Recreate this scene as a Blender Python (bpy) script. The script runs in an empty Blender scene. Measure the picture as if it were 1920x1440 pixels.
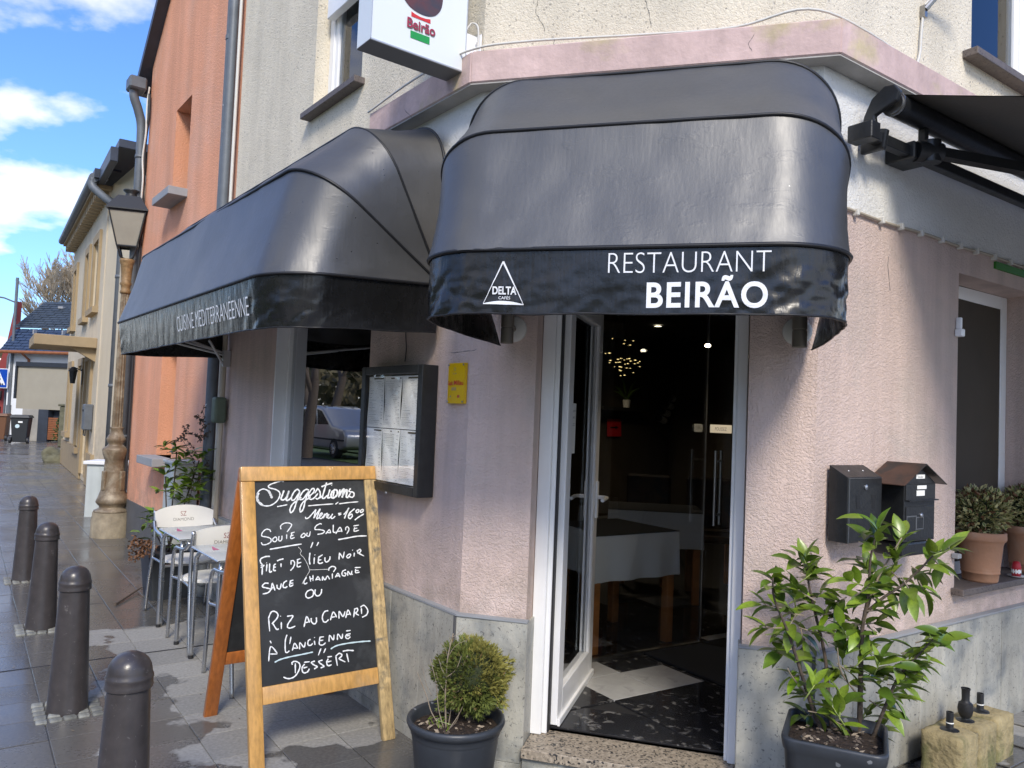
import bpy, bmesh, math, random
from mathutils import Vector, Matrix
import mathutils.noise as mn
random.seed(7)
PI = math.pi
sc = bpy.context.scene
COL = sc.collection
rad = math.radians
# ------------------------------------------------------------------ camera
FPX, PITCH, ROLL = 1454.26, rad(2.448), rad(2.3134)
CAM = Vector((0, 0, 1.65))
FW = Vector((0, math.cos(PITCH), math.sin(PITCH)))
R0 = Vector((1, 0, 0)); U0 = R0.cross(FW)
RR = R0*math.cos(ROLL)+U0*math.sin(ROLL)
UU = -R0*math.sin(ROLL)+U0*math.cos(ROLL)
cd = bpy.data.cameras.new('camera')
cd.sensor_width = 36; cd.lens = FPX/1920*36
cd.clip_start = .05; cd.clip_end = 2000
cam = bpy.data.objects.new('camera', cd); COL.objects.link(cam)
cam.matrix_world = Matrix(((RR.x, UU.x, -FW.x, CAM.x), (RR.y, UU.y, -FW.y, CAM.y), (RR.z, UU.z, -FW.z, CAM.z), (0, 0, 0, 1)))
sc.camera = cam
# ------------------------------------------------------------------ light
SUN_AZ, SUN_EL = rad(173), rad(41)      # compass direction the sun stands in (0 = +Y, clockwise)
sund = Vector((math.sin(SUN_AZ)*math.cos(SUN_EL), math.cos(SUN_AZ)*math.cos(SUN_EL), math.sin(SUN_EL)))
sl = bpy.data.lights.new('sun', 'SUN'); sl.energy = 1.5; sl.angle = rad(14); sl.color = (1, .92, .80)
so = bpy.data.objects.new('sun', sl); COL.objects.link(so)
so.rotation_mode = 'QUATERNION'; so.rotation_quaternion = sund.to_track_quat('Z', 'Y')
sc.view_settings.view_transform = 'Standard'; sc.view_settings.look = 'None'
sc.view_settings.gamma = 1; sc.view_settings.use_curve_mapping = False
sc.view_settings.exposure = 1.12

def N(nt, t, **kw):
    n = nt.nodes.new(t)
    for k, v in kw.items():
        if k == 'inp':
            for a, b in v.items():
                if isinstance(b, bpy.types.NodeSocket): nt.links.new(b, n.inputs[a])
                else: n.inputs[a].default_value = b
        else: setattr(n, k, v)
    return n
def mathn(nt, op, a, b=None, c=None, clamp=False):
    n = nt.nodes.new('ShaderNodeMath'); n.operation = op; n.use_clamp = clamp
    for i, v in enumerate((a, b, c)):
        if v is None: continue
        if isinstance(v, bpy.types.NodeSocket): nt.links.new(v, n.inputs[i])
        else: n.inputs[i].default_value = v
    return n.outputs[0]
def ramp(nt, fac, stops):
    n = nt.nodes.new('ShaderNodeValToRGB'); e = n.color_ramp.elements
    while len(e) < len(stops): e.new(.5)
    for i, (p, c) in enumerate(stops):
        e[i].position = p; e[i].color = (c, c, c, 1) if not isinstance(c, tuple) else (*c, 1)
    nt.links.new(fac, n.inputs[0]); return n.outputs[0]
def mixc(nt, fac, a, b, mode='MIX'):
    n = nt.nodes.new('ShaderNodeMix'); n.data_type = 'RGBA'; n.blend_type = mode; n.clamp_factor = True
    for i, v in ((0, fac), (6, a), (7, b)):
        if isinstance(v, bpy.types.NodeSocket): nt.links.new(v, n.inputs[i])
        else: n.inputs[i].default_value = v if i == 0 else ((*v, 1) if len(v) == 3 else v)
    return n.outputs[2]

w = bpy.data.worlds.new('World'); sc.world = w; w.use_nodes = True
nt = w.node_tree; nt.nodes.clear()
sky = N(nt, 'ShaderNodeTexSky', sky_type='NISHITA', sun_disc=False, sun_elevation=SUN_EL, sun_rotation=SUN_AZ,
        air_density=1.2, dust_density=.6, ozone_density=2.2)
tc = N(nt, 'ShaderNodeTexCoord')
sep = N(nt, 'ShaderNodeSeparateXYZ', inp={0: tc.outputs['Generated']})
zc = mathn(nt, 'MAXIMUM', mathn(nt, 'ADD', sep.outputs[2], .18), .06)
cx = mathn(nt, 'DIVIDE', sep.outputs[0], zc); cy = mathn(nt, 'DIVIDE', sep.outputs[1], zc)
cv = N(nt, 'ShaderNodeCombineXYZ', inp={0: cx, 1: cy, 2: 1.35})
n1 = N(nt, 'ShaderNodeTexNoise', inp={'Vector': cv.outputs[0], 'Scale': 1.15, 'Detail': 10, 'Roughness': .52, 'Distortion': .15})
n2 = N(nt, 'ShaderNodeTexNoise', inp={'Vector': cv.outputs[0], 'Scale': .33, 'Detail': 2})
low = mathn(nt, 'MULTIPLY', mathn(nt, 'SUBTRACT', 1.0, sep.outputs[2]), .03)
dens = mathn(nt, 'ADD', mathn(nt, 'ADD', n1.outputs[0], mathn(nt, 'MULTIPLY', n2.outputs[0], .35)), low)
cm = ramp(nt, dens, [(.655, 0.0), (.70, .6), (.80, 1.0)])
shade = ramp(nt, n1.outputs[0], [(.42, (5.1, 4.9, 4.65)), (.72, (3.3, 3.25, 3.2))])
skyc = mixc(nt, 1.0, sky.outputs[0], (.36, .52, .84), 'MULTIPLY')
skc = mixc(nt, cm, skyc, shade)
bg = N(nt, 'ShaderNodeBackground', inp={'Color': skc, 'Strength': .15})
wo = N(nt, 'ShaderNodeOutputWorld', inp={0: bg.outputs[0]})

# ------------------------------------------------------------------ picture geometry helpers (rays onto real planes)
def ray(px, py): return FW + RR*((px-960)/FPX) - UU*((py-720)/FPX)
def ground(px, py, z=0.0):
    d = ray(px, py); return CAM + d*((z-CAM.z)/d.z)
def frame(k, a):
    X = Vector((math.sin(a), math.cos(a), 0))
    if X.x < 0: X = -X
    Y = Vector((-X.y, X.x, 0))
    return Matrix(((X.x, Y.x, 0, k[0]), (X.y, Y.y, 0, k[1]), (0, 0, 1, 0), (0, 0, 0, 1)))
K1, K2 = (-.217, 3.736), (1.313, 3.308)
LW = frame(K1, rad(-37.5)); CH = frame(K1, rad(-74.349)); RW = frame(K2, rad(55.075))
def loc(px, py, F, y=0.0):                       # pixel -> (x, z) on the plane y of frame F
    K = F.to_translation(); X = F.col[0].to_3d(); Y = F.col[1].to_3d()
    d = ray(px, py); t = (K+Y*y-CAM).dot(Y)/d.dot(Y); P = CAM+d*t
    return (P-K).dot(X), P.z
def fz(F): return math.atan2(F.col[0][1], F.col[0][0])
def gz(x): return .042*max(0.0, min(x, 12.0))    # the pavement climbs gently to the right
LENX = CH.inverted() @ Vector((K2[0], K2[1], 0)); CHL = LENX.x

# ------------------------------------------------------------------ mesh builder
ROOT = {}
class MB:
    def __init__(s): s.v = []; s.f = []; s.mi = []
    def add(s, vs, fs, M=None, mi=0):
        b = len(s.v)
        s.v += [tuple(M @ Vector(v)) if M is not None else tuple(v) for v in vs]
        s.f += [tuple(b+i for i in f) for f in fs]; s.mi += [mi]*len(fs)
    def box(s, x0, x1, y0, y1, z0, z1, M=None, mi=0):
        vs = [(x, y, z) for x in (x0, x1) for y in (y0, y1) for z in (z0, z1)]
        s.add(vs, [(0, 1, 3, 2), (4, 6, 7, 5), (0, 4, 5, 1), (2, 3, 7, 6), (0, 2, 6, 4), (1, 5, 7, 3)], M, mi)
    def quad(s, a, b, c, d, M=None, mi=0): s.add([a, b, c, d], [(0, 1, 2, 3)], M, mi)
    def tube(s, path, r, n=8, M=None, mi=0, cap=True, closed=False):
        P = [Vector(p) for p in path]; m = len(P); rs = r if isinstance(r, (list, tuple)) else [r]*m
        vs = []; up = None
        for i, p in enumerate(P):
            if closed: t = (P[(i+1) % m]-P[i-1]).normalized()
            else: t = (P[min(i+1, m-1)]-P[max(i-1, 0)]).normalized()
            if up is None: up = t.orthogonal().normalized()
            up = (up-t*up.dot(t))
            up = up.normalized() if up.length > 1e-6 else t.orthogonal().normalized()
            q = t.cross(up)
            vs += [p+(up*math.cos(2*PI*k/n)+q*math.sin(2*PI*k/n))*rs[i] for k in range(n)]
        fs = []
        for i in range(m if closed else m-1):
            j = (i+1) % m
            fs += [(i*n+k, i*n+(k+1) % n, j*n+(k+1) % n, j*n+k) for k in range(n)]
        if cap and not closed: fs += [tuple(range(n))[::-1], tuple((m-1)*n+k for k in range(n))]
        s.add(vs, fs, M, mi)
    def lathe(s, prof, n=24, c=(0, 0, 0), M=None, mi=0, flute=None, cap=True):
        vs = []
        for j, (r, z) in enumerate(prof):
            for k in range(n):
                rr = r*(1-(flute[1] if flute and flute[2] <= j <= flute[3] and k % 2 else 0))
                vs.append((c[0]+rr*math.cos(2*PI*k/n), c[1]+rr*math.sin(2*PI*k/n), c[2]+z))
        fs = [(i*n+k, i*n+(k+1) % n, (i+1)*n+(k+1) % n, (i+1)*n+k) for i in range(len(prof)-1) for k in range(n)]
        if cap: fs += [tuple(range(n))[::-1], tuple((len(prof)-1)*n+k for k in range(n))]
        s.add(vs, fs, M, mi)
    def prism(s, poly, h0, h1, M=None, mi=0):    # poly in xy, extruded along z
        n = len(poly)
        s.add([(x, y, h0) for x, y in poly]+[(x, y, h1) for x, y in poly],
              [tuple(range(n))[::-1], tuple(range(n, 2*n))]+[(k, (k+1) % n, n+(k+1) % n, n+k) for k in range(n)], M, mi)
    def grid(s, fn, nu, nv, M=None, mi=0):
        vs = [fn(i/nu, j/nv) for j in range(nv+1) for i in range(nu+1)]
        s.add(vs, [(j*(nu+1)+i, j*(nu+1)+i+1, (j+1)*(nu+1)+i+1, (j+1)*(nu+1)+i) for j in range(nv) for i in range(nu)], M, mi)
    def mesh(s, name, mats, smooth=False, bevel=0, inv=None, seg=1, weld=0):
        me = bpy.data.meshes.new(name)
        vs = [tuple(inv @ Vector(v)) for v in s.v] if inv is not None else s.v
        me.from_pydata(vs, [], s.f)
        for m in (mats if isinstance(mats, (list, tuple)) else [mats]): me.materials.append(m)
        if any(s.mi): me.polygons.foreach_set('material_index', s.mi)
        bm = bmesh.new(); bm.from_mesh(me)
        if weld: bmesh.ops.remove_doubles(bm, verts=bm.verts, dist=weld)
        bmesh.ops.recalc_face_normals(bm, faces=bm.faces)
        if bevel:
            es = [e for e in bm.edges if len(e.link_faces) == 2 and e.calc_face_angle(0) > .5]
            if es: bmesh.ops.bevel(bm, geom=es, offset=bevel, segments=seg, profile=.5, affect='EDGES', clamp_overlap=True)
        bm.to_mesh(me); bm.free()
        if smooth:
            me.polygons.foreach_set('use_smooth', [True]*len(me.polygons))
            if smooth != 'all':
                try: me.set_sharp_from_angle(angle=rad(38))
                except Exception: pass
        return me
    def build(s, name, mats, parent=None, smooth=False, bevel=0, world=False, seg=1, label=None, kind=None, cat=None, group=None, weld=0):
        inv = ROOT[parent.name].inverted() if (world and parent is not None) else None
        o = bpy.data.objects.new(name, s.mesh(name, mats, smooth, bevel, inv, seg, weld))
        COL.objects.link(o)
        if parent is not None: o.parent = parent; ROOT[o.name] = ROOT[parent.name]
        else: ROOT[o.name] = Matrix.Identity(4)
        tag(o, label, cat, group, kind); return o
def tag(o, label=None, cat=None, group=None, kind=None):
    if label: o['label'] = label
    if cat: o['category'] = cat
    if group: o['group'] = group
    if kind: o['kind'] = kind
    return o
def thing(name, label, cat, M=None, group=None):
    o = bpy.data.objects.new(name, None); COL.objects.link(o); o.empty_display_size = .1
    M = M.copy() if M is not None else Matrix.Identity(4)
    o.location = M.to_translation(); o.rotation_euler = M.to_euler()
    ROOT[o.name] = M; tag(o, label, cat, group); return o
def at(F, x=0, y=0, z=0, rz=0): return F @ Matrix.Translation((x, y, z)) @ Matrix.Rotation(rz, 4, 'Z')
def W(x, y, z=0, rz=0): return Matrix.Translation((x, y, z)) @ Matrix.Rotation(rz, 4, 'Z')
def copy_tree(o, parent=None):
    c = o.copy(); COL.objects.link(c); c.parent = parent
    for ch in [k for k in bpy.data.objects if k.parent is o]: copy_tree(ch, c)
    return c
def cr(pts, n=6):                                # Catmull-Rom through points
    P = [Vector(p) for p in pts]; out = []
    for i in range(len(P)-1):
        a, b, c, d = P[max(i-1, 0)], P[i], P[i+1], P[min(i+2, len(P)-1)]
        for k in range(n):
            t = k/n; out.append(.5*((2*b)+(c-a)*t+(2*a-5*b+4*c-d)*t*t+(3*b-a-3*c+d)*t**3))
    return out+[P[-1]]
def text2d(body, bold=0.0, space=1.0):           # flat letters as (verts, faces), height in font units
    cu = bpy.data.curves.new('lettering', 'FONT'); cu.body = body; cu.size = 1; cu.offset = bold
    cu.space_character = space; cu.resolution_u = 6
    o = bpy.data.objects.new('lettering', cu); COL.objects.link(o)
    bpy.context.view_layer.update()
    me = o.evaluated_get(bpy.context.evaluated_depsgraph_get()).to_mesh()
    vs = [(v.co.x, v.co.y) for v in me.vertices]; fs = [tuple(p.vertices) for p in me.polygons]
    bpy.data.objects.remove(o); bpy.data.curves.remove(cu)
    x0 = min(v[0] for v in vs); x1 = max(v[0] for v in vs); y0 = min(v[1] for v in vs); y1 = max(v[1] for v in vs)
    return [((x-x0)/(x1-x0), (y-y0)/(y1-y0)) for x, y in vs], fs
def lettering(mb, body, fn, bold=0.0, mi=0, space=1.0):   # fn(u, v) -> point; u, v in 0..1
    vs, fs = text2d(body, bold, space); mb.add([fn(u, v) for u, v in vs], fs, None, mi)
# ------------------------------------------------------------------ materials
def mat(name, col, rough=.6, metal=0, spec=.5, var=0, vs=4, bump=0, bs=80, bdet=4, col2=None, c2=(.5, .62), c2s=6, streak=0, sscale=(9, 9, .6), rnd=0,
        bdist=.01, coat=0, rvar=0, emit=None, vor=0, trans=0, sss=0, speck=None, sp=(.0, .06), sps=60, worm=0):
    m = bpy.data.materials.new(name); m.use_nodes = True; nt = m.node_tree
    b = nt.nodes['Principled BSDF']; tc = nt.nodes.new('ShaderNodeTexCoord'); co = tc.outputs['Object']
    c = N(nt, 'ShaderNodeRGB'); c.outputs[0].default_value = (*col, 1); c = c.outputs[0]
    if col2:
        nz = N(nt, 'ShaderNodeTexNoise', inp={'Vector': co, 'Scale': c2s, 'Detail': 7, 'Roughness': .6, 'Distortion': .4})
        c = mixc(nt, ramp(nt, nz.outputs[0], [(c2[0], 0.0), (c2[1], 1.0)]), c, col2)
    if var:
        nz = N(nt, 'ShaderNodeTexNoise', inp={'Vector': co, 'Scale': vs, 'Detail': 8, 'Roughness': .65})
        r = ramp(nt, nz.outputs[0], [(.3, 1-var), (.7, 1+var)]); c = mixc(nt, 1.0, c, r, 'MULTIPLY')
    if streak:
        mp = N(nt, 'ShaderNodeMapping', inp={0: co, 3: sscale})
        nz = N(nt, 'ShaderNodeTexNoise', inp={'Vector': mp.outputs[0], 'Scale': 1, 'Detail': 5, 'Roughness': .6})
        r = ramp(nt, nz.outputs[0], [(.35, 1-streak), (.62, 1+streak*.35)]); c = mixc(nt, 1.0, c, r, 'MULTIPLY')
    if speck and sp[0] < 0:
        nz = N(nt, 'ShaderNodeTexNoise', inp={'Vector': co, 'Scale': sps, 'Detail': 6, 'Roughness': .75, 'Distortion': .6})
        c = mixc(nt, ramp(nt, nz.outputs[0], [(sp[1], 0.0), (sp[1]+.04, 1.0)]), c, speck)
    elif speck:
        vo = N(nt, 'ShaderNodeTexVoronoi', inp={'Vector': co, 'Scale': sps, 'Randomness': 1.0})
        sf = N(nt, 'ShaderNodeSeparateColor', inp={0: vo.outputs['Color']})
        c = mixc(nt, ramp(nt, sf.outputs[0], [(sp[0], 1.0), (sp[1], 0.0)]), c, speck)
    if rnd:
        oi = nt.nodes.new('ShaderNodeObjectInfo')
        r = mathn(nt, 'ADD', mathn(nt, 'MULTIPLY', oi.outputs['Random'], 2*rnd), 1-rnd)
        cc = N(nt, 'ShaderNodeCombineColor', inp={0: r, 1: r, 2: r}); c = mixc(nt, 1.0, c, cc.outputs[0], 'MULTIPLY')
    nt.links.new(c, b.inputs['Base Color'])
    b.inputs['Roughness'].default_value = rough; b.inputs['Metallic'].default_value = metal
    b.inputs['Specular IOR Level'].default_value = spec; b.inputs['Coat Weight'].default_value = coat
    b.inputs['Coat Roughness'].default_value = .08
    if trans: b.inputs['Transmission Weight'].default_value = trans
    if emit: b.inputs['Emission Color'].default_value = (*emit[0], 1); b.inputs['Emission Strength'].default_value = emit[1]
    if rvar:
        nz = N(nt, 'ShaderNodeTexNoise', inp={'Vector': co, 'Scale': vs*1.7, 'Detail': 6})
        nt.links.new(mathn(nt, 'ADD', rough-rvar, mathn(nt, 'MULTIPLY', nz.outputs[0], 2*rvar)), b.inputs['Roughness'])
    if bump:
        if vor:
            h = N(nt, 'ShaderNodeTexVoronoi', inp={'Vector': co, 'Scale': bs, 'Randomness': 1.0}).outputs['Distance']
        else:
            h = N(nt, 'ShaderNodeTexNoise', inp={'Vector': co, 'Scale': bs, 'Detail': bdet, 'Roughness': .55, 'Distortion': worm}).outputs[0]
            if worm: h = ramp(nt, h, [(.38, 0.0), (.52, .75), (.7, 1.0)])
        bn = N(nt, 'ShaderNodeBump', inp={'Strength': bump, 'Distance': bdist, 'Height': h})
        nt.links.new(bn.outputs[0], b.inputs['Normal'])
    return m
M = {}
def D(k, *a, **kw): M[k] = mat(k, *a, **kw); return M[k]
D('pink_stucco', (.70, .545, .475), .88, var=.07, vs=2.2, bump=.55, bs=92, bdet=3, bdist=.009, worm=.8, streak=.13, sscale=(7, 7, .45), col2=(.58, .49, .43), c2=(.50, .72), c2s=1.6)
D('rough_render', (.76, .685, .54), .92, var=.08, vs=2.0, bump=.42, bs=75, bdet=3, bdist=.012, worm=.9, streak=.13, sscale=(4, 4, .35), speck=(.40, .36, .29), sp=(.0, .05), sps=110)
D('white_render', (.78, .77, .73), .9, var=.08, vs=2, bump=.4, bs=55, bdet=3, bdist=.01, worm=1)
D('moulding_pink', (.60, .44, .40), .85, var=.15, vs=5, bump=.5, bs=22, bdist=.01, col2=(.55, .45, .28), c2=(.52, .64), c2s=2.2, streak=.15, sscale=(8, 8, 2))
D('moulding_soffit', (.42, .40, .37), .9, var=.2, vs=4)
D('stone_panel', (.46, .445, .38), .45, var=.24, vs=3.2, col2=(.27, .28, .265), c2=(.50, .66), c2s=4.2, speck=(.13, .13, .125), sp=(-1, .585), sps=60, bump=.15, bs=80, rnd=.14, rvar=.1, streak=.16, sscale=(16, 16, 3))
D('granite', (.30, .25, .19), .5, speck=(.03, .03, .03), sp=(.05, .26), sps=110, col2=(.45, .38, .29), c2=(.45, .6), c2s=60)
D('upvc', (.86, .86, .85), .32, var=.05, vs=3, rvar=.08)
D('upvc_dirty', (.62, .63, .63), .4, var=.1, vs=6, streak=.15)
D('rubber', (.02, .02, .022), .6)
D('vinyl', (.016, .017, .019), .42, var=.4, vs=7, bump=.10, bs=9, bdist=.02, rvar=.10, spec=.62)
D('vinyl_gloss', (.009, .009, .009), .27, var=.3, vs=8, bump=.12, bs=11, bdist=.02, rvar=.06, spec=.6)
D('piping', (.008, .008, .009), .45)
D('white_print', (.82, .83, .84), .5)
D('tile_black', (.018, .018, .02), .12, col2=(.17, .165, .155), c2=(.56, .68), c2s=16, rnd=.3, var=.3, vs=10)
D('tile_white', (.46, .455, .44), .2, var=.14, vs=7, col2=(.33, .33, .32), c2=(.55, .68), c2s=8)
D('mat_black', (.013, .014, .016), .95, bump=.6, bs=300)
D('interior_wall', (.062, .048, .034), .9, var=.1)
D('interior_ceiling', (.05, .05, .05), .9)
D('cloth_white', (.70, .73, .75), .9, bump=.3, bs=300, bdist=.002)
D('cloth_dark', (.035, .038, .045), .9)
D('wood_leg', (.50, .20, .06), .4, var=.2, vs=12)
D('black_matt', (.012, .012, .013), .55)
D('black_paint', (.016, .017, .018), .36, var=.3, vs=14, rvar=.12, bump=.12, bs=60)
D('steel', (.55, .55, .55), .3, metal=1)
D('steel_dull', (.36, .35, .33), .38, metal=1, var=.15, vs=20)
D('alu', (.62, .63, .64), .28, metal=1, rvar=.08, vs=10)
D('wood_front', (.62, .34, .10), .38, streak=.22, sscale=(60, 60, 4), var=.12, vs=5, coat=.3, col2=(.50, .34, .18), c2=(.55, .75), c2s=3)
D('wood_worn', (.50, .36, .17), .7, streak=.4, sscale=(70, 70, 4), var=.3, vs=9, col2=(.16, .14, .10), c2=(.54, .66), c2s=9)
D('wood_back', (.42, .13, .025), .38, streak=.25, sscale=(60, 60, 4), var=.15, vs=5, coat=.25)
D('board_black', (.020, .022, .024), .72, var=.3, vs=6, col2=(.085, .09, .092), c2=(.52, .75), c2s=3)
D('chalk', (.80, .81, .80), .85)
D('chalk_blue', (.55, .68, .70), .85)
D('bollard', (.050, .043, .041), .33, var=.25, vs=12, rvar=.1, speck=(.17, .155, .145), sp=(-1, .625), sps=38, bump=.12, bs=30, spec=.55)
D('cobble', (.22, .22, .19), .6, var=.35, vs=18, bump=.6, bs=40, rnd=.25)
D('orange_render', (.78, .36, .21), .92, var=.07, vs=1.2, bump=.8, bs=60, bdet=3, bdist=.01, streak=.14, sscale=(2.6, 2.6, .18), col2=(.74, .40, .27), c2=(.45, .7), c2s=1)
D('orange_reveal', (.68, .27, .10), .92, var=.05, bump=.8, bs=60, bdist=.01)
D('grey_base', (.10, .10, .10), .85, var=.15, vs=5, bump=.3, bs=50)
D('cream_render', (.62, .53, .38), .9, var=.05, vs=1, streak=.08, sscale=(2, 2, .2), bump=.3, bs=60)
D('tan_trim', (.36, .27, .155), .8, var=.1, vs=4)
D('tan_door', (.30, .23, .14), .6)
D('grey_sill', (.30, .31, .32), .7, var=.1)
D('brown_sill', (.135, .112, .10), .6, var=.2, vs=30, speck=(.05, .04, .04), sp=(0, .15), sps=150)
D('zinc', (.135, .15, .165), .5, var=.18, vs=6, metal=.2, spec=.5)
D('zinc_peel', (.13, .145, .16), .55, col2=(.55, .56, .55), c2=(.63, .66), c2s=7, var=.15)
D('dark_pipe', (.045, .055, .058), .45, var=.2, vs=7, col2=(.35, .36, .35), c2=(.70, .72), c2s=8)
D('slate', (.035, .042, .055), .45, rnd=.35, var=.2, vs=5)
D('slate_blue', (.035, .065, .13), .5, rnd=.25, var=.15, vs=2)
D('slate_grey', (.045, .062, .08), .55, rnd=.25, var=.15, vs=2)
D('white_paint', (.80, .81, .80), .6)
D('red_render', (.26, .045, .04), .85, var=.05)
D('tan_render', (.34, .31, .24), .9, var=.06, vs=1.5, bump=.3, bs=40)
D('concrete', (.33, .31, .27), .9, var=.2, vs=2)
D('fence_wood', (.27, .095, .035), .7, var=.2, vs=5)
D('bin_plastic', (.022, .025, .028), .5)
D('bin_brown', (.16, .07, .03), .55)
D('sign_blue', (.0, .055, .38), .4)
D('lamp_bronze', (.17, .125, .075), .5, var=.3, vs=9, col2=(.29, .24, .165), c2=(.46, .62), c2s=7, bump=.35, bs=30, metal=.1, rvar=.1)
D('lamp_gold', (.27, .17, .075), .5, var=.35, vs=25, bump=.5, bs=45, metal=.15)
D('lamp_stone', (.30, .25, .17), .8, var=.3, vs=9, bump=.5, bs=40)
D('iron', (.02, .022, .024), .45)
D('lamp_glass', (.33, .31, .25), .35, var=.12, vs=3, spec=.6)
D('cabinet_white', (.50, .54, .52), .6, var=.08, vs=3, streak=.1)
D('chair_white', (.84, .82, .76), .38, var=.04)
D('table_top', (.52, .55, .55), .25, var=.06, vs=4)
D('print_red', (.30, .05, .05), .6)
D('print_pink', (.55, .12, .25), .5)
D('print_grey', (.16, .14, .13), .6)
D('planter_black', (.035, .040, .047), .42, var=.2, vs=6, rvar=.06, speck=(.25, .26, .27), sp=(0, .004), sps=70)
D('soil', (.035, .022, .014), .95, var=.6, vs=40, bump=1, bs=60, bdist=.02)
D('bark', (.10, .075, .055), .9, var=.3, vs=25, bump=.6, bs=50)
D('twig', (.30, .24, .17), .85, var=.25, vs=25)
D('tree_bark', (.50, .42, .30), .9, var=.3, vs=3)
D('leaf_a', (.17, .245, .026), .30, var=.25, vs=9, rnd=.25, spec=.5)
D('leaf_b', (.09, .155, .018), .28, var=.2, vs=9, rnd=.3, spec=.55)
D('leaf_c', (.20, .31, .022), .32, var=.2, vs=9, rnd=.2, spec=.5)
D('leaf_e', (.12, .20, .02), .35, rnd=.3)
D('leaf_d', (.04, .085, .012), .35, rnd=.3)
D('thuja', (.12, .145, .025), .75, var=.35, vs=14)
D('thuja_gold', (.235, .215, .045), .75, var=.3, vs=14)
D('thuja_brown', (.17, .115, .04), .8)
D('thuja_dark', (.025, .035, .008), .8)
D('vari_green', (.11, .15, .035), .5, var=.3, vs=20)
D('vari_cream', (.50, .45, .20), .5, var=.2, vs=20)
D('vari_brown', (.17, .08, .035), .6)
D('terracotta', (.46, .235, .13), .75, var=.1, vs=6, col2=(.50, .30, .19), c2=(.5, .65), c2s=5, bump=.15, bs=60)
D('sandstone', (.36, .29, .15), .92, var=.3, vs=7, col2=(.17, .16, .065), c2=(.50, .64), c2s=5, bump=.8, bs=28, bdet=8, bdist=.02)
D('mossy', (.13, .125, .08), .95, var=.4, vs=6, bump=.8, bs=20)
D('rust_brown', (.060, .030, .020), .5, var=.35, vs=14, col2=(.025, .02, .018), c2=(.5, .6), c2s=9)
D('sign_face', (.76, .80, .79), .28, coat=.2)
D('sign_alu', (.55, .56, .56), .35, metal=.6)
D('sign_bottom', (.20, .20, .20), .6)
D('sign_red', (.62, .03, .03), .4)
D('sign_green', (.01, .30, .06), .4)
D('sign_wine', (.35, .02, .06), .4)
D('sign_dark', (.045, .045, .06), .35, col2=(.12, .04, .04), c2=(.5, .7), c2s=5)
D('yellow', (.80, .48, .0), .35)
D('paper', (.93, .93, .88), .7, var=.05, vs=10)
D('ink', (.30, .30, .30), .8)
D('ink_olive', (.10, .085, .05), .8)
D('brass_lamp', (.26, .23, .19), .38, metal=.55)
D('beige_plastic', (.46, .40, .31), .6)
D('green_box', (.10, .13, .09), .6, var=.3)
D('cable_white', (.66, .64, .58), .6)
D('green_tape', (.03, .20, .015), .6)
D('curtain_cream', (.30, .28, .22), .9, streak=.2, sscale=(30, 30, .2))
D('curtain_navy_and_shade', (.010, .018, .028), .8)
D('shutter', (.62, .62, .60), .4, streak=.1)
D('asphalt', (.05, .05, .05), .55, var=.2, bump=.4, bs=90)
D('grass', (.06, .10, .02), .9, var=.4, vs=6)
D('hedge', (.15, .125, .065), .95, var=.6, vs=1.5)
D('car_grey', (.34, .34, .34), .28, metal=.6, coat=.6)
D('car_glass', (.015, .017, .02), .08, spec=.8)
D('tyre', (.02, .02, .02), .8)
D('red_glass', (.30, .01, .01), .3)
D('candle_red', (.45, .02, .03), .5)
D('poster_navy', (.02, .05, .13), .4)
D('lit', (1, .9, .7), .5, emit=((1, .86, .6), 5))
D('lit_dim', (1, .8, .4), .5, emit=((1, .75, .3), .8))
def glass_mat(name, tint=(.9, .93, .92), f=1.0):
    m = bpy.data.materials.new(name); m.use_nodes = True; nt = m.node_tree; nt.nodes.clear()
    fr = N(nt, 'ShaderNodeFresnel', inp={'IOR': 1.5})
    k = mathn(nt, 'MULTIPLY', fr.outputs[0], 1.7*f, clamp=True)
    t = N(nt, 'ShaderNodeBsdfTransparent', inp={0: (*tint, 1)})
    g = N(nt, 'ShaderNodeBsdfGlossy', inp={0: (.95, .97, 1, 1), 1: .005})
    mx = N(nt, 'ShaderNodeMixShader', inp={0: k, 1: t.outputs[0], 2: g.outputs[0]})
    N(nt, 'ShaderNodeOutputMaterial', inp={0: mx.outputs[0]}); M[name] = m; return m
glass_mat('glass'); glass_mat('glass_up', (.8, .82, .82), .7); glass_mat('glass_inner', (.97, .98, .98), .22); glass_mat('glass_case', (1, 1, 1), .10); glass_mat('glass_win', (.45, .47, .46), 2.0)
# splash dirt low on the stucco
def splash(m, z0, z1, col):
    nt = m.node_tree; b = nt.nodes['Principled BSDF']; old = b.inputs['Base Color'].links[0].from_socket
    geo = nt.nodes.new('ShaderNodeNewGeometry'); sp = N(nt, 'ShaderNodeSeparateXYZ', inp={0: geo.outputs['Position']})
    nz = N(nt, 'ShaderNodeTexNoise', inp={'Vector': geo.outputs['Position'], 'Scale': 7, 'Detail': 8, 'Roughness': .65})
    h = mathn(nt, 'DIVIDE', mathn(nt, 'SUBTRACT', z1, sp.outputs[2]), z1-z0, clamp=True)
    k = mathn(nt, 'MULTIPLY', h, ramp(nt, nz.outputs[0], [(.42, 0.0), (.62, .75)]))
    nt.links.new(mixc(nt, k, old, col), b.inputs['Base Color'])
splash(M['pink_stucco'], .68, 1.15, (.42, .33, .27)); splash(M['stone_panel'], -.02, .22, (.16, .15, .12)); splash(M['orange_render'], .44, 1.2, (.45, .26, .18)); splash(M['cream_render'], .5, 1.6, (.42, .35, .25))
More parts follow.
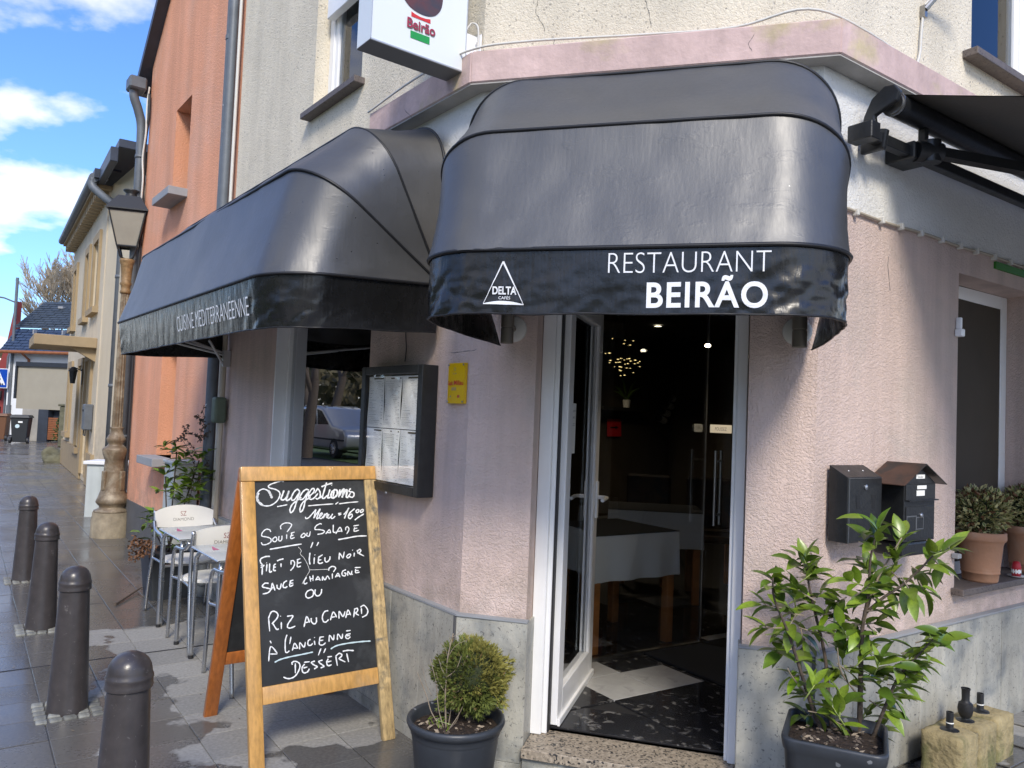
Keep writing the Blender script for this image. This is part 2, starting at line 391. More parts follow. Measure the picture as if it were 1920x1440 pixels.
# streaked awning cloth: fine rain marks running down
def awning_mat(name, base, rough, streaky):
    m = mat(name, base, rough, spec=1.0); nt = m.node_tree; b = nt.nodes['Principled BSDF']
    co = nt.nodes.new('ShaderNodeTexCoord').outputs['Object']
    mp = N(nt, 'ShaderNodeMapping', inp={0: co, 3: (70, 70, 5)})
    nz = N(nt, 'ShaderNodeTexNoise', inp={'Vector': mp.outputs[0], 'Scale': 1, 'Detail': 4})
    nb = N(nt, 'ShaderNodeTexNoise', inp={'Vector': co, 'Scale': 5, 'Detail': 6, 'Roughness': .6})
    vo = N(nt, 'ShaderNodeTexVoronoi', inp={'Vector': co, 'Scale': 26})
    drop = ramp(nt, vo.outputs['Distance'], [(.055, 1.0), (.075, 0.0)])
    sc_ = N(nt, 'ShaderNodeSeparateColor', inp={0: vo.outputs['Color']})
    drop = mathn(nt, 'MULTIPLY', drop, ramp(nt, sc_.outputs[0], [(.14, 1.0), (.16, 0.0)]))
    r = mathn(nt, 'ADD', rough-.10, mathn(nt, 'MULTIPLY', nz.outputs[0], .10*streaky))
    r = mathn(nt, 'ADD', r, mathn(nt, 'MULTIPLY', nb.outputs[0], .06))
    nt.links.new(mathn(nt, 'SUBTRACT', r, mathn(nt, 'MULTIPLY', drop, .25)), b.inputs['Roughness'])
    c = mixc(nt, ramp(nt, nb.outputs[0], [(.35, 0.0), (.7, 1.0)]), base, tuple(x*1.25+.002 for x in base))
    c = mixc(nt, drop, c, (.004, .004, .005)); nt.links.new(c, b.inputs['Base Color'])
    bn = N(nt, 'ShaderNodeBump', inp={'Strength': .12*streaky, 'Distance': .004, 'Height': nz.outputs[0]})
    b2 = N(nt, 'ShaderNodeBump', inp={'Strength': .07, 'Distance': .012, 'Height': nb.outputs[0], 'Normal': bn.outputs[0]})
    nr = N(nt, 'ShaderNodeTexNoise', inp={'Vector': co, 'Scale': 2.6, 'Detail': 3, 'Roughness': .5, 'Distortion': 1.6})
    mp2 = N(nt, 'ShaderNodeMapping', inp={0: co, 3: (9, 9, 22)})
    nr2 = N(nt, 'ShaderNodeTexNoise', inp={'Vector': mp2.outputs[0], 'Scale': 1, 'Detail': 5, 'Roughness': .62})
    rg = ramp(nt, nr2.outputs[0], [(.56, 0.0), (.66, 1.0)])
    mp4 = N(nt, 'ShaderNodeMapping', inp={0: co, 3: (11, 11, .7)})
    n4 = N(nt, 'ShaderNodeTexNoise', inp={'Vector': mp4.outputs[0], 'Scale': 1, 'Detail': 3, 'Roughness': .5})
    b2 = N(nt, 'ShaderNodeBump', inp={'Strength': .045, 'Distance': .012, 'Height': n4.outputs[0], 'Normal': b2.outputs[0]})
    b3 = N(nt, 'ShaderNodeBump', inp={'Strength': .07, 'Distance': .006, 'Height': rg, 'Normal': b2.outputs[0]})
    nt.links.new(b3.outputs[0], b.inputs['Normal']); M[name] = m
def vfold(m, s, st, d):
    nt = m.node_tree; b = nt.nodes['Principled BSDF']; co = nt.nodes.new('ShaderNodeTexCoord').outputs['Object']
    mp = N(nt, 'ShaderNodeMapping', inp={0: co, 3: s}); n = N(nt, 'ShaderNodeTexNoise', inp={'Vector': mp.outputs[0], 'Scale': 1, 'Detail': 4, 'Roughness': .55, 'Distortion': .3})
    kw = {'Strength': st, 'Distance': d, 'Height': n.outputs[0]}
    if b.inputs['Normal'].links: kw['Normal'] = b.inputs['Normal'].links[0].from_socket
    nt.links.new(N(nt, 'ShaderNodeBump', inp=kw).outputs[0], b.inputs['Normal'])
vfold(M['vinyl_gloss'], (24, 24, 2.2), .30, .012)
awning_mat('awning_cloth', (.047, .047, .046), .46, 1.0)
awning_mat('awning_top', (.055, .052, .046), .54, 1.4)
# pavement slabs: wet and dark in the open, dry and pale by the wall
def slab_mat(name, joint=False):
    m = mat(name, (.1, .1, .1), .5); nt = m.node_tree; b = nt.nodes['Principled BSDF']
    geo = nt.nodes.new('ShaderNodeNewGeometry'); P = geo.outputs['Position']
    X = LW.col[0]; Y = LW.col[1]
    def dot(v, off): 
        d = N(nt, 'ShaderNodeVectorMath', operation='DOT_PRODUCT', inp={0: P, 1: (v[0], v[1], 0)}); return mathn(nt, 'SUBTRACT', d.outputs['Value'], off)
    ly = dot(Y, Y[0]*K1[0]+Y[1]*K1[1]); lx = dot(X, X[0]*K1[0]+X[1]*K1[1])
    n = N(nt, 'ShaderNodeTexNoise', inp={'Vector': P, 'Scale': 2.3, 'Detail': 5, 'Roughness': .5})
    nf = N(nt, 'ShaderNodeTexNoise', inp={'Vector': P, 'Scale': 60, 'Detail': 5})
    nm = N(nt, 'ShaderNodeTexNoise', inp={'Vector': P, 'Scale': .9, 'Detail': 4})
    wob = mathn(nt, 'MULTIPLY', mathn(nt, 'SUBTRACT', n.outputs[0], .5), 1.5)
    wall = mathn(nt, 'ADD', ly, wob)                              # near the left wall
    dry = ramp(nt, mathn(nt, 'ADD', wall, 1.0), [(.0, 0.0), (.03, 1.0)])
    far = ramp(nt, mathn(nt, 'MULTIPLY', mathn(nt, 'ADD', lx, mathn(nt, 'ADD', 3.2, wob)), .2), [(.0, 0.0), (.01, 1.0)])
    near = ramp(nt, mathn(nt, 'MULTIPLY', mathn(nt, 'SUBTRACT', -.45, mathn(nt, 'ADD', lx, mathn(nt, 'MULTIPLY', wob, .8))), .5), [(.0, 0.0), (.012, 1.0)])
    right = ramp(nt, mathn(nt, 'ADD', lx, -1.2), [(.0, 0.0), (.05, 1.0)])
    rp = ramp(nt, n.outputs[0], [(.5, 0.0), (.52, 1.0)])
    dry = mathn(nt, 'MULTIPLY', mathn(nt, 'MULTIPLY', dry, far), near)
    dry = mathn(nt, 'MAXIMUM', dry, mathn(nt, 'MULTIPLY', right, rp))
    oi = nt.nodes.new('ShaderNodeObjectInfo')
    tone = mathn(nt, 'ADD', .86, mathn(nt, 'MULTIPLY', oi.outputs['Random'], .28))
    fine = ramp(nt, nf.outputs[0], [(.3, .82), (.7, 1.18)])
    wetc = mixc(nt, ramp(nt, nm.outputs[0], [(.4, 0.0), (.65, 1.0)]), (.105, .102, .096), (.118, .109, .093))
    c = mixc(nt, dry, wetc, (.27, .26, .235)) if not joint else mixc(nt, dry, (.15, .14, .125), (.33, .32, .29))
    c = mixc(nt, 1.0, c, fine, 'MULTIPLY')
    if not joint:
        cc = N(nt, 'ShaderNodeCombineColor', inp={0: tone, 1: tone, 2: tone}); c = mixc(nt, 1.0, c, cc.outputs[0], 'MULTIPLY')
    nt.links.new(c, b.inputs['Base Color'])
    wet = ramp(nt, nm.outputs[0], [(.38, .09), (.62, .26)])
    wet = mathn(nt, 'ADD', wet, mathn(nt, 'MULTIPLY', nf.outputs[0], .12))
    r = mathn(nt, 'ADD', mathn(nt, 'MULTIPLY', dry, .85), mathn(nt, 'MULTIPLY', mathn(nt, 'SUBTRACT', 1.0, dry), wet))
    nt.links.new(r, b.inputs['Roughness'])
    bn = N(nt, 'ShaderNodeBump', inp={'Strength': .18, 'Distance': .003, 'Height': nf.outputs[0]})
    nt.links.new(bn.outputs[0], b.inputs['Normal']); M[name] = m
slab_mat('slab'); slab_mat('joint', True)
# ------------------------------------------------------------------ ground and pavement
g = MB(); g.box(-400, 400, -400, 400, -.6, -.05); g.build('ground', M['asphalt'], kind='structure')
PM = LW @ Matrix.Rotation(rad(-2.2), 4, 'Z')
def pz(p): return gz(p.x)
pav = MB()
def psheet(x0, x1, y0, y1):
    nx, ny = 60, 26
    def fn(u, v):
        p = PM @ Vector((x0+(x1-x0)*u, y0+(y1-y0)*v, 0)); return (p.x, p.y, pz(p)-.009)
    pav.grid(fn, nx, ny)
psheet(-34, 7.5, -7.0, 4.0)
pavement = pav.build('pavement', M['joint'], kind='structure')
def inview(p, mx=60):
    v = p-CAM; z = v.dot(FW)
    if z < .3: return False
    x = 960+FPX*v.dot(RR)/z; y = 720-FPX*v.dot(UU)/z
    return -mx < x < 1920+mx and y < 1440+mx*2
BP = [ground(45, 1087), ground(76, 1178), ground(126, 1331), ground(244, 1222, .76)]
for b in BP: b.z = 0
S = .305
slabmesh = []
for k in range(4):
    mb = MB(); mb.box(0, S-.005, 0, S-.005, -.008, 0)
    slabmesh.append(mb.mesh('slab', M['slab'], bevel=.0018))
cells = []
for i in range(-110, 24):
    for j in range(-23, 12):
        lx, ly = i*S-2.42, j*S-.32
        p = PM @ Vector((lx+S/2, ly+S/2, 0))
        if not inview(p, 90 if (p-CAM).length < 12 else 30): continue
        a = LW.inverted() @ p; c = CH.inverted() @ p; r = RW.inverted() @ p
        if a.y > .3 and c.y > .3 and r.y > .3: continue
        if a.x < -9 and a.y > .8: continue
        cells.append(((p-CAM).length, lx, ly, p))
cells.sort(key=lambda c: c[0])
nslab = 0
stuff = MB()
for k, (d, lx, ly, p) in enumerate(cells):
    jz = random.uniform(-.0016, .0010)
    if k < 285:
        o = bpy.data.objects.new('slab', random.choice(slabmesh)); COL.objects.link(o); o.parent = pavement
        q = PM @ Vector((lx+.0025, ly+.0025, 0))
        o.location = (q.x, q.y, gz(q.x)+jz)
        o.rotation_euler = (random.uniform(-.0012, .0012), (-math.atan(.042) if q.x > .1 else 0)+random.uniform(-.0012, .0012), fz(PM))
    else:
        g_ = .0025 if d < 14 else .004
        c4 = [PM @ Vector((lx+a, ly+b, 0)) for a, b in ((g_, g_), (S-g_, g_), (S-g_, S-g_), (g_, S-g_))]
        stuff.add([(c.x, c.y, gz(c.x)+jz) for c in c4]+[(c.x, c.y, gz(c.x)-.008) for c in c4], [(0, 1, 2, 3), (0, 4, 5, 1), (1, 5, 6, 2), (2, 6, 7, 3), (3, 7, 4, 0)])
stuff.build('slab_field', M['slab'], pavement, kind='stuff')
gr = MB()
gr.add([PM @ Vector(v)+Vector((0, 0, .0012)) for v in ((-2.425, -5, 0), (-2.410, -5, 0), (-2.410, .28, 0), (-2.425, .28, 0))], [(0, 1, 2, 3)])
gr.build('drain_groove', M['rubber'], pavement)
cobm = []
for k in range(3):
    mb = MB(); a, b = random.uniform(.026, .030), random.uniform(.026, .030); mb.box(-a, a, -b, b, -.01, .012); cobm.append(mb.mesh('cobble', M['cobble'], smooth=True, bevel=.008, seg=2))
for n, b in enumerate(BP):
    for i in range(5):
        for j in range(5):
            o = bpy.data.objects.new('cobble', random.choice(cobm)); COL.objects.link(o); o.parent = pavement
            q = b + (PM.to_3x3() @ Vector(((i-2)*.064, (j-2)*.064, 0)))
            o.location = (q.x, q.y, random.uniform(-.004, .001)); o.rotation_euler = (0, 0, fz(PM)+random.uniform(-.15, .15))
st = MB(); P0 = ground(100, 862)
# pale kerb strip along the cream house
for a, b in (((120, 880), (176, 921)),):
    pass
# ------------------------------------------------------------------ restaurant
rest = thing('restaurant_building', 'corner restaurant with pink stucco ground floor, grey render above and black awnings', 'building', Matrix.Translation((K1[0], K1[1], 0)))
def wall(mb, F, x0, x1, z0, z1, holes=(), y=0.0):
    """front skin with real openings and reveals; holes = (xa, xb, za, zb, depth)"""
    xs = sorted({x0, x1, *[h[0] for h in holes], *[h[1] for h in holes]}); zs = sorted({z0, z1, *[h[2] for h in holes], *[h[3] for h in holes]})
    xs = [x for x in xs if x0 <= x <= x1]; zs = [z for z in zs if z0 <= z <= z1]
    for i in range(len(xs)-1):
        for j in range(len(zs)-1):
            cx_, cz_ = (xs[i]+xs[i+1])/2, (zs[j]+zs[j+1])/2
            if any(h[0] < cx_ < h[1] and h[2] < cz_ < h[3] for h in holes): continue
            mb.quad((xs[i], y, zs[j]), (xs[i+1], y, zs[j]), (xs[i+1], y, zs[j+1]), (xs[i], y, zs[j+1]), F)
    for xa, xb, za, zb, d in holes:
        za_, zb_ = max(za, z0), min(zb, z1)
        mb.quad((xa, y, za_), (xa, y+d, za_), (xa, y+d, zb_), (xa, y, zb_), F)
        mb.quad((xb, y, za_), (xb, y, zb_), (xb, y+d, zb_), (xb, y+d, za_), F)
        if zb <= z1: mb.quad((xa, y, zb), (xb, y, zb), (xb, y+d, zb), (xa, y+d, zb), F)
        if za >= z0: mb.quad((xa, y, za), (xa, y+d, za), (xb, y+d, za), (xb, y, za), F)
LEFT = -3.75; ZM = 2.64
DX0, DX1, DTOP = .335, 1.30, 2.42
WL = (-2.573, -1.06, .98, 2.42, .14)
WR = (1.235, 2.20, .84, 2.50, .22)
mb = MB()
wall(mb, LW, LEFT, -.006, .66, ZM, [WL], .018)
wall(mb, CH, .006, CHL-.0085, .66, ZM, [(DX0, DX1, .0, DTOP, .17)], .018)
wall(mb, RW, .0085, 5.2, .66, ZM, [WR], .018)
mb.build('ground_floor_wall', M['pink_stucco'], rest, world=True, weld=.003)
mb = MB()
wall(mb, LW, -1.05, -.006, ZM, 3.25, (), .018); wall(mb, CH, .006, CHL-.0085, ZM, 3.25, (), .018); wall(mb, RW, .0085, 5.2, ZM, 3.25, (), .018)
mb.build('white_band', M['white_render'], rest, world=True, weld=.003)
WUL = (-2.12, -1.36, 3.745, 5.3, .16); WUR = (1.33, 2.25, 3.69, 5.3, .16)
mb = MB()
wall(mb, LW, LEFT, -1.05, ZM, 3.25, (), .018)
wall(mb, LW, LEFT, -.006, 3.25, 6.2, [WUL], .018); wall(mb, CH, .006, CHL-.0085, 3.25, 6.2, (), .018); wall(mb, RW, .0085, 5.2, 3.25, 6.2, [WUR], .018)
mb.quad((LEFT, .018, 0), (LEFT, 4, 0), (LEFT, 4, 6.2), (LEFT, .018, 6.2), LW)
mb.build('upper_wall', M['rough_render'], rest, world=True, weld=.003)
# moulding: a projecting course that turns the corners
def course(mb, pts, out, z0, z1, mi=0):
    """pts: list of (frame, x) along the wall line"""
    P = [F @ Vector((x, .02, 0)) for F, x in pts]; n = len(P); O = []
    for i in range(n):
        ds = []
        if i > 0: ds.append((P[i]-P[i-1]).normalized())
        if i < n-1: ds.append((P[i+1]-P[i]).normalized())
        nn = [Vector((d.y, -d.x, 0)) for d in ds]
        m = sum(nn, Vector()).normalized(); O.append(P[i]+m*(out/max(.3, m.dot(nn[0]))))
    for i in range(n-1):
        a, b, c, d = P[i], P[i+1], O[i+1], O[i]
        mb.add([(*v.to_2d(), z) for z in (z0, z1) for v in (a, b, c, d)], [(0, 1, 2, 3), (4, 7, 6, 5), (3, 2, 6, 7), (0, 3, 7, 4), (1, 5, 6, 2)], None, mi)
mb = MB(); course(mb, [(LW, -1.02), (LW, 0), (CH, CHL), (RW, 5.2)], .10, 3.245, 3.40)
mb.build('moulding', M['moulding_pink'], rest, world=True, bevel=.006)
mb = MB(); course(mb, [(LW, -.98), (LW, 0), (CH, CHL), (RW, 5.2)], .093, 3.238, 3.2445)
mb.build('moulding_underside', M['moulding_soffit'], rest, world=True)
mb = MB()
path = [LW @ Vector((-1.02, -.09, 3.405)), LW @ Vector((-.5, -.09, 3.43)), LW @ Vector((0, -.085, 3.41)), CH @ Vector((.25, -.07, 3.43)), CH @ Vector((.8, -.05, 3.42)), CH @ Vector((1.2, -.06, 3.41)), CH @ Vector((1.5, -.08, 3.45)), RW @ Vector((.2, -.07, 3.415)), RW @ Vector((.9, -.02, 3.41))]
mb.tube(cr(path, 6), .006, 6); cw = mb.build('roof_cable', M['cable_white'], rest, world=True, smooth='all')
# plinth of upright stone panels, as pieces
PZ = .70
plinth = MB()
wall(plinth, LW, LEFT, 0, -.1, .66, (), .012); wall(plinth, CH, 0, CHL, -.1, .66, [(DX0, DX1, -.2, .70, .17)], .012); wall(plinth, RW, 0, 5.2, -.1, .66, (), .012)
pl = plinth.build('plinth', M['concrete'], rest, world=True)
def panel(F, x0, x1, z0, z1, y0=-.012, y1=.010):
    mb = MB(); mb.box(x0+.0012, x1-.0012, y0+random.uniform(-.0008, .0008), y1, z0+.0012, z1-.0012, F)
    mb.build('stone_panel', M['stone_panel'], pl, world=True, bevel=.0012)
x = 0.0
while x > LEFT: panel(LW, max(x-.31, LEFT), x, .06, PZ); panel(LW, max(x-.31, LEFT), x, -.08, .06); x -= .31
panel(CH, .0, DX0+.012, .06, PZ); panel(CH, .0, DX0+.012, -.08, .06); panel(CH, DX1-.012, CHL, .06, PZ); panel(CH, DX1-.012, CHL, -.08, .06)
x = 0
while x < 4.6: panel(RW, x, x+.285, .10, PZ); x += .285
for xx, sg in ((DX0, 1), (DX1, -1)):
    mb = MB(); a, b = sorted((xx+sg*.001, xx+sg*.014)); mb.box(a, b, -.0105, .16, .05, PZ, CH); mb.build('stone_panel', M['stone_panel'], pl, world=True, bevel=.0012)
# mitred top trim of the plinth
mb = MB(); course(mb, [(LW, LEFT), (LW, 0), (CH, DX0+.015)], .036, PZ, PZ+.010); course(mb, [(CH, DX1-.015), (CH, CHL), (RW, 4.6)], .036, PZ, PZ+.010)
mb.build('plinth_trim', M['grey_sill'], rest, world=True)
# corner joint beads
for F, x in ((LW, 0), (CH, CHL)):
    mb = MB(); mb.box(x-.006, x+.006, -.016, -.008, 0, PZ, F); mb.build('corner_joint', M['grey_base'], rest, world=True)
# entrance step
mb = MB(); mb.box(DX0+.016, DX1-.016, -.055, .205, .105, .148, CH); mb.build('granite_threshold', M['granite'], rest, world=True, bevel=.003)
mb = MB(); mb.box(DX0+.016, DX1-.016, -.03, .20, -.05, .1045, CH); mb.build('step_riser', M['stone_panel'], rest, world=True, bevel=.002)
# ---------------- door frame and door
mb = MB(); Y0, Y1 = .125, .195
a0 = DX0+.003
mb.box(a0, a0+.062, Y0, Y1, .15, 2.38, CH); mb.box(DX1-.046, DX1-.003, Y0, Y1, .15, 2.38, CH); mb.box(a0+.062, DX1-.046, Y0, Y1, 2.31, 2.38, CH)
mb.box(a0+.062, a0+.085, Y0+.022, Y1, .15, 2.31, CH); mb.box(DX1-.062, DX1-.046, Y0+.022, Y1, .15, 2.31, CH)
mb.build('door_frame', M['upvc'], rest, world=True, bevel=.003)
mb = MB(); mb.box(a0+.0855, a0+.094, Y0+.03, Y1, .16, 2.31, CH); mb.build('door_seal', M['rubber'], rest, world=True)
DM = CH @ Matrix.Translation((.428, .20, .175)) @ Matrix.Rotation(rad(88.2), 4, 'Z')   # leaf swung inwards, local x runs from hinge to lock
LWD, LH = .835, 2.12
mb = MB(); t = .034
mb.box(0, .095, -t, t, 0, LH, DM); mb.box(LWD-.095, LWD, -t, t, 0, LH, DM); mb.box(.095, LWD-.095, -t, t, 0, .15, DM); mb.box(.095, LWD-.095, -t, t, LH-.095, LH, DM)
for s_ in (-1, 1):
    mb.box(.095, .112, s_*.024-.008, s_*.024+.008, .15, LH-.095, DM); mb.box(LWD-.112, LWD-.095, s_*.024-.008, s_*.024+.008, .15, LH-.095, DM)
mb.box(-.0, LWD, -t-.014, -t, -.004, .03, DM)
door = mb.build('door', M['upvc'], rest, world=True, bevel=.003, label='white glazed door swung open into the restaurant')
mb = MB(); mb.box(.10, LWD-.10, -.006, .006, .14, LH-.09, DM); mb.build('pane', M['glass'], door, world=True)
for s_ in (-1, 1):
    mb = MB(); hx, hz = LWD-.048, 1.03
    mb.box(hx-.018, hx+.018, s_*t, s_*(t+.012), hz-.12, hz+.09, DM)
    mb.tube([DM @ Vector((hx, s_*(t+.01), hz)), DM @ Vector((hx, s_*(t+.055), hz)), DM @ Vector((hx-.02, s_*(t+.066), hz)), DM @ Vector((hx-.13, s_*(t+.062), hz-.005))], .011, 8)
    mb.build('handle', M['upvc'], door, world=True, smooth=True)
mb = MB(); mb.box(.10, .28, -.0095, -.0075, 1.30, 1.56, DM); pn = mb.build('notice', M['paper'], door, world=True, label='white printed notice taped to the glass')
mb = MB()
for r_, (tx, sz) in enumerate((('Fermer la porte', .020), ('svp. Merci', .020), ('MERCI', .016))):
    zz = 1.51-r_*.034
    lettering(mb, tx, lambda u, v: DM @ Vector((.115+u*.15, -.0098, zz+v*sz)))
mb.build('print', M['ink'], door, world=True)
mb = MB(); mb.lathe([(.0, 0), (.013, 0), (.013, .001), (0, .001)], 16, M=DM @ Matrix.Translation((.19, -.0098, 1.36)) @ Matrix.Rotation(PI/2, 4, 'X')); mb.build('smiley_dot', M['yellow'], door, world=True)
# ---------------- interior
FZ = .172
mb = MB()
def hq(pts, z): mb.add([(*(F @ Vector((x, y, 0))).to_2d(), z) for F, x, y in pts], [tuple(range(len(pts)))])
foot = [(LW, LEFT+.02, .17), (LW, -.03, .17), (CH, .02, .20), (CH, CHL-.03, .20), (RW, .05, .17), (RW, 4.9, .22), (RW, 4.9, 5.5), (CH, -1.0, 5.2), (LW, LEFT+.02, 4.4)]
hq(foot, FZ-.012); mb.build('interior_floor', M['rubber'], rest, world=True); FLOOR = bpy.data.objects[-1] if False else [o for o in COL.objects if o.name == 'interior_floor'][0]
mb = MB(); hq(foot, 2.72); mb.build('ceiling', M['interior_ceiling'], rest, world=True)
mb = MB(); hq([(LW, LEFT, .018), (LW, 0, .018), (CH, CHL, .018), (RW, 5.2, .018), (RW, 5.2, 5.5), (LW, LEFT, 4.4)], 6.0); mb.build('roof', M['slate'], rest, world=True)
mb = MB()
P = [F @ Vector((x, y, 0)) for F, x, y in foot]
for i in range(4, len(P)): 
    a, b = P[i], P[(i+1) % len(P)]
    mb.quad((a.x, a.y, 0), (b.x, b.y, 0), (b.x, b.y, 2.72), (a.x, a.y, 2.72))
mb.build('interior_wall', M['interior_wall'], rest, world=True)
# floor tiles laid on the diamond, as pieces
TS = .335
TM = CH @ Matrix.Translation((.676, .654, 0)) @ Matrix.Rotation(rad(48.5), 4, 'Z') @ Matrix.Translation((TS/2, TS/2, 0))
tb = MB(); tb.box(-.1655, .1655, -.1655, .1655, -.010, 0); tmb = tb.mesh('floor_tile', M['tile_black'], bevel=.001)
tb = MB(); tb.box(-.1655, .1655, -.1655, .1655, -.010, 0); tmw = tb.mesh('floor_tile', M['tile_white'], bevel=.001)
for i in range(-7, 9):
    for j in range(-7, 9):
        p = TM @ Vector((i*TS, j*TS, 0)); l = CH.inverted() @ p
        if l.y < .20+.23 or l.y > 2.9 or abs(l.x-.8) > 1.1+l.y*.3: continue
        o = bpy.data.objects.new('floor_tile', tmw if (i, j) in ((0, 0), (1, 0), (0, 1), (4, 1), (5, -2), (-2, 3)) else tmb); COL.objects.link(o)
        o.parent = FLOOR; o.location = (p.x-K1[0], p.y-K1[1], FZ); o.rotation_euler = (0, 0, fz(TM))
mb = MB()                                        # trimmed tiles by the sill
mb.box(DX0+.06, DX1-.02, .206, .50, FZ-.010, FZ-.0045, CH); mb.build('cut_tile_strip', M['tile_black'], FLOOR, world=True)
mb = MB(); mb.box(0, 1.15, .0, .85, FZ+.0005, FZ+.012, CH @ Matrix.Translation((.73, 1.555, 0)) @ Matrix.Rotation(rad(-41.5), 4, 'Z'))
tag(mb.build('doormat', M['mat_black'], bevel=.004), 'black ribbed doormat lying inside the entrance', 'doormat')
# glass screen with pull handles
scr = thing('glass_partition', 'frameless glass screen with push door and steel pull handles inside the entrance', 'glass screen', CH)
A_, B_ = Vector((.42, 1.22, 0)), Vector((1.075, 1.93, 0)); C_ = Vector((1.95, 1.62, 0))
def sheet(a, b, z0, z1, nm, mt, th=.005):
    d = (b-a).normalized(); n_ = Vector((-d.y, d.x, 0))*th
    mb = MB(); mb.add([(*(q+s_*n_).to_2d(), z) for z in (z0, z1) for q, s_ in ((a, -1), (b, -1), (b, 1), (a, 1))], [(0, 3, 2, 1), (4, 5, 6, 7), (0, 1, 5, 4), (1, 2, 6, 5), (2, 3, 7, 6), (3, 0, 4, 7)])
    return mb.build(nm, mt, scr)
sheet(A_+Vector((-.7, -.75, 0)), B_, FZ+.02, 2.70, 'pane', M['glass_inner']); sheet(A_+Vector((-.7, -.75, 0)), B_, FZ, FZ+.02, 'bottom_rail', M['steel_dull'], .012)
gd = sheet(B_+Vector((.02, -.007, 0)), C_, FZ+.012, 2.62, 'glass_door', M['glass_inner'])
dd = (C_-B_).normalized(); nn = Vector((-dd.y, dd.x, 0))
for s_ in (-1, 1):
    mb = MB(); c = B_+dd*.09+nn*s_*.05
    mb.tube([(c.x, c.y, .98), (c.x, c.y, 1.48)], .011, 10)
    for z in (1.05, 1.41): mb.tube([(c.x, c.y, z), (c.x-nn.x*s_*.045, c.y-nn.y*s_*.045, z)], .008, 8)
    mb.build('pull_handle', M['steel'], scr, smooth=True)
mb = MB(); c = B_+dd*.05; mb.box(-.06, .06, -.016, .016, 2.56, 2.70, Matrix.Translation(c) @ Matrix.Rotation(math.atan2(dd.y, dd.x), 4, 'Z')); mb.build('hinge_clamp', M['steel_dull'], scr, bevel=.002)
mb = MB(); mb.tube([(B_.x, B_.y, FZ), (B_.x, B_.y, 2.7)], .006, 6); mb.build('edge_strip', M['steel_dull'], scr)
PMx = Matrix.Translation(B_+dd*.03-nn*.007+Vector((0, 0, 1.60))) @ Matrix.Rotation(math.atan2(dd.y, dd.x), 4, 'Z')
mb = MB(); mb.box(0, .15, -.002, 0, 0, .055, PMx); ps = mb.build('push_sign', M['paper'], scr)
mb = MB(); lettering(mb, 'POUSSEZ', lambda u, v: PMx @ Vector((.035+u*.08, -.0028, .016+v*.022))); mb.build('print', M['ink'], scr)
# ---------------- windows
def window(F, x0, x1, z0, z1, y, name='window', fw=.06, mull=None, mt='upvc', gm='glass_win', sash=True):
    mb = MB(); d = .06
    mb.box(x0, x0+fw, y, y+d, z0, z1, F); mb.box(x1-fw, x1, y, y+d, z0, z1, F); mb.box(x0+fw, x1-fw, y, y+d, z0, z0+fw, F); mb.box(x0+fw, x1-fw, y, y+d, z1-fw, z1, F)
    if mull is not None: mb.box(mull-fw/2, mull+fw/2, y, y+d, z0+fw, z1-fw, F)
    o = mb.build(name, M[mt], rest, world=True, bevel=.003)
    xs = [x0+fw, x1-fw] if mull is None else [x0+fw, mull-fw/2, mull+fw/2, x1-fw]
    for i in range(0, len(xs), 2):
        a, b = xs[i], xs[i+1]; s_ = .055 if sash else 0
        if sash:
            mb = MB(); mb.box(a, a+s_, y+.012, y+d+.01, z0+fw, z1-fw, F); mb.box(b-s_, b, y+.012, y+d+.01, z0+fw, z1-fw, F); mb.box(a+s_, b-s_, y+.012, y+d+.01, z0+fw, z0+fw+s_, F); mb.box(a+s_, b-s_, y+.012, y+d+.01, z1-fw-s_, z1-fw, F)
            mb.build('sash', M[mt], o, world=True, bevel=.004)
        mb = MB(); mb.box(a+s_-.005, b-s_+.005, y+.03, y+.036, z0+fw+s_-.005, z1-fw-s_+.005, F); mb.build('pane', M[gm], o, world=True)
    return o
wl_ = window(LW, WL[0]+.002, WL[1]-.002, WL[2]+.002, WL[3]-.002, .10, fw=.035, sash=False)
mb = MB(); mb.box(WL[0]+.001, WL[0]+.014, .012, .10, .982, 2.418, LW); mb.build('reveal_lining', M['upvc'], rest, world=True, bevel=.002)
wr_ = window(RW, WR[0]+.002, WR[1]-.002, WR[2]+.03, WR[3]-.002, .185, fw=.075, gm='glass_up')
wu = window(LW, WUL[0]+.002, WUL[1]-.002, WUL[2]+.002, WUL[3]-.002, .12, fw=.07, gm='glass_up')
wv = window(RW, WUR[0]+.002, WUR[1]-.002, WUR[2]+.002, WUR[3]-.002, .12, fw=.07, gm='glass_up')
def crackline(pxs, F, y, nm='crack'):
    mb = MB(); pts = []
    for (xa, ya), (xb, yb) in zip(pxs, pxs[1:]):
        for k in range(5):
            t = k/5; pts.append((xa+(xb-xa)*t+random.uniform(-1.6, 1.6), ya+(yb-ya)*t+random.uniform(-1, 1)))
    P_ = []
    for q in pts:
        x, z = loc(*q, F, y); P_.append(F @ Vector((x, y, z)))
    mb.tube(P_, [.0013 if k % 3 else .0006 for k in range(len(P_))], 4); mb.build(nm, M['grey_base'], rest, world=True)
for pxs, y in ((((1010, 0), (1003, 22), (1018, 44), (1022, 62)), .017), (((1208, -5), (1218, 25), (1222, 60)), .017), (((1038, 72), (1040, 95), (1050, 112)), -.081), (((1206, 92), (1208, 108)), -.081), (((1415, 64), (1404, 82), (1410, 100)), -.081)): crackline(pxs, CH, y)
for pxs, y in ((((1590, 88), (1625, 95), (1640, 115)), -.081), (((1690, 128), (1710, 145), (1730, 168)), -.081), (((1665, 480), (1668, 560)), .017)): crackline(pxs, RW, y)
crackline(((760, 205), (775, 225)), LW, -.081); crackline(((845, 662), (880, 658), (895, 655)), LW, .017)
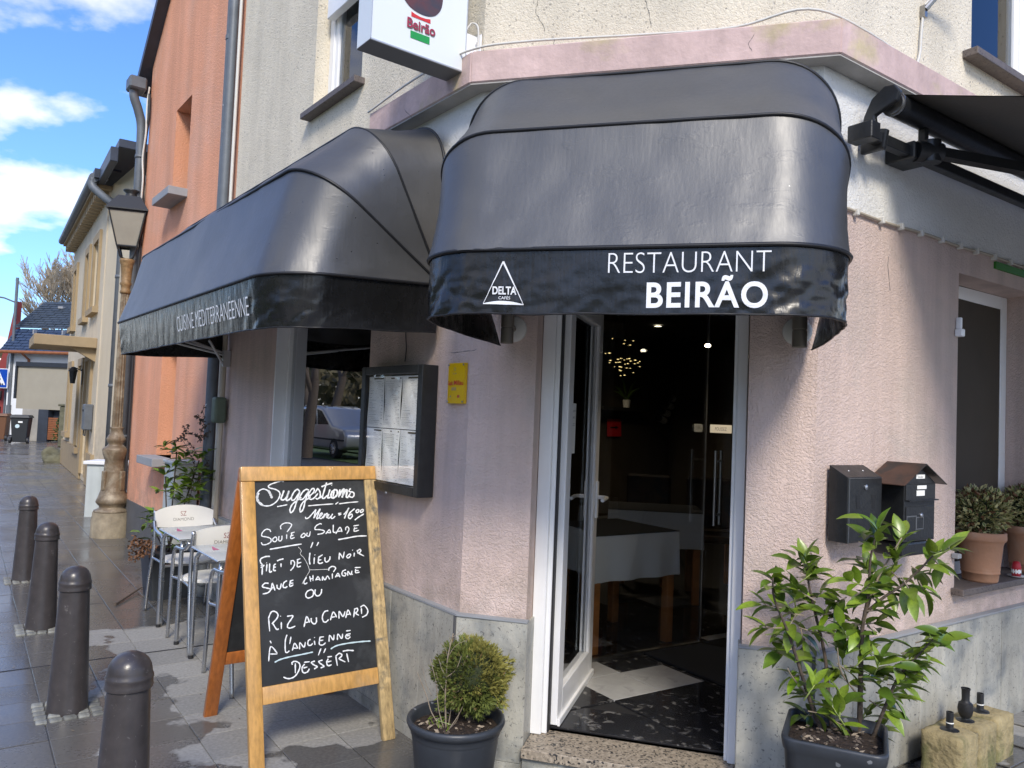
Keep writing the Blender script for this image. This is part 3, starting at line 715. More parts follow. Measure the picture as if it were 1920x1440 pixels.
for F, wn, a, b, z0, z1, n in ((LW, wu, WUL[0]+.12, WUL[1]-.12, 3.8, 5.2, 9), (RW, wv, WUR[0]+.1, WUR[1]-.1, 3.8, 5.2, 11)):
    mb = MB()
    for k in range(n):
        xa = a+(b-a)*k/n; mb.box(xa+.004, xa+(b-a)/n-.012, .20+.02*(k % 2), .215+.02*(k % 2), z0-.1, z1, F)
    mb.build('vertical_blind', M['curtain_cream'] if False else M['shutter'], wn, world=True)
mb = MB(); mb.box(WUL[0]+.07, WUL[1]-.07, .06, .115, 4.42, 4.60, LW); mb.build('shutter_slat', M['upvc'], wu, world=True, bevel=.004)
# sills
for F, x0, x1, y0, y1, z0, z1, mt in ((LW, -2.17, -1.31, -.055, .12, 3.70, 3.742, 'brown_sill'), (RW, 1.235, 2.4, -.06, .12, 3.645, 3.687, 'brown_sill'), (RW, 1.20, 2.24, -.045, .19, .835, .868, 'brown_sill'), (LW, -2.75, -1.0, -.04, .14, .945, .978, 'brown_sill')):
    mb = MB(); mb.box(x0, x1, y0, y1, z0, z1, F); mb.build('window_sill', M[mt], rest, world=True, bevel=.003)
# inside the left window
mb = MB()
def cur(u, v): x = -2.58+u*.34; return (x, .30+.012*math.sin(x*60), .95+v*1.5)
mb.grid(cur, 40, 1, LW); mb.build('curtain', M['curtain_cream'], rest, world=True, smooth='all')
mb = MB(); mb.box(-2.24, -1.10, .30, .306, 1.98, 2.4, LW); nv = mb.build('valance_curtain', M['curtain_navy_and_shade'], rest, world=True, label='dark navy café curtain with silver stars')
mb = MB(); mb.tube([LW @ Vector((-2.24, .27, 2.12)), LW @ Vector((-1.1, .27, 2.12))], .006, 8); mb.build('curtain_rod', M['cable_white'], rest, world=True)
mb = MB()
for k in range(9):
    x, z, r_ = -2.15+random.random()*.98, 2.0+random.random()*.33, random.uniform(.018, .04)
    pts = [(x+(r_ if i % 2 == 0 else r_*.45)*math.sin(i*PI/5), z+(r_ if i % 2 == 0 else r_*.45)*math.cos(i*PI/5)) for i in range(11)]
    mb.tube([LW @ Vector((a, .294, b)) for a, b in pts[:10]], .0015, 4, closed=True); mb.tube([LW @ Vector((x, .294, z+r_)), LW @ Vector((x, .294, 2.4))], .0008, 3)
mb.build('star', M['steel_dull'], nv, world=True, kind='stuff')
# string of clips under the white band
mb = MB(); pth = [RW @ Vector((x, .006, ZM-.004+.004*math.sin(x*9))) for x in [k*.1 for k in range(0, 50)]]
mb.tube(pth, .007, 6); cb = mb.build('string_cable', M['beige_plastic'], rest, world=True, smooth='all')
for k in range(15):
    mb = MB(); x = .26+k*.19+random.uniform(-.02, .02); mb.box(x-.009, x+.009, -.012, .017, ZM-.022, ZM+.01, RW); mb.build('cable_clip', M['cable_white'], rest, world=True, bevel=.003)
mb = MB(); gx, gzz = loc(1885, 500, RW, 0); mb.box(gx-.10, gx+.5, .004, .0175, ZM-.062, ZM-.024, RW); mb.build('green_strip', M['green_tape'], rest, world=True)
# shutter pin by the right window
mb = MB(); mb.box(1.195, 1.232, -.02, .016, 2.16, 2.20, RW); mb.box(1.205, 1.22, -.012, .016, 2.20, 2.26, RW); mb.build('shutter_catch', M['upvc'], rest, world=True, bevel=.004)
mb = MB(); mb.box(1.195, 1.232, -.02, .016, 1.02, 1.045, RW); mb.build('shutter_catch', M['grey_sill'], rest, world=True, bevel=.003)
# render cracks are in the skin; hanging cable top right
mb = MB(); q = [loc(*p, RW, 0) for p in ((1747, 0), (1735, 12), (1729, 60), (1726, 100), (1717, 132))]
mb.tube(cr([RW @ Vector((x, .004, z)) for x, z in q], 6), .0065, 6); mb.build('hanging_cable', M['cable_white'], rest, world=True, smooth='all')
mb = MB(); x, z = loc(1733, 22, RW, 0); mb.box(x-.012, x+.012, -.01, .016, z-.03, z+.03, RW); mb.tube([RW @ Vector((x, -.005, z+.01)), RW @ Vector((x+.05, -.06, z+.10)), RW @ Vector((x+.2, -.2, z+.22))], .014, 8); mb.build('lamp_bracket', M['steel_dull'], rest, world=True)
mb = MB(); mb.tube(cr([LW @ Vector((-.62, .006, 1.93)), LW @ Vector((-.615, .008, 2.0)), LW @ Vector((-.625, .006, 2.1)), LW @ Vector((-.62, .006, 2.3))]), .003, 5); mb.build('case_cable', M['rubber'], rest, world=True)
# downpipes, conduit and box at the left end
mb = MB(); mb.tube([LW @ Vector((LEFT-.13, -.05, 0)), LW @ Vector((LEFT-.13, -.05, 6.3))], .05, 12)
for z in (.9, 2.9, 4.9): mb.tube([LW @ Vector((LEFT-.13, -.05, z)), LW @ Vector((LEFT-.13, -.05, z+.04))], .056, 12)
mb.build('downpipe', M['zinc_peel'], rest, world=True, smooth=True)
mb = MB(); mb.tube([LW @ Vector((LEFT-.045, -.012, 0)), LW @ Vector((LEFT-.045, -.012, 6.2))], .014, 8); mb.build('white_edge_pipe', M['cable_white'], rest, world=True)
mb = MB(); mb.tube([LW @ Vector((LEFT+.10, -.03, .32)), LW @ Vector((LEFT+.10, -.03, 2.25))], .022, 8); mb.build('conduit', M['beige_plastic'], rest, world=True, smooth=True)
mb = MB(); mb.box(LEFT+.03, LEFT+.15, -.10, .0, 1.50, 1.72, LW); mb.build('junction_box', M['green_box'], rest, world=True, bevel=.02, seg=2)
# ------------------------------------------------------------------ folding basket awnings
def hoop(x0, x1, R, rc, n=14):
    """plan of one rib: (x, s) from the left pivot, out, round the corners and back"""
    p = [(x0, R*k/8*(1-rc/R)) for k in range(8)]
    p += [(x0+rc-rc*math.cos(a), R-rc+rc*math.sin(a)) for a in [PI/2*k/n for k in range(n)]]
    m = 36
    p += [(x0+rc+(x1-x0-2*rc)*k/m, R) for k in range(m)]
    p += [(x1-rc+rc*math.sin(a), R-rc+rc*math.cos(a)) for a in [PI/2*k/n for k in range(n)]]
    p += [(x1, R*(1-rc/R)*(1-k/8)) for k in range(9)]
    return p
def awning(F, x0, x1, R, rc, zp, angs, drop, label, seed, tuck=(0.0, 0.0), flare=0.0, fold=0.0):
    a = thing('awning', label, 'awning', F)
    H = hoop(x0, x1, R, rc)
    cum = [0]
    for i in range(1, len(H)): cum.append(cum[-1]+math.dist(H[i], H[i-1]))
    def P(i, th, r=1.0):
        x, s = H[i]; return Vector((x, -s*math.cos(th)*r-.03, zp+s*math.sin(th)*r))
    nrm = []
    for i in range(len(H)):
        q0, q1 = H[max(i-1, 0)], H[min(i+1, len(H)-1)]; t = Vector((q1[0]-q0[0], q1[1]-q0[1])).normalized(); nrm.append((-t.y, t.x))
    ths = [PI/2-.02]+[rad(t) for t in angs]
    for k in range(len(ths)-1):
        t0, t1 = ths[k], ths[k+1]; mb = MB(); NV = 14; nu = len(H)-1
        def fn(u, v):
            i = int(round(u*nu)); th = t0+(t1-t0)*v
            pa, pb = P(i, t0), P(i, t1); q = pa.lerp(pb, v)
            s = H[i][1]/R; b = math.sin(PI*v)
            w_ = mn.noise(Vector((cum[i]*2.2, v*1.6+k*7, seed)))*.010+mn.noise(Vector((cum[i]*9, v*3+k*7, seed)))*.0035
            if k == len(ths)-2:                          # loose folds near the front edge
                edge = v**3; cr_ = 1 if (i < 26 or i > nu-26) else .35
                w_ += edge*cr_*.011*mn.noise(Vector((cum[i]*14+v*4, v*6, seed+3)))
            q += (Vector((nrm[i][0], -nrm[i][1]*math.cos(th), nrm[i][1]*math.sin(th))))*(w_*s-.012*b*s); return q
        mb.grid(fn, nu, NV)
        mb.build('cloth_panel', M['awning_top'] if k == 0 else M['awning_cloth'], a, smooth='all')
    for k, t in enumerate(ths):
        mb = MB(); mb.tube([P(i, t) for i in range(len(H))], .0075, 6); mb.build('piping', M['piping'], a, smooth='all')
    # valance
    t = ths[-1]
    def val(c, v, off=0.0):                               # c = arc length, v = 0 top .. 1 bottom
        c = max(0, min(cum[-1]-1e-5, c)); i = 0
        lo, hi = 0, len(cum)-1
        while hi-lo > 1:
            m_ = (lo+hi)//2
            if cum[m_] <= c: lo = m_
            else: hi = m_
        f = (c-cum[lo])/max(1e-6, cum[hi]-cum[lo])
        q = P(lo, t).lerp(P(hi, t), f); n_ = Vector((nrm[lo][0], -nrm[lo][1], 0)).lerp(Vector((nrm[hi][0], -nrm[hi][1], 0)), f)
        amp = min(1, v*1.5)
        cor = max(math.exp(-((c-cum[15])/.28)**2), math.exp(-((c-cum[-16])/.28)**2))
        d = amp*fold*mn.noise(Vector((c*15+v*1.2, v*.35, seed+2)))*(1-cor*.6)+amp*(1-.75*(fold > 0)*(1-cor))*(.009*mn.noise(Vector((c*4.2, v*.7, seed+5)))+(.003+.010*cor)*mn.noise(Vector((c*13+v*3, v*2.6, seed+9)))+(.0012+.004*cor)*mn.noise(Vector((c*34, v*9+c*6, seed))))
        q = q+n_*(d-.006+off+flare*v); q.z -= v*drop*(1+.02*mn.noise(Vector((c*5, 1, seed))))
        if tuck[0]:                                       # loose ends roll inwards
            for e, sg, tk in ((0, 1, tuck[0]), (cum[-1], -1, tuck[1])):
                de = abs(c-e)
                if de < .30: q.x += sg*tk*(1-de/.30)**1.4*v; q.z -= .022*(1-de/.30)*v*v
        return q
    C0, C1 = .0, cum[-1]
    mb = MB(); mb.grid(lambda u, v: val(C0+(C1-C0)*u, v), 260, 26); mb.build('valance', M['vinyl_gloss'], a, smooth='all')
    mb = MB(); mb.tube([val(C0+(C1-C0)*k/200, 1.0) for k in range(201)], .004, 5); mb.build('hem', M['piping'], a, smooth='all')
    front = cum[8+14]                                     # arc length where the straight front begins
    def xc(x): return front+(x-(x0+rc))
    return a, val, xc, P, H
CX0, CX1, CR_ = .075, 1.605, .93
aw1, val1, xc1, Pd, Hd = awning(CH, CX0, CX1, CR_, .27, 2.235, (63, 30.5, 0), .225, 'black rounded awning over the entrance door with the white restaurant name on its skirt', 2.0, tuck=(.09, .05))
def vmap(xa, xb, z1, z0, drop, val, xc, zt):
    return lambda u, v: val(xc(xa+(xb-xa)*u), (zt-(z0+(z1-z0)*v))/drop, .0032)
def pixrect(F, y, pa, pb):
    (xa, za), (xb, zb) = loc(*pa, F, y), loc(*pb, F, y); return xa, xb, za, zb
YF = -CR_-.03
def letters_on(aw, val, xc, F, y, zt, drop, body, tl, tr, bl, bold, name, mt='white_print', space=1.0):
    xa, z1 = loc(*tl, F, y); xb, _ = loc(*tr, F, y); _, z0 = loc(*bl, F, y)
    mb = MB(); lettering(mb, body, lambda u, v: val(xc(xa+(xb-xa)*u), (zt-(z0+(z1-z0)*v))/drop, .0035), bold, space=space); mb.build(name, M[mt], aw)
letters_on(aw1, val1, xc1, CH, YF, 2.235, .225, 'RESTAURANT', (1141, 474), (1447, 474), (1141, 512), -.018, 'lettering')
letters_on(aw1, val1, xc1, CH, YF, 2.235, .225, 'BEIRÃO', (1213, 517), (1441, 517), (1213, 577), .022, 'bold_lettering', space=1.12)
# triangular coffee emblem
def em(px, py):
    x, z = loc(px, py, CH, YF); return x, z
mb = MB()
def vp_(x, z, off=.0035): return val1(xc1(x), (2.235-z)/.225, off)
A, B, C = em(943, 490), em(905, 570), em(981, 570)
def strip(p, q, w0, w1, n=10):
    d = Vector((q[0]-p[0], q[1]-p[1])).normalized(); nx, nz = -d.y, d.x; vs = []
    for k in range(n+1):
        t = k/n; x, z = p[0]+(q[0]-p[0])*t, p[1]+(q[1]-p[1])*t; ww = w0+(w1-w0)*t; vs += [vp_(x+nx*ww, z+nz*ww), vp_(x-nx*ww, z-nz*ww)]
    mb.add(vs, [(2*k, 2*k+1, 2*k+3, 2*k+2) for k in range(n)])
strip(B, A, .0008, .0024); strip(C, A, .0008, .0036)
vs = []
for k in range(13):                                       # crescent base
    t = k/12; x, z = B[0]+(C[0]-B[0])*t, B[1]+(C[1]-B[1])*t; h = .010*math.sin(PI*t); vs += [vp_(x, z-.0015), vp_(x, z+.0012+h*1.0)]
mb.add(vs, [(2*k, 2*k+1, 2*k+3, 2*k+2) for k in range(12)])
mb.build('emblem', M['white_print'], aw1)
letters_on(aw1, val1, xc1, CH, YF, 2.235, .225, 'DELTA', (923, 537), (968, 537), (923, 552), .03, 'emblem_lettering')
letters_on(aw1, val1, xc1, CH, YF, 2.235, .225, 'CAFÉS', (934, 554), (956, 554), (934, 561), .0, 'emblem_lettering')
# bird dropping on the top panel
mb = MB()
for k in range(9):
    i = 52+random.randint(-1, 2); th = rad(random.uniform(76, 82)); p = Pd(i, th)+Vector((random.uniform(-.012, .012), -.014, 0)); r_ = random.uniform(.003, .008)
    mb.tube([p, p+Vector((random.uniform(-.012, .012), -.002, -random.uniform(.004, .02)))], r_*.6, 5)
mb.build('bird_dropping', M['white_print'], aw1, kind='stuff')
LX1 = -.22; LX0 = -3.74; LR = .87
aw2, val2, xc2, Pl, Hl = awning(LW, LX0, LX1, LR, .29, 2.30, (62, 34, -3), .24, 'long black rounded awning over the side window with fine white lettering', 5.5, flare=-.03, fold=.0025)
mb = MB()
tl, tr, bl = (329, 590), (463, 556), (329, 606)
ya = -LR-.03+.01
xa, _ = loc(330, 598, LW, ya); xb, _ = loc(463, 568, LW, ya)
lettering(mb, 'CUISINE MÉDITERRANÉENNE', lambda u, v: val2(xc2(xa+(xb-xa)*u), (.73-.48*v), .007), -.012); mb.build('lettering', M['white_print'], aw2)
for k, (pa, pb) in enumerate((((-3.64, -.05, 2.08), (LX0+.10, -.74, 2.20)), ((-3.64, -.05, 2.10), (-3.3, -.85, 2.22)), ((-3.64, -.05, 2.10), (-2.9, -.86, 2.22)))):
    mb = MB(); mb.tube([pa, pb], .009, 6); mb.build('strut', M['sign_alu'], aw2)
mb = MB(); mb.box(-3.66, -3.62, -.05, .016, 1.98, 2.12); mb.tube([(-3.64, -.04, 2.0), (-3.46, -.22, 2.18)], .012, 6); mb.build('wall_bracket', M['sign_alu'], aw2, bevel=.004)

# ------------------------------------------------------------------ retractable awning on the right wall
aw3 = thing('retractable_awning', 'black retractable arm awning half rolled out above the right window', 'awning', RW)
S0 = (.34, -.12, 3.11); sl_ = rad(17)
def fab(x, d): return (x, S0[1]-d*math.cos(sl_), S0[2]+.055-d*math.sin(sl_)-.02*math.sin(PI*min(1, d/1.9)))
mb = MB(); mb.grid(lambda u, v: fab(.36+3.6*u, 1.9*v), 20, 20); mb.grid(lambda u, v: tuple(Vector(fab(.36+3.6*u, 1.9*v))-Vector((0, 0, .004))), 20, 20)
mb.build('awning_cloth', M['awning_top'], aw3, smooth='all')
mb = MB(); mb.tube([(.34, S0[1], S0[2]), (3.98, S0[1], S0[2])], .052, 16); mb.build('roller_tube', M['black_paint'], aw3, smooth=True)
mb = MB(); mb.tube([(.315, S0[1], S0[2]), (.34, S0[1], S0[2])], .047, 16); mb.tube([(.325, S0[1], S0[2]), (.332, S0[1], S0[2])], .054, 16); mb.build('end_cap', M['steel_dull'], aw3, smooth=True)
mb = MB(); mb.box(.16, 4.0, -.105, -.06, 2.925, 2.975); mb.build('square_bar', M['black_paint'], aw3, bevel=.003)
mb = MB()                                                 # hooked end bracket, a thick plate
hook = [(.0, 2.90), (-.11, 2.90), (-.125, 2.985), (-.075, 3.0), (-.065, 3.06), (-.10, 3.075), (-.165, 3.10), (-.18, 3.14), (-.155, 3.175), (-.11, 3.18), (-.05, 3.14), (-.015, 3.07), (.0, 3.0)]
HB_ = Matrix(((0, 0, 1, .265), (1, 0, 0, 0), (0, 1, 0, 0), (0, 0, 0, 1)))
mb.prism(hook, 0, .028, HB_); mb.build('end_bracket', M['black_paint'], aw3, bevel=.006, seg=2)
mb = MB(); mb.box(.13, .20, -.135, -.02, 2.915, 2.99); mb.build('bar_end', M['black_paint'], aw3, bevel=.004)
mb = MB(); mb.box(.50, .66, -.125, .016, 2.91, 2.99); mb.box(.57, .60, -.14, -.10, 2.99, 3.08); mb.build('wall_bracket', M['black_paint'], aw3, bevel=.006)
arm = [(.58, -.13, 2.955), (.95, -.60, 2.91), (1.75, -1.30, 2.82)]
mb = MB(); mb.tube([(.54, -.11, 2.95), (.64, -.17, 2.945)], .048, 14); mb.tube([(.60, -.15, 2.90), (.60, -.15, 3.0)], .042, 14); mb.build('arm_joint', M['black_paint'], aw3, smooth=True)
mb = MB(); mb.tube([(.62, -.17, 2.945), (1.55, -.62, 2.865)], .032, 4); mb.tube([(1.55, -.62, 2.865), (1.2, -1.7, 2.66)], .028, 4); mb.build('folding_arm', M['black_paint'], aw3)
mb = MB(); mb.box(.36, 3.96, S0[1]-1.9*math.cos(sl_)-.05, S0[1]-1.9*math.cos(sl_)+.02, 2.56, 2.64); mb.build('front_bar', M['black_paint'], aw3, bevel=.005)

# ------------------------------------------------------------------ projecting light box sign
XF, YA, YB, ZB = -.045, -.575, -.06, 3.325
sg = thing('light_box_sign', 'white square projecting sign with coffee bean, red and green bars and the name', 'sign', LW)
mb = MB(); mb.box(XF-.135, XF, YA, YB, ZB, ZB+.62); mb.build('sign_case', M['sign_face'], sg, bevel=.002)
mb = MB(); mb.box(XF-.1355, XF+.0015, YA-.0015, YB+.0015, ZB-.003, ZB-.0005); mb.build('underside', M['sign_bottom'], sg)
mb = MB()
for a, b, c_, d in ((YA, YB, ZB, ZB+.006), (YA, YA+.004, ZB, ZB+.62), (YB-.004, YB, ZB, ZB+.62)): mb.box(XF, XF+.003, a, b, c_, d)
mb.build('sign_edge', M['sign_alu'], sg)
def sp(px, py, off=.002):                                  # pixel onto the sign's face (plane x = XF)
    K = LW.to_translation(); X = LW.col[0].to_3d(); Y = LW.col[1].to_3d(); d = ray(px, py)
    t = (K+X*(XF)-CAM).dot(X)/d.dot(X); P = CAM+d*t; l = LW.inverted() @ P; return Vector((XF+off, l.y, l.z))
def poly(pxs, mt, name, off=.002, lab=None):
    mb = MB(); mb.add([sp(x, y, off) for x, y in pxs], [tuple(range(len(pxs)))]); return mb.build(name, M[mt], sg, label=lab)
Z = lambda x, y: (740+x/16, y/16)
poly([Z(497, 340), Z(600, 420), Z(760, 510), Z(930, 570), Z(1070, 587), Z(1070, 718), Z(780, 600), Z(495, 487)], 'sign_red', 'red_bar')
poly([Z(470, 905), Z(1045, 1125), Z(1038, 1345), Z(465, 1125)], 'sign_green', 'green_bar')
cen = Z(1000, -220); pts = []
bean = [(300, 0), (440, 190), (640, 350), (860, 460), (1060, 505), (1230, 470), (1370, 320), (1430, 120), (1440, -80), (1400, -420), (1200, -700), (900, -860), (560, -760), (330, -480), (250, -230)]
bs_ = cr([(x, y, 0) for x, y in bean+[bean[0]]], 6)[:-1]
poly([Z(p.x, p.y) for p in bs_], 'sign_dark', 'coffee_bean')
o0, ox, oz = sp(*Z(360, 800), .004), sp(*Z(1195, 1110), .004), sp(*Z(375, 500), .004)
mb = MB(); lettering(mb, 'Beirão', lambda u, v: o0+(ox-o0)*u+Vector((0, 0, (oz.z-o0.z)*v*1.0)), .012)
mb.build('lettering', M['sign_wine'], sg)
mb = MB(); sh_ = Vector((-.0012, .003, -.004))
lettering(mb, 'Beirão', lambda u, v: o0+(ox-o0)*u+Vector((0, 0, (oz.z-o0.z)*v))+sh_, .03); mb.build('lettering_shadow', M['print_grey'], sg)
mb = MB(); mb.box(XF-.02, XF-.014, YB, .015, ZB+.10, ZB+.21); mb.box(XF-.02, XF+.025, .008, .016, ZB+.10, ZB+.21); mb.tube([(XF, -.003, ZB+.175), (XF, .008, ZB+.175)], .007, 8)
mb.build('bracket', M['upvc'], sg, bevel=.002)
mb = MB(); mb.tube(cr([(XF-.03, -.05, ZB+.22), (XF-.02, -.02, ZB+.27), (XF+.01, .0, ZB+.24), (XF-.0, .008, ZB+.12), (XF-.01, .01, ZB+.06)]), .005, 6); mb.build('cable', M['cable_white'], sg, smooth='all')

# ------------------------------------------------------------------ menu display case
mc = thing('menu_display_case', 'black framed wall case holding six printed menu sheets beside the side window', 'menu case', LW)
x0, x1, z0, z1 = -.955, -.285, 1.225, 1.90; yo = -.080
mb = MB(); fw = .045
mb.box(x0, x0+fw, yo, .015, z0, z1); mb.box(x1-fw, x1, yo, .015, z0, z1); mb.box(x0+fw, x1-fw, yo, .015, z1-fw, z1); mb.box(x0+fw, x1-fw, yo, .015, z0, z0+fw)
mb.build('case_frame', M['black_paint'], mc, bevel=.003)
mb = MB(); mb.box(x0+fw, x1-fw, -.05, .012, z0+fw, z1-fw); mb.build('back_panel', M['black_matt'], mc)
gw = (x1-x0-2*fw-.01)/3; gh = (z1-z0-2*fw-.012)/2
for r_ in range(2):
    for c_ in range(3):
        xa = x0+fw+.005+c_*gw; za = z0+fw+.006+(1-r_)*gh; ph = random.random()*3
        def sh(u, v):
            pin = (.5-.5*math.cos(2*PI*v)); ww = 1-.04*pin; x = xa+gw*(.5+(u-.5)*(.985*ww)); return (x, -.058-.004*math.sin(PI*u)*pin-.002*math.sin(u*9+v*5+ph), za+gh*(.005+.985*v))
        mb = MB(); mb.grid(sh, 10, 10); s = mb.build('menu_sheet', M['paper'], mc, smooth='all')
        mb = MB(); mo = MB()
        def ln(b_, ua, ub, v, h): b_.add([tuple(Vector(sh(ua, v))-Vector((0, .0012, 0))), tuple(Vector(sh(ub, v))-Vector((0, .0012, 0))), tuple(Vector(sh(ub, v+h))-Vector((0, .0012, 0))), tuple(Vector(sh(ua, v+h))-Vector((0, .0012, 0)))], [(0, 1, 2, 3)])
        v = .90
        ln(mo, .35 if r_ == 0 else .45, .95, .945, .028)
        while v > .08:
            ln(mb, .06, random.uniform(.45, .85), v, .0065); v -= .024
            for _ in range(random.randint(0, 3)): ln(mb, .06, random.uniform(.35, .9), v, .0035); v -= .017
            ln(mb, .04, .96, v, .0022); ln(mb, .84, .93, v+.02, .008); v -= .026
        mb.build('print', M['ink'], s, kind='stuff'); mo.build('print_band', M['ink_olive'], s)
mb = MB(); mb.box(x0+fw-.004, x1-fw+.004, yo+.008, yo+.012, z0+fw-.004, z1-fw+.004); mb.build('pane', M['glass_case'], mc)
mb = MB(); mb.tube([((x0+x1)/2-.02, yo+.02, z0-.012), ((x0+x1)/2-.02, yo+.02, z0)], .008, 8); mb.build('lock', M['steel'], mc)

# ------------------------------------------------------------------ yellow guide plaque
yp = thing('guide_plaque', 'small yellow enamel restaurant guide plaque screwed to the pink wall', 'plaque', LW)
px0, px1, pz0, pz1 = -.168, -.022, 1.706, 1.905
mb = MB(); mb.grid(lambda u, v: (px0+(px1-px0)*u, .004-.006*math.sin(PI*u)*.8-.004, pz0+(pz1-pz0)*v), 10, 8)
mb.box(px0, px1, .0005, .016, pz0, pz1); mb.build('plate', M['yellow'], yp, smooth=True)
def pm(u, v): return Vector((px0+(px1-px0)*u, -.0008-.0048*math.sin(PI*u)*.8-.0012, pz0+(pz1-pz0)*v))
def pt(tx, u0, u1, v0, v1, mt, bold=0):
    mb = MB(); lettering(mb, tx, lambda u, v: pm(u0+(u1-u0)*u, v0+(v1-v0)*v), bold); mb.build('lettering', M[mt], yp)
pt('Gault', .03, .33, .45, .56, 'sign_red', .02); pt('&', .345, .42, .455, .555, 'wood_front'); pt('Millau', .43, .95, .455, .57, 'sign_red', .02); pt('2025', .27, .57, .325, .395, 'ink', .01)
pt('LU . BE', .34, .56, .725, .755, 'ink'); pt('. . . . .', .06, .33, .125, .135, 'ink')
mb = MB(); mb.tube([pm(.45+.05*math.cos(a), .85+.045*math.sin(a)) for a in [k*PI/6 for k in range(12)]], .0006, 4, closed=True); mb.add([pm(.17, .155), pm(.26, .155), pm(.24, .20)], [(0, 1, 2)]); mb.build('mark', M['ink'], yp, kind='stuff')
for (u, mt) in ((.70, 'sign_red'), (.76, 'wood_front')):
    mb = MB(); c = pm(u, .175); mb.add([(c.x+.0075*math.cos(k*PI/8), c.y-(.0004 if mt == 'sign_red' else 0), c.z+.0075*math.sin(k*PI/8)) for k in range(16)], [tuple(range(16))]); mb.build('dot', M[mt], yp)
for u, v in ((.05, .045), (.95, .045), (.06, .955), (.94, .955)):
    mb = MB(); c = pm(u, v); mb.lathe([(0, 0), (.0055, 0), (.004, .003), (0, .0035)], 10, M=Matrix.Translation(c+Vector((0, -.001, 0))) @ Matrix.Rotation(PI/2, 4, 'X')); mb.build('screw', M['steel_dull'], yp, smooth=True)

# ------------------------------------------------------------------ wall spotlights
for x, lab in ((.222, 'cylindrical metal wall spotlight left of the door'), (1.495, 'cylindrical metal wall spotlight right of the door')):
    sp_ = thing('wall_spotlight', lab, 'wall lamp', at(CH, x, 0, 2.07), 'wall spotlights beside the door')
    mb = MB(); mb.lathe([(.0, 0), (.062, 0), (.060, .014), (.045, .024), (0, .024)], 24, M=Matrix.Translation((0, .017, 0)) @ Matrix.Rotation(PI/2, 4, 'X')); mb.build('back_plate', M['cable_white'], sp_, smooth=True)
    mb = MB(); mb.tube([(0, 0, 0), (0, -.085, 0)], .016, 10); mb.build('arm', M['brass_lamp'], sp_, smooth=True)
    mb = MB(); mb.lathe([(.0, -.075), (.026, -.075), (.030, -.08), (.030, -.012), (.028, -.010), (.028, -.006), (.030, -.004), (.030, .09), (0, .09)], 24, c=(0, -.105, 0)); mb.build('lamp_tube', M['brass_lamp'], sp_, smooth=True)

# ------------------------------------------------------------------ mailboxes
mx = thing('mailbox', 'plain black mailbox with sloping lid and two sight slots, nearer the door', 'mailbox', RW, 'mailboxes on the pink wall')
a, b, y1, zb, zt = .085, .345, -.088, 1.175, 1.452
side = [(-.0, zb), (y1, zb), (y1, zt), (.0, 1.50)]
YZ = lambda x: Matrix(((0, 0, 1, x), (1, 0, 0, 0), (0, 1, 0, 0), (0, 0, 0, 1)))
mb = MB(); mb.prism(side, 0, b-a, YZ(a)); mb.build('box', M['black_paint'], mx, bevel=.002)
mb = MB(); mb.box(a+.008, b-.004, y1-.004, y1, zb+.006, zt-.006); mb.build('flap', M['black_paint'], mx, bevel=.0015)
mb = MB(); mb.box(a+.004, a+.0065, y1-.0055, y1, zb, zt); mb.box(a, b, y1-.0055, y1-.0045, zt-.004, zt-.002); mb.build('worn_edge', M['steel_dull'], mx)
for xx in (a+.055, a+.175):
    mb = MB(); mb.add([(xx, y1-.0050, 1.375), (xx+.032, y1-.0050, 1.375), (xx+.026, y1-.0050, 1.318), (xx+.006, y1-.0050, 1.318)], [(0, 1, 2, 3)]); mb.build('sight_slot', M['black_matt'], mx)
mb = MB(); mb.lathe([(0, 0), (.012, 0), (.012, .004), (.006, .007), (0, .007)], 14, M=Matrix.Translation((a+.13, y1-.004, 1.41)) @ Matrix.Rotation(PI/2, 4, 'X')); mb.build('lock', M['steel'], mx, smooth=True)
for xx in (a+.075, a+.185):
    mb = MB(); mb.lathe([(0, 0), (.0045, 0), (.003, .002), (0, .0025)], 8, M=Matrix.Translation((xx, y1*.5, 1.4775)) @ Matrix.Rotation(rad(28), 4, 'X')); mb.build('rivet', M['steel'], mx)
m2 = thing('mailbox', 'black mailbox with rusty gabled roof and newspaper tube, next to the terracotta pots', 'mailbox', RW, 'mailboxes on the pink wall')
a, b, y1, zb = .42, .685, -.150, 1.17; xm = (a+b)/2
mb = MB(); mb.prism([(a, zb), (b, zb), (b, 1.432), (xm, 1.50), (a, 1.432)], 0, .15, Matrix(((1, 0, 0, 0), (0, 0, 1, -.15), (0, 1, 0, 0), (0, 0, 0, 1)))); mb.build('box', M['black_paint'], m2, bevel=.002)
for sgn in (-1, 1):
    mb = MB(); e = (xm+sgn*.185, 1.420); t = .004
    mb.prism([(xm, 1.512), (xm, 1.512+t*1.3), (e[0], e[1]+t), (e[0], e[1])] if sgn > 0 else [(xm, 1.512), (e[0], e[1]), (e[0], e[1]+t), (xm, 1.512+t*1.3)], 0, .185, Matrix(((1, 0, 0, 0), (0, 0, 1, -.18), (0, 1, 0, 0), (0, 0, 0, 1))))
    mb.build('roof_side', M['rust_brown'] if sgn < 0 else M['black_paint'], m2, bevel=.001, label='rust-brown left roof side' if sgn < 0 else None)
mb = MB(); mb.box(a+.005, b-.005, y1-.005, y1, 1.352, 1.425); mb.box(a+.005, b-.005, y1-.022, y1, 1.350, 1.356); mb.build('letter_flap', M['black_paint'], m2, bevel=.0015)
mb = MB(); mb.box(a+.012, b-.012, y1-.004, y1, zb+.01, 1.325); dr = mb.build('door', M['black_paint'], m2, bevel=.0015)
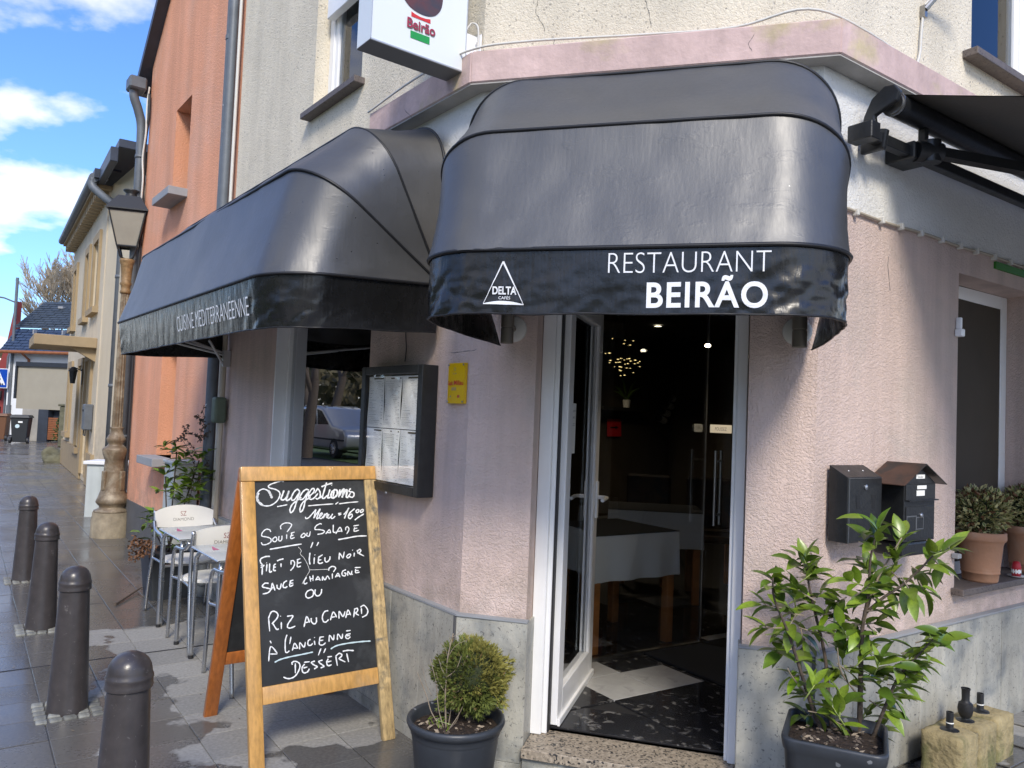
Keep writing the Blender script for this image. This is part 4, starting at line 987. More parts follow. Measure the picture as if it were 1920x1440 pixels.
mb = MB(); mb.lathe([(0, 0), (.011, 0), (.011, .004), (.006, .008), (0, .008)], 14, M=Matrix.Translation((xm+.005, y1-.004, 1.285)) @ Matrix.Rotation(PI/2, 4, 'X')); mb.build('lock', M['steel'], dr, smooth=True)
for (xa, xb, za, zc) in ((xm-.035, xm+.04, 1.448, 1.466), (xm-.035, xm+.045, 1.402, 1.418), (xm-.04, xm+.03, 1.372, 1.396)):
    mb = MB(); yy = y1-(.0065 if za < 1.43 else .0012); mb.box(xa, xb, yy, yy+.0008, za, zc); mb.build('name_label', M['paper'], m2)
mb = MB(); lettering(mb, 'Sander', lambda u, v: Vector((xm-.02+.045*u, y1-.0018, 1.452+.009*v))); mb.build('print', M['ink'], m2)
mb = MB(); yy = y1-.0048                                   # sticker residue outlines
def rr_(xa, xb, za, zc, w_):
    for q in ((xa, xb, za, za+w_), (xa, xb, zc-w_, zc), (xa, xa+w_, za+w_, zc-w_), (xb-w_, xb, za+w_, zc-w_)): mb.box(q[0], q[1], yy, yy+.0006, q[2], q[3])
rr_(a+.015, a+.098, 1.205, 1.285, .005); rr_(a+.098, a+.160, 1.222, 1.278, .004); mb.build('sticker_residue', M['steel_dull'], m2, kind='stuff')
mb = MB(); mb.box(a+.02, b-.01, -.135, .0, 1.10, 1.165); mb.build('newspaper_tube', M['black_paint'], m2, bevel=.012, seg=2)
# ------------------------------------------------------------------ bollards
def bollard(b, lab):
    t = thing('bollard', lab, 'bollard', W(b.x, b.y, 0, random.random()*3) @ Matrix.Rotation(random.uniform(-.012, .012), 4, 'X'), 'cast iron bollards along the pavement')
    prof = [(0, -.02), (.100, -.02), (.100, .004), (.0985, .01), (.086, .30), (.073, .60), (.0705, .655)]
    mb = MB(); mb.lathe(prof, 40); mb.build('post', M['bollard'], t, smooth=True)
    mb = MB(); mb.lathe([(.0, .632), (.0735, .632), (.0795, .636), (.0805, .643), (.0785, .650), (.0785, .664), (.0805, .670), (.0795, .678), (.0755, .684), (.0745, .694), (.0705, .713), (.061, .732), (.046, .747), (.026, .7565), (.0, .760)], 40); mb.build('cap', M['bollard'], t, smooth=True)
for b, lab in zip(BP, ('farthest grey iron bollard, leftmost in the photo', 'dark iron bollard second farthest along the pavement', 'tall scratched grey bollard in a ring of cobbles, beside the tables', 'nearest bollard with rain drops on its domed cap, cut by the bottom edge')):
    bollard(b, lab)
# ------------------------------------------------------------------ chalkboard A-frame
BQ = dict(x=-.516, y=4.005, phi=.636, w=.735, s=1.402, al=.272)
DD = Vector((-math.cos(BQ['phi']), -math.sin(BQ['phi']), 0)); NN_ = Vector((DD.y, -DD.x, 0)); NN_ = NN_ if NN_.y > 0 else -NN_
BF = Matrix(((-DD.x, NN_.x, 0, BQ['x']+DD.x*BQ['w']), (-DD.y, NN_.y, 0, BQ['y']+DD.y*BQ['w']), (0, 0, 1, 0), (0, 0, 0, 1)))   # local x left->right, y away
ab = thing('chalkboard_sign', 'wooden A-frame chalkboard with handwritten white menu on the pavement', 'chalkboard', BF)
wB, sB, aB = BQ['w'], BQ['s'], BQ['al']
FR = Matrix.Rotation(-aB, 4, 'X')                          # front leaf leans back
BK = Matrix.Translation((0, 2*sB*math.sin(aB)+.03, 0)) @ Matrix.Rotation(aB, 4, 'X')
def plank(x0, x1, y0, y1, z0, z1, Mx, nm, mt, bev=.004, **k):
    mb = MB(); mb.box(x0, x1, y0, y1, z0, z1, Mx); return mb.build(nm, M[mt], ab, bevel=bev, seg=2, smooth=True, **k)
lw_, th = .068, .030
plank(0, lw_, 0, th, 0, sB-.075, FR, 'leg', 'wood_front'); plank(wB-lw_, wB, 0, th, 0, sB-.075, FR, 'leg', 'wood_worn', label='weathered right front leg with blackened grain')
plank(0, wB, -.003, th, sB-.074, sB, FR, 'top_rail', 'wood_front'); plank(lw_+.001, wB-lw_-.001, .002, th-.002, .275, .355, FR, 'bottom_rail', 'wood_front')
plank(lw_+.001, wB-lw_-.001, .010, .018, .356, sB-.0745, FR, 'board', 'board_black', .0005)
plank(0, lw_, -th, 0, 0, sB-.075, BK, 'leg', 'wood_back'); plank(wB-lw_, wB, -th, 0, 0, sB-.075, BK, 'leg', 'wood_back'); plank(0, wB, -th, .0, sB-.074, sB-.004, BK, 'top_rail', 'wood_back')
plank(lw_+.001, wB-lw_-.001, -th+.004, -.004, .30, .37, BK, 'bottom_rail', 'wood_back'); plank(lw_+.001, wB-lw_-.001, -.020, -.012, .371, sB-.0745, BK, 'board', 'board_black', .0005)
BFI = (BF @ FR); BI = BFI.inverted()
def bd(px, py, off=.0085):                                 # pixel onto the board's face (local y = off)
    n = BFI.col[1].to_3d(); o = BFI @ Vector((0, off, 0)); d = ray(px, py); t = (o-CAM).dot(n)/d.dot(n); return FR @ (BI @ (CAM+d*t))
chalk = MB(); chalkb = MB()
def stroke(pts, wpx=2.0, mb=None, taper=True, smooth=True):
    pts = [(p[0], p[1], 0) for p in pts]
    q = cr(pts, 5) if (smooth and len(pts) > 2) else [Vector(p) for p in pts]
    if len(q) == 2: q = [q[0].lerp(q[1], k/4) for k in range(5)]
    vs = []; n = len(q)
    for i, p in enumerate(q):
        t = (q[min(i+1, n-1)]-q[max(i-1, 0)]); t = t.normalized() if t.length > 1e-6 else Vector((1, 0, 0)); a = Vector((-t.y, t.x, 0))
        ww = wpx*.5*(1+.18*math.sin(i*1.7))
        if taper and (i == 0 or i == n-1): ww *= .55
        vs += [bd(*(p+a*ww).to_2d()), bd(*(p-a*ww).to_2d())]
    (mb or chalk).add(vs, [(2*i, 2*i+1, 2*i+3, 2*i+2) for i in range(n-1)])
def S1(s, o=(470, 880), wd=2.0, mb=None):                  # strokes: '|' separates, points 'x,y' in eighths of a pixel
    for part in s.split('|'):
        P_ = [tuple(float(v) for v in p.split(',')) for p in part.split()]
        if len(P_) == 1: P_.append((P_[0][0]+6, P_[0][1]+6))
        stroke([(o[0]+x/8, o[1]+y/8) for x, y in P_], wd, mb)
# "Suggestions"
S1('490,190 470,172 400,190 300,225 265,255 290,280 370,300 430,340 435,400 390,480 300,540 200,545 120,490 95,400 120,330 190,295 260,320 300,370 320,435', wd=2.3)
S1('260,315 285,350 308,400 320,435|120,350 96,420 120,490 190,545', wd=4.2)
S1('500,315 470,400 455,440 480,460 530,430 575,330|575,320 545,420 535,465 575,455 610,420', wd=3.0)
S1('735,330 700,300 650,340 612,420 625,465 670,440 740,330|740,330 690,480 650,600 605,650 590,600 630,520 720,450 760,420', wd=2.6)
S1('875,315 835,300 780,340 735,420 750,455 800,430 870,325|870,325 820,470 790,590 750,640 740,590 780,500 860,440 900,410', wd=2.6)
S1('880,400 940,350 955,300 925,290 880,350 870,420 900,450 950,430 1010,360|1010,280 960,360|1010,290 1040,340 1040,410 1000,445 975,430|1040,430 1090,380', wd=2.6)
S1('1140,195 1100,330 1075,420 1100,435 1150,390|1060,262 1130,235 1225,205|1190,300 1160,400 1160,430 1200,415|1213,235 1220,240', wd=2.8)
S1('1270,300 1220,340 1205,400 1235,430 1290,390 1300,330 1270,300|1250,320 1235,410|1340,300 1320,420|1325,400 1380,310 1400,300 1390,350 1370,425|1375,400 1430,310 1445,330 1435,410 1465,420', wd=3.4)
S1('1500,285 1475,330 1540,345 1550,390 1520,420 1480,405|1460,420 1500,350', wd=2.6)
S1('395,560 460,548 550,530|860,548 1000,535 1240,518|1270,525 1315,490|1325,518 1450,500 1615,486', wd=2.0)
# "Menu = 16 00"
S1('822,712 830,738 870,725 930,660 980,600|980,600 960,680 945,735|950,730 1000,650 1045,590|1045,590 1010,680 990,735 1010,735 1060,690|1050,700 1075,665 1060,655 1035,690 1035,730 1065,735 1100,690|1110,665 1090,735|1095,720 1135,665 1150,670 1135,730|1140,730 1165,700|1175,670 1155,725 1180,730 1215,690|1230,665 1205,725 1230,735 1270,700', wd=2.2)
S1('1310,665 1360,655|1315,685 1360,675|1395,680 1435,635 1475,575|1475,575 1440,650 1405,740|1560,590 1490,650 1465,710 1490,740 1525,700 1510,670 1475,700|1600,605 1580,625 1590,650 1620,635 1620,605 1600,605|1670,600 1645,625 1655,648 1685,630 1688,605 1670,600|1560,762 1620,715 1700,668', wd=2.3)
# "SOUPE OU SALADE"
S1('300,940 285,908 230,900 175,950 170,1000 240,1015 300,1040 300,1090 240,1125 180,1130 160,1095|375,1010 335,1040 335,1075 370,1085 395,1050 375,1010|425,1000 420,1060 440,1075 465,1055 470,995|455,900 450,850 500,810 570,805 615,830 590,880 545,940|540,975 540,1045|600,960 660,940|620,965 600,1010 610,1040 660,1020|605,1000 645,985')
S1('800,955 760,990 760,1020 800,1015 820,980 800,955|850,950 840,995 880,1005|880,1005 895,930')
S1('1065,825 1040,815 980,850 965,900 1040,905 1105,925 1080,960 1000,975|1125,970 1180,905 1200,960|1145,945 1200,955|1240,830 1240,940 1275,940|1275,970 1340,870 1370,940|1300,930 1365,925|1420,885 1450,860 1475,900 1440,970|1425,880 1425,915|1540,850 1625,835|1560,870 1550,910 1560,930 1625,912|1555,890 1600,880')
S1('1310,1055 1450,1030 1600,1003 1740,998|285,1200 400,1180 600,1145 765,1120', wd=2.4)
S1('935,1090 900,1180|1020,1090 990,1150', wd=2.2)
o2 = (470, 1020)
S1('290,185 220,190 150,225 150,280 175,320 170,465|150,320 210,320|150,355 200,330|245,300 235,410|235,280|285,290 285,420 320,405|350,310 380,300|350,310 345,395 380,395|350,350 380,345|395,255 440,235 495,222|455,290 455,345', o2, 2.4)
S1('600,255 640,250 660,290 640,350 595,400|605,260 605,310|690,240 745,220|705,245 700,340 755,330|700,290 760,275', o2, 2.2)
S1('890,130 880,230 890,310|955,200 950,300|960,160|1010,205 1080,160|1020,210 1015,280 1050,290 1085,275|1020,245 1060,235|1115,200 1115,250 1145,270 1185,230 1190,185', o2, 2.3)
S1('1325,235 1330,130|1330,130 1385,215|1385,215 1405,115|1460,160 1440,190 1465,210 1500,170 1490,150 1460,160|1555,130 1550,190|1525,88|1600,90 1610,145|1590,110 1640,80 1650,110 1615,140|1620,140 1700,180', o2, 2.2)
S1('270,590 210,590 175,640 240,660 300,680 260,730 180,750|310,690 325,590 365,700|315,660 350,650|395,610 400,660 440,670 460,590|545,550 500,580 485,640 520,655 550,635|585,560 640,540|595,565 585,620 600,635 640,610|590,590 640,585', o2, 2.4)
S1('840,500 800,560 810,600 850,580|885,480 900,565|935,465 935,555|895,525 935,515|975,545 1010,490 1045,550|985,530 1030,530|1075,550 1080,490 1115,540 1150,480 1185,530|1170,400 1180,360 1230,335 1275,360 1240,420|1225,440 1225,520|1270,500 1310,440 1340,500|1280,480 1335,475|1430,385 1380,410 1370,460 1410,480 1430,440 1400,435|1455,475 1460,410 1500,460 1520,400|1530,460 1500,440|1560,355 1650,350|1575,375 1575,430 1635,420|1580,400 1620,395', o2, 2.1)
S1('920,680 850,710 825,770 860,810 930,780 940,710 900,680|970,680 965,750 1010,780 1055,740 1065,675', o2, 2.3)
o3 = (470, 1120)
S1('270,320 285,510|265,320 310,220 370,215 410,260 390,320 315,400|330,390 390,480 420,470|460,370 460,475|445,280|545,285 630,275 620,310 560,400 555,450 600,460 670,430', o3, 2.4)
S1('800,445 840,290 885,380|810,380 870,370|910,310 910,360 950,400 985,370 985,300', o3, 2.4)
S1('1165,200 1110,215 1075,290 1090,360 1130,370 1170,330|1195,345 1240,220 1290,300|1205,300 1270,290|1325,320 1330,210 1385,290 1415,210|1425,310 1460,190 1500,270|1430,260 1490,250|1545,300 1560,170|1550,180 1600,165 1600,210 1560,240|1570,240 1625,270|1645,150 1700,120 1755,190 1740,260 1670,300|1660,160 1665,250', o3, 2.3)
S1('290,650 310,690|270,960 300,740 400,840|290,850 400,850|545,560 520,650 520,800 545,830 580,800|605,590 585,700|625,800 660,690 710,770|640,760 700,765|735,780 740,680 800,750 820,670|900,630 865,650 860,710 900,720 930,690|955,600|955,650 965,715|1030,600 1100,590|1040,600 1030,700 1080,715 1125,680|1040,650 1090,640|1175,665 1185,570 1240,640 1250,560|1300,640 1310,550 1365,620 1380,545|1430,505 1500,495|1500,545 1440,560 1425,600 1460,620 1495,590|1440,580 1490,570', o3, 2.2)
S1('360,975 450,930 600,890 800,850 935,820|1200,775 1290,725 1450,690 1650,665 1800,655', o3, 2.5, chalkb)
S1('1055,765 1015,870|1125,765 1095,835', o3, 2.2)
S1('625,1010 620,980 660,960 720,980 740,1040 700,1140 640,1200 560,1220 490,1195|670,990 670,1140|800,975 885,965|810,1000 770,1060 790,1130 850,1120 880,1070|790,1060 850,1045|965,955 910,980 960,1020 1000,1040 950,1075|1080,940 1020,965 1070,1010 1100,1035 1050,1060|1150,895 1220,885|1165,920 1140,970 1160,1025 1215,1010|1150,970 1210,955|1275,870 1300,1025|1270,890 1330,840 1370,870 1320,920|1320,920 1420,970|1380,810 1460,795 1550,800|1440,840 1470,970', o3, 2.4)
chalk.build('chalk_writing', M['chalk'], ab, kind='stuff'); chalkb.build('chalk_underline', M['chalk_blue'], ab)
cr_m = MB()
S1('715,45 760,100 745,150 800,210 850,300 880,390 870,430 820,510 770,600|880,388 1000,385 1170,378', o2, .6, cr_m)
cr_m.build('crack', M['paper'], ab)
# ------------------------------------------------------------------ cafe tables and chairs
def table(lx, ly, lab):
    t = thing('cafe_table', lab, 'table', at(LW, lx, ly, 0), 'cafe tables along the side wall')
    h = .725; a = .275
    mb = MB(); mb.box(-a, a, -a, a, h-.018, h); mb.build('tabletop', M['table_top'], t, bevel=.006, seg=2, smooth=True)
    mb = MB(); mb.box(-a-.003, a+.003, -a-.003, a+.003, h-.015, h-.006); mb.build('table_edge', M['alu'], t, bevel=.003)
    mb = MB(); mb.add([(-a*.75, -a*.62, h+.0006), (-a*.2, -a*.75, h+.0006), (-a*.2, -a*.60, h+.0006)], [(0, 1, 2)]); mb.build('print', M['print_pink'], t)
    for sx in (-1, 1):
        for sy in (-1, 1):
            mb = MB(); x, y = sx*(a-.025), sy*(a-.025)
            mb.tube(cr([(x, y, 0), (x, y, .30), (x, y, .60), (x-sx*.012, y-sy*.008, .668), (x-sx*.05, y-sy*.03, .698), (x-sx*.14, y-sy*.08, .703)], 5), .0145, 12)
            lg = mb.build('leg', M['alu'], t, smooth='all')
            mb = MB(); mb.tube([(x, y, 0), (x, y, .02)], .0165, 12); mb.build('rubber_foot', M['rubber'], lg, smooth=True)
table(-2.80, -.335, 'square white table farther along the wall, between two white chairs'); table(-1.945, -.335, 'square white table half hidden behind the chalkboard')
def chair(lx, ly, rz, lab):
    t = thing('cafe_chair', lab, 'chair', at(LW, lx, ly, 0, rz), 'white plastic and aluminium terrace chairs')
    # front faces +x; back at -x
    def back(u, v, th=0):
        y = -.225+.45*u; hh = .835-.045*abs(2*u-1)**2.2; zlo = .655+.02*abs(2*u-1); z = zlo+(hh-zlo)*v
        return (-.20-.035*v+.045*(2*u-1)**2*1.0+th, y*(1-.05*(1-v)), z)
    mb = MB(); mb.grid(lambda u, v: back(u, v), 16, 6); mb.grid(lambda u, v: back(1-u, v, -.010), 16, 6)
    for k in range(16):
        for v in (0, 1): mb.add([back(k/16, v), back((k+1)/16, v), back((k+1)/16, v, -.01), back(k/16, v, -.01)], [(0, 1, 2, 3)])
    for u in (0, 1):
        for k in range(6): mb.add([back(u, k/6), back(u, (k+1)/6), back(u, (k+1)/6, -.01), back(u, k/6, -.01)], [(0, 1, 2, 3)])
    bk = mb.build('backrest', M['chair_white'], t, smooth=True, weld=.0004)
    for sd in (0, 1):
        off = .0014 if sd else -.0114
        f = (lambda u, v: back(.5+(u-.5)*.30*(1 if sd == 0 else 1)*(-1 if not sd else 1)*-1*-1, v, off))
        mb = MB(); sgn = 1 if sd else -1
        lettering(mb, 'DIAMOND', lambda u, v: back(.5+sgn*(u-.5)*.36, .30+.13*v, off), -.01); mb.build('lettering', M['print_grey'], bk)
        mb = MB(); lettering(mb, 'SZ', lambda u, v: back(.5+sgn*(u-.5)*.10, .52+.20*v, off), -.01); mb.build('emblem', M['print_red'], bk)
    mb = MB(); pts = [(.205*math.cos(a)*(1 if math.cos(a) > 0 else .92), .205*math.sin(a)) for a in [2*PI*k/28 for k in range(28)]]
    pts = [(x*1.02, y*1.02) for x, y in pts]; n = len(pts)
    vs = [(x, y, .452) for x, y in pts]+[(x*.93, y*.93, .458) for x, y in pts]+[(x*.5, y*.5, .447) for x, y in pts]+[(x, y, .440) for x, y in pts]+[(0, 0, .444)]
    fs = []
    for k in range(n):
        j = (k+1) % n; fs += [(k, j, n+j, n+k), (n+k, n+j, 2*n+j, 2*n+k), (k, 3*n+k, 3*n+j, j), (2*n+k, 2*n+j, 4*n)]
    fs.append(tuple(3*n+k for k in range(n))[::-1]); mb.add(vs, fs); mb.build('seat', M['chair_white'], t, smooth=True)
    for s in (-1, 1):
        y = s*.235; r = .0125
        mb = MB(); mb.tube(cr([(.215, y, 0), (.195, y, .25), (.185, y, .50), (.165, y, .60), (.11, y, .648), (.02, y, .655), (-.10, y*.99, .67), (-.17, y*.96, .72)], 6), r, 10); mb.build('leg', M['alu'], t, smooth='all')
        mb = MB(); mb.tube(cr([(-.30, y*.97, 0), (-.25, y*.96, .25), (-.205, y*.93, .45), (-.19, y*.92, .60), (-.215, y*.92, .80)], 6), r, 10); mb.build('leg', M['alu'], t, smooth='all')
        mb = MB(); mb.tube(cr([(.19, y, .43), (.05, y*.9, .432), (-.1, y*.9, .432), (-.205, y*.94, .432)], 4), .010, 8); mb.build('side_rail', M['alu'], t, smooth='all')
        for zz, vv in ((.70, .3), (.76, .62)):
            pass
    mb = MB(); mb.tube([(.17, -.225, .43), (.17, .225, .43)], .010, 8); mb.build('cross_rail', M['alu'], t)
chair(-3.28, -.33, 0, 'white terrace chair facing the camera behind the far table')
chair(-2.53, -.36, PI, 'white terrace chair with its back to the camera between the two tables')
chair(-1.66, -.36, PI, 'white terrace chair pushed under the near table, mostly behind the chalkboard')
# dead branches on the pavement
tw = thing('fallen_branch', 'broken brown branch lying on the wet pavement by the chairs', 'branch', W(*ground(240, 1132).to_2d()))
mb = MB(); b0, b1, b2, b3 = [W(*ground(240, 1132).to_2d()).inverted() @ ground(*p) for p in ((216, 1136), (262, 1110), (256, 1115), (268, 1122))]
z = Vector((0, 0, .012)); mb.tube(cr([b0+z, b1+z*2.5, b1+z*2+Vector((.03, .05, .03))]), [.009]*6+[.006]*7, 6); mb.tube([b2+z*2, b3+z], .005, 5); mb.tube([b1+z*2.5, b1+Vector((.10, -.02, .01))], .004, 5); mb.build('twig', M['bark'], tw)
mb = MB(); o = W(*ground(240, 1132).to_2d()).inverted()
for k in range(16):
    p = o @ ground(random.uniform(232, 262), random.uniform(1050, 1108)); p.z = .005; q = p+Vector((random.uniform(-.09, .09), random.uniform(-.09, .09), random.uniform(0, .03))); mb.tube([p, q], .0015, 4)
mb.build('twig', M['bark'], tw, kind='stuff')

# ------------------------------------------------------------------ stone block seat with pipe stubs
zs = .09; A = ground(1722, 1362, .31); B = ground(1803, 1387, .31); C = ground(1904, 1334, .31)
ux = (C-B).normalized(); L_ = (C-B).length
sb = thing('stone_blocks', 'three mossy sandstone blocks pushed together, carrying three short black pipe stubs', 'stone block', Matrix(((ux.x, -ux.y, 0, B.x), (ux.y, ux.x, 0, B.y), (0, 0, 1, .05), (0, 0, 0, 1))))
dp = min(.30, max(.16, abs((sb.matrix_basis.inverted() @ A).y)))
cuts = [0, L_*.33, L_*.68, L_+.02]
for k in range(3):
    mb = MB(); x0, x1 = cuts[k]+.004, cuts[k+1]-.004
    nx, ny, nz = 7, 7, 6
    bm = bmesh.new(); bmesh.ops.create_cube(bm, size=1); bmesh.ops.subdivide_edges(bm, edges=bm.edges, cuts=7, use_grid_fill=True)
    for v in bm.verts:
        c = v.co.copy(); e = sorted([.5-abs(c.x), .5-abs(c.y), .5-abs(c.z)])
        v.co = Vector((x0+(c.x+.5)*(x1-x0), .003*k+(c.y+.5)*dp, (c.z+.5)*.262-.01))
        n_ = mn.noise(v.co*14+Vector((k*9, 0, 0)))*.006+mn.noise(v.co*45)*.003
        cc = Vector(((x0+x1)/2, dp/2, .12)); v.co += (v.co-cc).normalized()*(n_-(.010 if e[1] < .06 else 0))
    me = bpy.data.meshes.new('block'); bm.to_mesh(me); bm.free(); me.materials.append(M['sandstone']); me.polygons.foreach_set('use_smooth', [True]*len(me.polygons))
    o = bpy.data.objects.new('block', me); COL.objects.link(o); o.parent = sb; ROOT[o.name] = ROOT[sb.name]
for fx, fy, hh, kind_ in ((.16, .50, .085, 0), (.47, .55, .15, 1), (.80, .62, .09, 0)):
    mb = MB(); x, y = L_*fx, dp*fy; z0 = .248
    mb.lathe([(0, z0), (.042, z0), (.040, z0+.006), (.018, z0+.012), (.016, z0+.02), (.0155, z0+hh), (.012, z0+hh), (.012, z0+hh-.01), (0, z0+hh-.01)], 20, c=(x, y, 0), cap=False)
    mb.build('pipe_stub', M['black_paint'], sb, smooth=True)
    if kind_:
        mb = MB(); mb.lathe([(0, z0+.02), (.022, z0+.02), (.030, z0+.035), (.034, z0+.06), (.030, z0+.085), (.020, z0+.092), (.017, z0+.10), (.018, z0+.145), (.021, z0+.155), (.016, z0+.155), (.015, z0+.12), (0, z0+.12)], 18, c=(x, y, 0), cap=False)
        mb.tube([(x, y, z0+.065), (x+.034, y-.01, z0+.072)], [.020, .014], 10); mb.build('valve_body', M['black_matt'], sb, smooth=True)
    else:
        mb = MB(); mb.lathe([(.0165, z0+.035), (.0165, z0+.04)], 16, c=(x, y, 0), cap=False); mb.build('pale_ring', M['paper'], sb)
# ------------------------------------------------------------------ orange house next door
OR = at(LW, LEFT-.01, 0, 0)
oh = thing('orange_house', 'orange rendered house with deep narrow windows and grey base beside the restaurant', 'building', OR)
OX = -3.62                                                  # left corner, local x
hu = (-2.28, -1.67, 3.90, 4.92, .34); hl = (-2.28, -1.67, 1.08, 2.35, .34)
mb = MB(); I4 = Matrix.Identity(4)
wall(mb, I4, OX, 0, .46, 7.0, [hu, hl], .03); mb.quad((OX, .03, .46), (OX, 5, .46), (OX, 5, 7.0), (OX, .03, 7.0))
mb.add([(OX, .03, 5.30), (0, .03, 7.0), (OX, .03, 7.0)], []) if False else None
mb.build('wall', M['orange_render'], oh)
mb = MB(); mb.box(OX-.004, 0, .018, 5, 0, .46); mb.build('base', M['grey_base'], oh)
for h in (hu, hl):
    mb = MB(); x0, x1, z0, z1, d = h
    mb.box(x0, x0+.05, .27, .33, z0, z1); mb.box(x1-.05, x1, .27, .33, z0, z1); mb.box(x0+.05, x1-.05, .27, .33, z1-.05, z1); mb.box(x0+.05, x1-.05, .27, .33, z0, z0+.05)
    f = mb.build('window', M['grey_sill'], oh); mb = MB(); mb.box(x0+.05, x1-.05, .29, .30, z0+.05, z1-.05); mb.build('pane', M['car_glass'], f)
    mb = MB(); mb.box(x0-.04, x1+.04, -.16, .20, z0-.085, z0); mb.build('sill', M['grey_sill'], oh, bevel=.004)
mb = MB(); mb.tube([(-.10, -.05, .1), (-.10, -.05, 6.6)], .045, 12); mb.build('downpipe', M['zinc'], oh, smooth=True)
mb = MB(); mb.tube(cr([(OX-.02, -.16, 5.62), (OX-.02, -.16, 5.45), (OX-.04, -.10, 5.30), (OX-.06, -.05, 5.12), (OX-.06, -.04, 4.8)])+[Vector((OX-.06, -.04, 0))], .055, 12)
for z in (1.2, 2.4, 3.6, 4.7): mb.tube([(OX-.06, -.04, z), (OX-.06, -.04, z+.04)], .062, 12)
mb.build('downpipe', M['zinc'], oh, smooth='all')
mb = MB(); mb.tube(cr([(OX+.06, .0, 5.5), (OX+.09, .0, 5.2), (OX+.03, -.01, 4.8), (OX+.05, .0, 4.0), (OX+.03, 0, 3), (OX+.04, 0, 1.2), (OX+.02, 0, .4)]), .018, 6); mb.build('cable_bundle', M['rubber'], oh, smooth='all')
mb = MB(); mb.tube(cr([(OX+.02, .0, 5.6), (OX+.05, -.02, 5.35), (OX+.08, -.02, 5.0), (OX+.03, -.03, 4.7), (OX+.07, -.02, 4.4), (OX+.02, -.02, 4.0)]), .012, 6); mb.build('cable_loop', M['cable_white'], oh, smooth='all')
# sloping verge: rises steeply towards the ridge
vg = [loc(272, 170, OR, .02), loc(316, 0, OR, .02)]
(xa, za), (xb, zb) = vg; xb2, zb2 = xa+(xb-xa)*3, za+(zb-za)*3
mb = MB(); mb.add([(xa-.12, -.10, za-.05), (xb2-.12, -.10, zb2-.05), (xb2+.02, -.10, zb2-.05), (xa+.02, -.10, za-.05), (xa-.12, 5, za-.05), (xb2-.12, 5, zb2-.05), (xb2+.02, 5, zb2-.05), (xa+.02, 5, za-.05)],
    [(0, 1, 2, 3), (4, 7, 6, 5), (0, 4, 5, 1), (3, 2, 6, 7), (0, 3, 7, 4), (1, 5, 6, 2)]); mb.build('roof_verge', M['slate'], oh)
mb = MB(); mb.box(OX-.14, OX+.10, -.24, -.04, 5.52, 5.68); mb.build('gutter_end', M['zinc'], oh, bevel=.02)
ub = thing('utility_box', 'pale grey meter box against the orange wall behind the potted laurel', 'utility box', at(OR, -.75, -.10))
mb = MB(); mb.box(-.16, .16, -.11, .11, 0, 1.10); mb.build('box_body', M['cabinet_white'], ub, bevel=.006); mb = MB(); mb.box(-.175, .175, -.125, .115, 1.10, 1.125); mb.build('lid', M['cabinet_white'], ub, bevel=.004)
# ------------------------------------------------------------------ pale cabinet behind the street lamp
Cb = Vector((-5.93, 11.05, 0)); dv = (Vector((-5.44, 11.29, 0))-Cb)
uc = thing('utility_cabinet', 'pale green electricity cabinet standing behind the bronze street lamp', 'cabinet', W(-5.72, 11.25, 0, rad(4)))
mb = MB(); mb.box(-.27, .27, -.18, .18, -.12, .74); mb.build('cabinet_body', M['cabinet_white'], uc, bevel=.006); mb = MB(); mb.box(-.31, .31, -.22, .22, .74, .79); mb.build('cap', M['white_paint'], uc, bevel=.008)
mb = MB(); mb.box(-.10, .25, -.186, -.180, .0, .70); mb.build('door', M['cabinet_white'], uc)
# ------------------------------------------------------------------ cream house
HB = frame((-11.653, 20.303), rad(325.88-180))
HL = 6.75
cream = thing('cream_house', 'cream rendered house with tan window surrounds and bracketed eaves', 'building', HB)
wins = [(.72, 1.35, 3.45, 4.88, .12), (3.55, 4.15, 3.45, 4.88, .12), (5.10, 5.95, 3.50, 4.88, .12), (.95, 1.65, .55+.30, 2.42, .12), (3.45, 4.20, .62, 2.40, .12), (4.90, 5.80, .12, 2.45, .18)]
mb = MB(); wall(mb, I4, 0, HL, .0, 5.75, wins, 0.0); mb.quad((HL, 0, 0), (HL, 9, 0), (HL, 9, 5.7), (HL, 0, 5.7)); mb.quad((0, 0, 0), (0, 9, 0), (0, 9, 5.7), (0, 0, 5.7))
mb.add([(HL, 0, 5.7), (HL, 9, 5.7), (HL, 4.5, 9.0)], [(0, 1, 2)]); mb.build('wall', M['cream_render'], cream)
mb = MB(); mb.box(-.03, 4.80, -.04, .0, 0, .62); mb.box(5.90, HL+.02, -.04, .0, 0, .62); mb.box(HL, HL+.03, -.04, 6, 0, .62); mb.build('base_course', M['tan_trim'], cream)
for i, (x0, x1, z0, z1, d) in enumerate(wins):
    s = .16; mb = MB()
    mb.box(x0-s, x0, -.05, .0, z0-.0, z1+s); mb.box(x1, x1+s, -.05, .0, z0, z1+s); mb.box(x0, x1, -.05, .0, z1, z1+s)
    mb.build('surround', M['tan_trim'], cream)
    if i < 5:
        mb = MB(); mb.box(x0-s-.04, x1+s+.04, -.11, .02, z0-.12, z0); mb.build('sill', M['tan_trim'], cream)
        mb = MB(); mb.box(x0, x1, .08, .12, z0, z1); f = mb.build('window', M['tan_door'], cream); mb = MB(); mb.box(x0+.05, x1-.05, .07, .079, z0+.05, z1-.05); mb.build('pane', M['car_glass'], f)
    else:
        mb = MB(); mb.box(x0, x1, .12, .17, z0, z1); f = mb.build('door', M['tan_door'], cream); mb = MB(); mb.box(x0+.2, x1-.2, .105, .119, z0+1.2, z1-.3); mb.build('pane', M['car_glass'], f)
mb = MB(); mb.box(4.45, 6.35, -1.05, .0, 2.66, 2.86); mb.build('canopy', M['tan_trim'], cream, bevel=.01)
